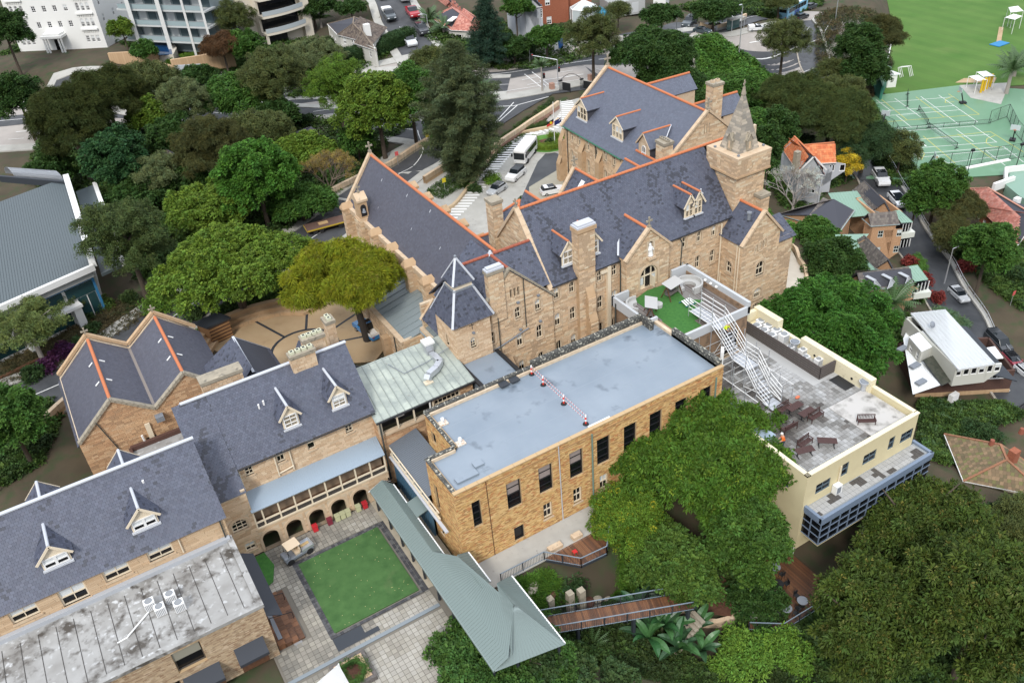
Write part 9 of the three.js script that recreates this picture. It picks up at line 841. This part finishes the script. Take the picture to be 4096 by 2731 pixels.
{const P=thing('rock_outcrop','sandstone boulders and old piers on the slope below the side deck','rock');for(let i=0;i<46;i++){const t=R(),x=15 +15*t +rr(-1,1),z=14.6 +4.5*t +rr(-1.6,1.6),o=part(P,'boulder',new THREE.IcosahedronGeometry(rr(0.3,0.8),1).scale(1.4,0.6,1),pick([M.stoneOld,M.stoneOld,M.mulch]));o.position.set(x,T(x,z) - 0.05,z);o.rotation.y=R()*6;}for(const[x,z] of[[17.6,15.4],[19.4,15.9],[20.4,16.2]]) part(P,'stone_pier',boxG(x - 0.3,-6,z - 0.3,x +0.3,-1.4,z +0.3),M.stoneOld);for(let i=0;i<9;i++) part(P,'step',boxG(25.6 +i*0.35,-7 +i*0.3,21.8,26 +i*0.35,-6.8 +i*0.3,23.3),M.stoneOld);part(P,'bed_wall',ribbonG([[28,19.57],[29.34,21.66],[32.1,23.26],[34.26,22.39],[35.16,20.56]],-0.2,0.2,0,0.8),M.stonePale);flat('mulch_bed',[[28.87,19.76],[32.15,23.19],[34.15,21.9],[34.56,19.39],[31.68,18.34]],-6.15,M.mulch,0.3);}
{const P=thing('timber_steps','brown timber steps with handrails beside the annex','steps');for(let i=0;i<4;i++) for(let z=2;z<7.9;z +=0.5) part(P,'tread_board',boxG(-4.5 +i*0.55,0,z,-3.9 +i*0.55,0.62 - i*0.16,z +0.48),pick([M.timber,mat([0.17,0.075,0.035],0.5)]));for(const z of[3.2,5.6]) part(P,'handrail',gb().bar([-4.3,1.5,z],[-2.4,1,z],0.05).bar([-4.3,0.6,z],[-4.3,1.5,z],0.05).bar([-2.4,0,z],[-2.4,1,z],0.05).build(),M.black);part(P,'mat_strip',boxG(-4.3,0.63,2.4,-3.95,0.65,7.4),M.leadD);}
{const c=[-.18,13.59],P=thing('planter_box','square timber planter with pale seat rim near the lawn','planter');part(P,'box',gb().box(c[0] - 1.5,0,c[1] - 1.5,c[0] +1.5,0.45,c[1] +1.5).build(),M.timberOld);part(P,'rim',gb().box(c[0] - 1.2,0.45,c[1] - 1.2,c[0] +1.2,0.5,c[1] +1.2).build(),mat([0.6,0.42,0.26],0.7));part(P,'soil',boxG(c[0] - 0.9,0.5,c[1] - 0.9,c[0] +0.9,0.52,c[1] +0.9),M.mulch);const S=thing('shade_sail','white shade sail at the bottom edge of the courtyard','sail'),a=[-1.16,2.8,14.07],b=[-3.3,2.4,14.42],d=[-1.06,2.3,15.85];part(S,'sail',gb().tri(a,b,d).tri(d,b,a).build(),M.white);part(S,'mast',gb().tube([a[0],0,a[2]],a,0.06).build(),M.white);}
for(const[x,c,l] of[[2.9,[0.55,0.02,0.03],'red wheelie bin in the third arch'],[8.1,[0.5,0.02,0.03],'red crate trolley in the last arch'],[4.4,[0.2,0.02,0.04],'maroon box against the arcade pier'],[5.2,[0.5,0.5,0.3],'left cream carton of the row under the arch'],[5.75,[0.5,0.5,0.3],'middle cream carton of the row under the arch'],[6.3,[0.5,0.5,0.3],'right cream carton of the row under the arch'],[7.4,[0.5,0.5,0.3],'cream carton left of the last arch']]){const P=thing('storage_bin',l,'bin','bins under the arcade');part(P,'bin_body',new RoundedBoxGeometry(0.48,0.62,0.5,2,0.04).translate(x,0.31,-3.1),mat(c,0.6));part(P,'lid',boxG(x - 0.26,0.62,-3.37,x +0.26,0.68,-2.83),mat(scl(c,0.8),0.6));}
// walls, barriers and rails
const wallRun=(name,label,pts,h,m,w=0.4)=>{const P=thing(name,label,'wall');part(P,'wall',ribbonG(pts,-w / 2,w / 2,0,h),m);part(P,'coping',ribbonG(pts,-w / 2 - 0.06,w / 2 +0.06,h,0.12),M.stonePale);return P;};
const pink=tmat(128,3,(n)=>mix([0.42,0.24,0.18],[0.34,0.2,0.15],0.5 +1.5*n(5)),0.9);wallRun('gate_wall','long pinkish stone wall between road and driveway garden',[[76.49,-70.47],[71.95,-68.08],[66.18,-65.56],[59.83,-62.54],[56.13,-60.36]],1.5,pink);wallRun('road_wall','rough sandstone wall along the footpath behind the camphor trees',[[55.34,-73.99],[49.51,-71.2],[41.28,-67.66],[34.03,-65.25],[29.13,-63.61]],1.2,M.stoneOld);wallRun('chapel_garden_wall','stepped sandstone wall with lamp piers beside the chapel forecourt',[[42.84,-57.92],[46.94,-59.82],[50.67,-61.64]],1.3,M.stoneSm);wallRun('corner_wall','low sandstone wall beside the road near the flatbed',[[20.7,-60.67],[24.3,-61.86],[28.19,-63.5]],1.1,M.stoneSm);wallRun('ramp_wall','concrete ramp wall beside the bus shelter',[[125.81,-89.06],[130.89,-90.08],[135.34,-90.29],[142.96,-92.37]],1.3,M.conc);wallRun('left_lane_wall','sandstone wall on the near side of the left road',[[-17.18,-32.78],[-14.02,-35.56],[-11.96,-36.48]],1.4,M.stoneSm);wallRun('path_wall','curved stone wall along the pale path east of the wing',[[79.51,-17.23],[80.91,-17.08],[79.93,-15.29],[78.95,-14.19],[77.6,-11.61],[75.69,-9.32]],0.9,M.stonePale,0.3);
flat('east_path',[[79.86,-17.92],[80.72,-17.23],[79.04,-14.43],[77.43,-11.44],[75.48,-9.2],[73.18,-9.58],[72.53,-10.37]],-2.9,tmat(256,5,(n)=>mix([0.55,0.5,0.42],[0.48,0.43,0.36],0.5 +1.5*n(4)),0.9),0.4);
{const P=thing('lane_railing','long galvanised railing on the concrete kerb of the lane','railing'),S=spline(RE,2.4);for(let i=8;i +1<S.length;i++){const q=(k,h)=>{const X=S[k][0] +S[k][3]*3.7,Z=S[k][1] - S[k][2]*3.7;return[X,T(X,Z) +h,Z];};if(i % 1===0) part(P,'post',gb().tube(q(i,0.3),q(i,1.3),0.05).build(),M.steel);part(P,'rail',gb().tube(q(i,1.3),q(i +1,1.3),0.045,0.045,5).tube(q(i,0.85),q(i +1,0.85),0.035,0.035,5).build(),M.steel);}const F=thing('freeway_barrier','white freeway barrier with guard rail around the bend','railing'),G=spline(RB,3);for(let i=Math.floor(G.length*0.72);i +1<G.length;i++){const q=(k,h,o)=>{const X=G[k][0] - G[k][3]*o,Z=G[k][1] +G[k][2]*o;return[X,T(X,Z) +h,Z];};part(F,'barrier_panel',gb().bar(q(i,0.6,12),q(i +1,0.6,12),0.2,0.7).build(),RM.whiteWall);part(F,'guard_rail',gb().bar(q(i,0.7,9.3),q(i +1,0.7,9.3),0.1,0.3).build(),M.steel);}}
function pole(P,[x,y,z],h,r,m){return part(P,'pole',gb().tube([x,y - 0.2,z],[x,y +h,z],r,r*0.7,8).build(),m);}
function lamp([x,y,z],h,arm,label){const P=thing('street_lamp',label,'street lamp','street lamps');pole(P,[x,y,z],h,0.1,M.steel);const e=[x +arm[0],y +h +0.5,z +arm[1]];part(P,'arm',gb().tube([x,y +h,z],[x +arm[0]*0.5,y +h +0.4,z +arm[1]*0.5],0.06).tube([x +arm[0]*0.5,y +h +0.4,z +arm[1]*0.5],e,0.05).build(),M.steel);part(P,'lantern',new RoundedBoxGeometry(0.7,0.14,0.28,2,0.06).translate(...e),M.lead);}
lamp([99.4,-9.4,-4.3],5.6,[1.8,1],'grey street lamp beside the silver-green wagon');lamp([117.2,4.2,-86.3],4.5,[-2.4,-1],'twin-armed street lamp by the dark green sedan');lamp([73.49,6.5,-115.57],6,[-1.5,0.4],'street lamp beside the red-tiled house');lamp([37.34,7,-125.32],6,[-1.2,-0.6],'street lamp by the steps below the cream apartments');lamp([164.23,-1,-84.65],7,[-0.8,0],'tall street lamp inside the freeway bend');lamp([141.69,-7,-68.43],3,[1,0],'low curved lamp on the sunken lane');lamp([124.1,2.9,-74.5],9,[-0.8,0.2],'tall grey lamp pole beside the bus shelter road');
const sig=(p,h,arm,label)=>{const P=thing('traffic_light',label,'traffic light','traffic lights at the junction');pole(P,p,h,0.1,M.steel);const at=(x,y,z)=>{const b=part(P,'signal_head',boxG(x - 0.2,y,z - 0.15,x +0.2,y +1,z +0.15),M.black);['red','amber','green'].forEach((c,i)=>part(b,'lens',new THREE.SphereGeometry(0.12,8,6).translate(x,y +0.82 - i*0.32,z +0.14),mat(i?[0.02,0.02,0.02]:[0.5,0.02,0.02],0.3)));};at(p[0] +0.3,p[1] +h*0.55,p[2]);if(arm){part(P,'mast_arm',gb().tube([p[0],p[1] +h,p[2]],[p[0] +arm[0],p[1] +h +0.8,p[2] +arm[1]],0.08,0.05).build(),M.steel);at(p[0] +arm[0],p[1] +h +0.1,p[2] +arm[1]);}};sig([81.8,4.6,-78.5],5.2,[-3.4,-3.4],'mast-arm traffic light beside the school gates');sig([85.5,4.8,-94.4],3.8,null,'traffic light on the far corner below the cedar');sig([79.64,4.6,-80.48],3,null,'short traffic light left of the school gates');
{const P=thing('entrance_gates','open black iron gates with arch at the driveway entrance','gate'),L=[80.95,4.1,-76.37],Rr=[84.32,4.1,-74.3],g=(p)=>{const a=gb();for(let i=0;i<5;i++) a.tube([p[0] - 0.3 +i*0.15,4,p[2]],[p[0] - 0.3 +i*0.15,6.6,p[2]],0.03,0.03,5);a.box(p[0] - 0.35,4,p[2] - 0.2,p[0] +0.35,4.3,p[2] +0.2).box(p[0] - 0.35,6.5,p[2] - 0.2,p[0] +0.35,6.7,p[2] +0.2);part(P,'gate_pier',a.build(),M.black);part(P,'gate_leaf',gb().bar([p[0] +0.4,5.2,p[2]],[p[0] +1,5.2,p[2] +1.8],0.06,2.1).build(),M.black);};g(L);g(Rr);const a=gb();for(let i=0;i<10;i++){const f=(t)=>[L[0] +(Rr[0] - L[0])*t,6.7 +Math.sin(PI*t)*1.1,L[2] +(Rr[2] - L[2])*t];a.tube(f(i / 10),f((i +1) / 10),0.05,0.05,5);}part(P,'arch',a.build(),M.black);for(const p of[[79.95,4.1,-77.82],[88.06,4.1,-76.73]]) part(P,'stone_pier',gb().box(p[0] - 0.4,3.9,p[2] - 0.4,p[0] +0.4,6,p[2] +0.4).build(),pink);}
[[66.6,-56.9,'red, black and yellow'],[67.9,-56.6,'dark blue']].forEach(([x,z,c],i)=>{const P=thing('flagpole',`white flagpole flying the ${c} flag in the driveway circle`,'flagpole','flagpoles');pole(P,[x,4.1,z],7.4,0.07,M.white);const f=(y0,y1,m,n)=>{const g=gb();for(let k=0;k<6;k++){const w=(t)=>[x - t*1.3,z +Math.sin(t*5)*0.12,-t*0.5],[a,b,s]=w(k / 6),[a2,b2,s2]=w((k +1) / 6);g.quad([a2,y0 +s2,b2],[a,y0 +s,b],[a,y1 +s,b],[a2,y1 +s2,b2]).quad([a,y0 +s,b - 0.01],[a2,y0 +s2,b2 - 0.01],[a2,y1 +s2,b2 - 0.01],[a,y1 +s,b - 0.01]);}return part(P,n,g.build(),m);};if(!i){f(8.4,8.8,M.black,'flag_upper');f(8,8.4,mat([0.55,0.03,0.02],0.7),'flag_lower');part(P,'flag_disc',new THREE.CylinderGeometry(0.22,0.22,0.08,16).rotateX(PI / 2).translate(x - 0.6,8.15,z +0.1),mat([0.75,0.55,0.02],0.7));}else{f(8,8.8,mat([0.01,0.02,0.12],0.7),'flag');part(P,'flag_canton',gb().bar([x - 0.05,8.7,z +0.06],[x - 0.6,8.25,z +0.2],0.02,0.08).bar([x - 0.05,8.4,z +0.06],[x - 0.6,8.45,z +0.2],0.02,0.08).build(),M.white);}});
{const P=thing('bus_shelter','glass bus shelter with concrete roof beside the main road','shelter'),p=[135.69,3.2,-88],y=T(p[0],p[2]);part(P,'roof',boxG(p[0] - 2,y +2.6,p[2] - 0.9,p[0] +2,y +2.75,p[2] +0.9),M.conc);part(P,'glass_back',boxG(p[0] - 1.9,y +0.2,p[2] - 0.8,p[0] +1.9,y +2.5,p[2] - 0.75),mat([0.06,0.12,0.12],0.1));for(const s of[-1.8,1.8]) part(P,'post',boxG(p[0] +s - 0.05,y,p[2] +0.7,p[0] +s +0.05,y +2.6,p[2] +0.8),M.steel);const S=thing('notice_board','blue and white notice board on the corner below the hedge','sign'),q=[93.21,5,-95.3],b=T(q[0],q[2]);part(S,'panel',gb().bar([q[0] - 1,b +1.6,q[2]],[q[0],b +1.6,q[2] - 0.1],0.12,2).build(),M.white);part(S,'picture_panel',gb().bar([q[0] +0.05,b +1.6,q[2] - 0.1],[q[0] +1.2,b +1.6,q[2] - 0.2],0.12,2).build(),mat([0.03,0.12,0.35],0.6));for(const s of[-0.9,1.1]) part(S,'post',boxG(q[0] +s - 0.05,b,q[2] - 0.2,q[0] +s +0.05,b +1,q[2] - 0.1),M.leadD);for(const[u,l] of[[[111.84,3.6,-72.4],'left park bench on the freeway footpath'],[[118.86,3.2,-71.67],'right park bench on the freeway footpath']]){const B=thing('park_bench',l,'bench'),h=T(u[0],u[2]) +0.15;part(B,'seat',boxG(u[0] - 0.9,h +0.4,u[2] - 0.25,u[0] +0.9,h +0.46,u[2] +0.25),M.timber);part(B,'backrest',boxG(u[0] - 0.9,h +0.5,u[2] - 0.3,u[0] +0.9,h +0.9,u[2] - 0.25),M.timber);for(const s of[-0.7,0.7]) part(B,'leg',boxG(u[0] +s - 0.04,h - 0.2,u[2] - 0.25,u[0] +s +0.04,h +0.4,u[2] +0.25),M.iron);}for(const[u,l,c] of[[[43.97,4,-53.15],'yellow warning sign in the chapel forecourt',[0.6,0.5,0.02]],[[50,3.8,-70.64],'yellow sign under the camphor on the footpath',[0.6,0.45,0.02]],[[42.93,3.5,-67.93],'small red and white sign by the road wall',[0.6,0.1,0.1]],[[103.5,-11,3.68],'red and white sign by the lane gate',[0.6,0.1,0.1]]]){const Q=thing('road_sign',l,'sign'),h=T(u[0],u[2]);pole(Q,[u[0],h,u[2]],2.2,0.04,M.steel);part(Q,'sign_plate',boxG(u[0] - 0.3,h +1.8,u[2] +0.04,u[0] +0.3,h +2.5,u[2] +0.07),mat(c,0.6));}}
// courts
{const fence=(label,pts,h)=>{const P=thing('court_fence',label,'fence');for(let i=0;i +1<pts.length;i++){const a=pts[i],b=pts[i +1],L=Math.hypot(b[0] - a[0],b[1] - a[1]),n=Math.max(1,Math.round(L / 2.6)),at=(t,y)=>[a[0] +(b[0] - a[0])*t,y,a[1] +(b[1] - a[1])*t];for(let k=0;k<=n;k++) part(P,'post',gb().tube(at(k / n,-8.2),at(k / n,-8 +h),0.05,0.05,6).build(),M.iron);part(P,'top_rail',gb().tube(at(0,-8 +h),at(1,-8 +h),0.035,0.035,5).tube(at(0,-7.9),at(1,-7.9),0.03,0.03,5).build(),M.iron);const g=gb();for(let x=0;x<L;x +=0.3) g.tube(at(x / L,-8),at(Math.min(1,(x +h) / L),-8 +Math.min(h,L - x)),0.008,0.008,3,false).tube(at(x / L,-8 +h),at(Math.min(1,(x +h) / L),-8 +h - Math.min(h,L - x)),0.008,0.008,3,false);const m=part(P,'mesh',g.build(),M.iron);m.userData.kind='stuff';}};fence('tall dark mesh fence along the near and left sides of the courts',[[136.01,-51.08],[134.47,-42.76],[125.03,-29.82],[127.05,-28.1],[132.35,-24.97],[142.78,-21.2],[147.41,-19.14]],2.8);fence('dark mesh fence between upper and lower courts',[[134.76,-43.38],[144.02,-38.53],[151.84,-34.07]],0.9);fence('dark mesh fence at the right of the courts',[[151.61,-34.26],[156.97,-34.07],[150.94,-28.26],[147.07,-23.37]],2.6);
const net=(a,b,label)=>{const P=thing('tennis_net',label,'net');for(const p of[a,b]) part(P,'post',gb().tube([p[0],-7.95,p[1]],[p[0],-6.85,p[1]],0.06).box(p[0] - 0.5,-7.94,p[1] - 0.1,p[0] +0.5,-7.88,p[1] +0.1).build(),M.black);part(P,'tape',gb().bar([a[0],-6.95,a[1]],[b[0],-6.95,b[1]],0.05,0.08).build(),M.iron);const g=gb(),L=Math.hypot(b[0] - a[0],b[1] - a[1]);for(let x=0;x<L;x +=0.2) g.tube([a[0] +(b[0] - a[0])*x / L,-7.9,a[1] +(b[1] - a[1])*x / L],[a[0] +(b[0] - a[0])*x / L,-6.95,a[1] +(b[1] - a[1])*x / L],0.012,0.012,3,false);for(const y of[-7.8,-7.5,-7.2]) g.tube([a[0],y,a[1]],[b[0],y,b[1]],0.015,0.015,3,false);const m=part(P,'mesh',g.build(),M.iron);m.userData.kind='stuff';};net(...[[147.62,-47.05],[142.96,-41.28]],'tennis net on the upper court');net(...[[141.78,-40.18],[137.5,-30.86]],'long tennis net on the lower court');net(...[[153.38,-54.26],[147.65,-49.75]],'far tennis net beside the field');
for(const[p,a,l] of[[[156.96,-8,-43.81],2.6,'portable basketball hoop by the sandpit'],[[147.7,-8,-26.68],3.6,'portable basketball hoop by the right fence'],[[125.53,-8,-28.3],-0.8,'basketball hoop in the near corner of the courts'],[[134.71,-8,-45.31],0.4,'basketball hoop by the left fence']]){const P=thing('basketball_hoop',l,'basketball hoop','basketball hoops');P.position.set(p[0],-7.95,p[2]);P.rotation.y=a;part(P,'base',gb().box(-0.6,0,-0.5,0.6,0.35,0.5).build(),M.black);part(P,'arm',gb().bar([0,0.3,0],[0.9,2.8,0],0.18).build(),M.black);part(P,'backboard',boxG(1.05,2.4,-0.8,1.1,3.4,0.8),mat([0.5,0.55,0.57],0.3));part(P,'rim',new THREE.TorusGeometry(0.23,0.03,6,14).rotateX(PI / 2).translate(1.4,2.55,0),mat([0.6,0.15,0.02],0.5));}
for(const[p,l] of[[[127.53,-8,-32.86],'left'],[[130.43,-8,-23.41],'middle'],[[138.49,-8,-19.73],'right'],[[136.94,-8,-50.84],'far']]){const P=thing('court_floodlight',`${l} floodlight pole on the court fence`,'floodlight','court floodlights');pole(P,[p[0],-8,p[2]],4,0.08,M.iron);part(P,'lamp_head',boxG(p[0] - 0.3,-4.1,p[2] - 0.2,p[0] +0.3,-3.7,p[2] +0.2),M.black);}
for(const[q,l] of[[[[164.86,-5.5,-48.79],[166.15,-5.2,-47.6],[165.65,-5.5,-45.01],[163.05,-5.2,-45.56]],'near white shade sail over the sandpit'],[[[167.44,-5.2,-48.86],[168.77,-5,-47.67],[167.98,-5.2,-45.01],[165.38,-5,-45.94]],'far white shade sail over the sandpit'],[[[211.84,-5,-71.86],[213.06,-4.6,-70.28],[211.43,-5,-67.63],[207.14,-4.6,-68.2]],'upper white shade sail beside the field'],[[[203.91,-5,-67.41],[206.53,-4.6,-67.04],[207.57,-5,-65.36],[202.65,-4.6,-64.05]],'lower white shade sail beside the field']]){const P=thing('shade_sail',l,'sail','white shade sails by the field');part(P,'sail',gb().quad(...q).quad(...[...q].reverse().map(([x,y,z])=>[x,y - 0.02,z])).build(),M.white);for(const c of q) part(P,'mast',gb().tube([c[0],-8,c[2]],c,0.06).build(),M.white);}{const P=thing('yellow_posts','cluster of padded yellow posts beside the courts','posts');for(const[x,y] of[[1590,640],[1610,630],[1632,615],[1655,600]]){const a=[164.45,-8,-45.15],b=[168.65,-8,-45.95],t=(x - 1590) / 65;part(P,'post',gb().tube([a[0] +(b[0] - a[0])*t,-8,a[2] +(b[2] - a[2])*t],[a[0] +(b[0] - a[0])*t,-5.2,a[2] +(b[2] - a[2])*t],0.22,0.22,10).build(),mat([0.65,0.42,0.01],0.6));}}{const P=thing('long_jump_runway','narrow pale runway with blue pit cover at the field edge','runway'),a=[205.74,-7.9,-68.83],b=[194.24,-7.9,-61.66];part(P,'runway',gb().bar([a[0],-7.93,a[2]],[b[0],-7.93,b[2]],1,0.04).build(),M.sand);part(P,'pit_cover',boxG(b[0] - 2,-7.95,b[2] - 1,b[0] +2,-7.8,b[2] +1.5),mat([0.02,0.2,0.42],0.6));}}
// people: one continuous surface from tapered bones
function person(at,turn,bones,label,cols){const res=0.035,cap=(p,a,b,r0,r1)=>{const t=Math.max(0,Math.min(1,p.clone().sub(a).dot(b.clone().sub(a)) / b.clone().sub(a).lengthSq()));return p.distanceTo(a.clone().lerp(b,t)) -(r0 +(r1 - r0)*t);},S=bones.map(([a,b,r0,r1,c])=>[v3(a),v3(b),r0,r1,c]),d=(p)=>{let m=0;for(const[a,b,r0,r1] of S) m +=Math.exp(-cap(p,a,b,r0,r1)*28);return -Math.log(m) / 28;};const P=thing('person',label,'person');P.position.set(...at);P.rotation.y=turn;const box=new THREE.Box3();S.forEach(([a,b])=>box.expandByPoint(a).expandByPoint(b));box.expandByScalar(0.3);const c=box.getCenter(new V3()),rad=box.getSize(new V3()).length() / 2,g=new THREE.IcosahedronGeometry(1,5),pos=g.attributes.position,col=[];const ax=S[0][0].clone().lerp(S[0][1],0.5);const geos=S.map(([a,b,r0,r1,k])=>{const q=new THREE.CapsuleGeometry(1,1,4,12),pp=q.attributes.position,L=a.distanceTo(b),dir=b.clone().sub(a).normalize(),ro=new THREE.Quaternion().setFromUnitVectors(new V3(0,1,0),dir),arr=[];for(let i=0;i<pp.count;i++){const v=new V3().fromBufferAttribute(pp,i),top=v.y>0,rr0=top?r1:r0,y=(top?L:0) +(v.y -(top?0.5:-0.5))*rr0;const w=new V3(v.x*rr0,y,v.z*rr0).applyQuaternion(ro).add(a);for(let s=0;s<3;s++){const e=d(w),n=new V3(d(w.clone().add(new V3(0.01,0,0))) - e,d(w.clone().add(new V3(0,0.01,0))) - e,d(w.clone().add(new V3(0,0,0.01))) - e).normalize();w.addScaledVector(n,-e);}pp.setXYZ(i,w.x,w.y,w.z);arr.push(...cols[k]);}q.setAttribute('color',new THREE.Float32BufferAttribute(arr,3));q.computeVertexNormals();return q;});part(P,'body',mergeGeometries(geos),new THREE.MeshStandardMaterial({vertexColors:true,roughness:0.8}));return P;}
const hv=[[0.6,0.75,0.03],[0.03,0.035,0.06],[0.5,0.32,0.23],[0.7,0.7,0.68],[0.025,0.02,0.018]],pose=(lean,knee)=>[[[0,0.95 - knee,0],[0.05 +lean,1.4 - knee,0],0.15,0.18,0],[[0.05 +lean,1.45 - knee,0],[0.08 +lean*1.2,1.58 - knee,0],0.06,0.06,2],[[0.1 +lean*1.25,1.64 - knee,0],[0.12 +lean*1.3,1.72 - knee,0],0.1,0.1,2],...[-1,1].flatMap((s)=>[[[0.04 +lean,1.38 - knee,s*0.2],[0.1 +lean,1.1 - knee,s*0.26],0.065,0.05,0],[[0.1 +lean,1.1 - knee,s*0.26],[0.32 +lean,0.95 - knee,s*0.2],0.05,0.038,2],[[0,0.92 - knee,s*0.1],[0.08 +knee*0.8,0.5 - knee*0.3,s*0.12],0.095,0.07,1],[[0.08 +knee*0.8,0.5 - knee*0.3,s*0.12],[0,0.08,s*0.12],0.065,0.045,1],[[0,0.05,s*0.12],[0.16,0.04,s*0.13],0.05,0.04,4]]),[[0.1 +lean*1.3,1.76 - knee,0],[0.12 +lean*1.3,1.78 - knee,0],0.125,0.12,3]];
person([47.1,8.6,4.5],-1.4,pose(0.25,0.3),'worker in yellow vest and white helmet crouching on the scaffold stair',hv);person([43.4,3.9,17],2.6,pose(0.12,0),'worker in orange vest at the edge of the paved roof',[[0.7,0.15,0.02],...hv.slice(1)]);
renderer.render(scene,camera);
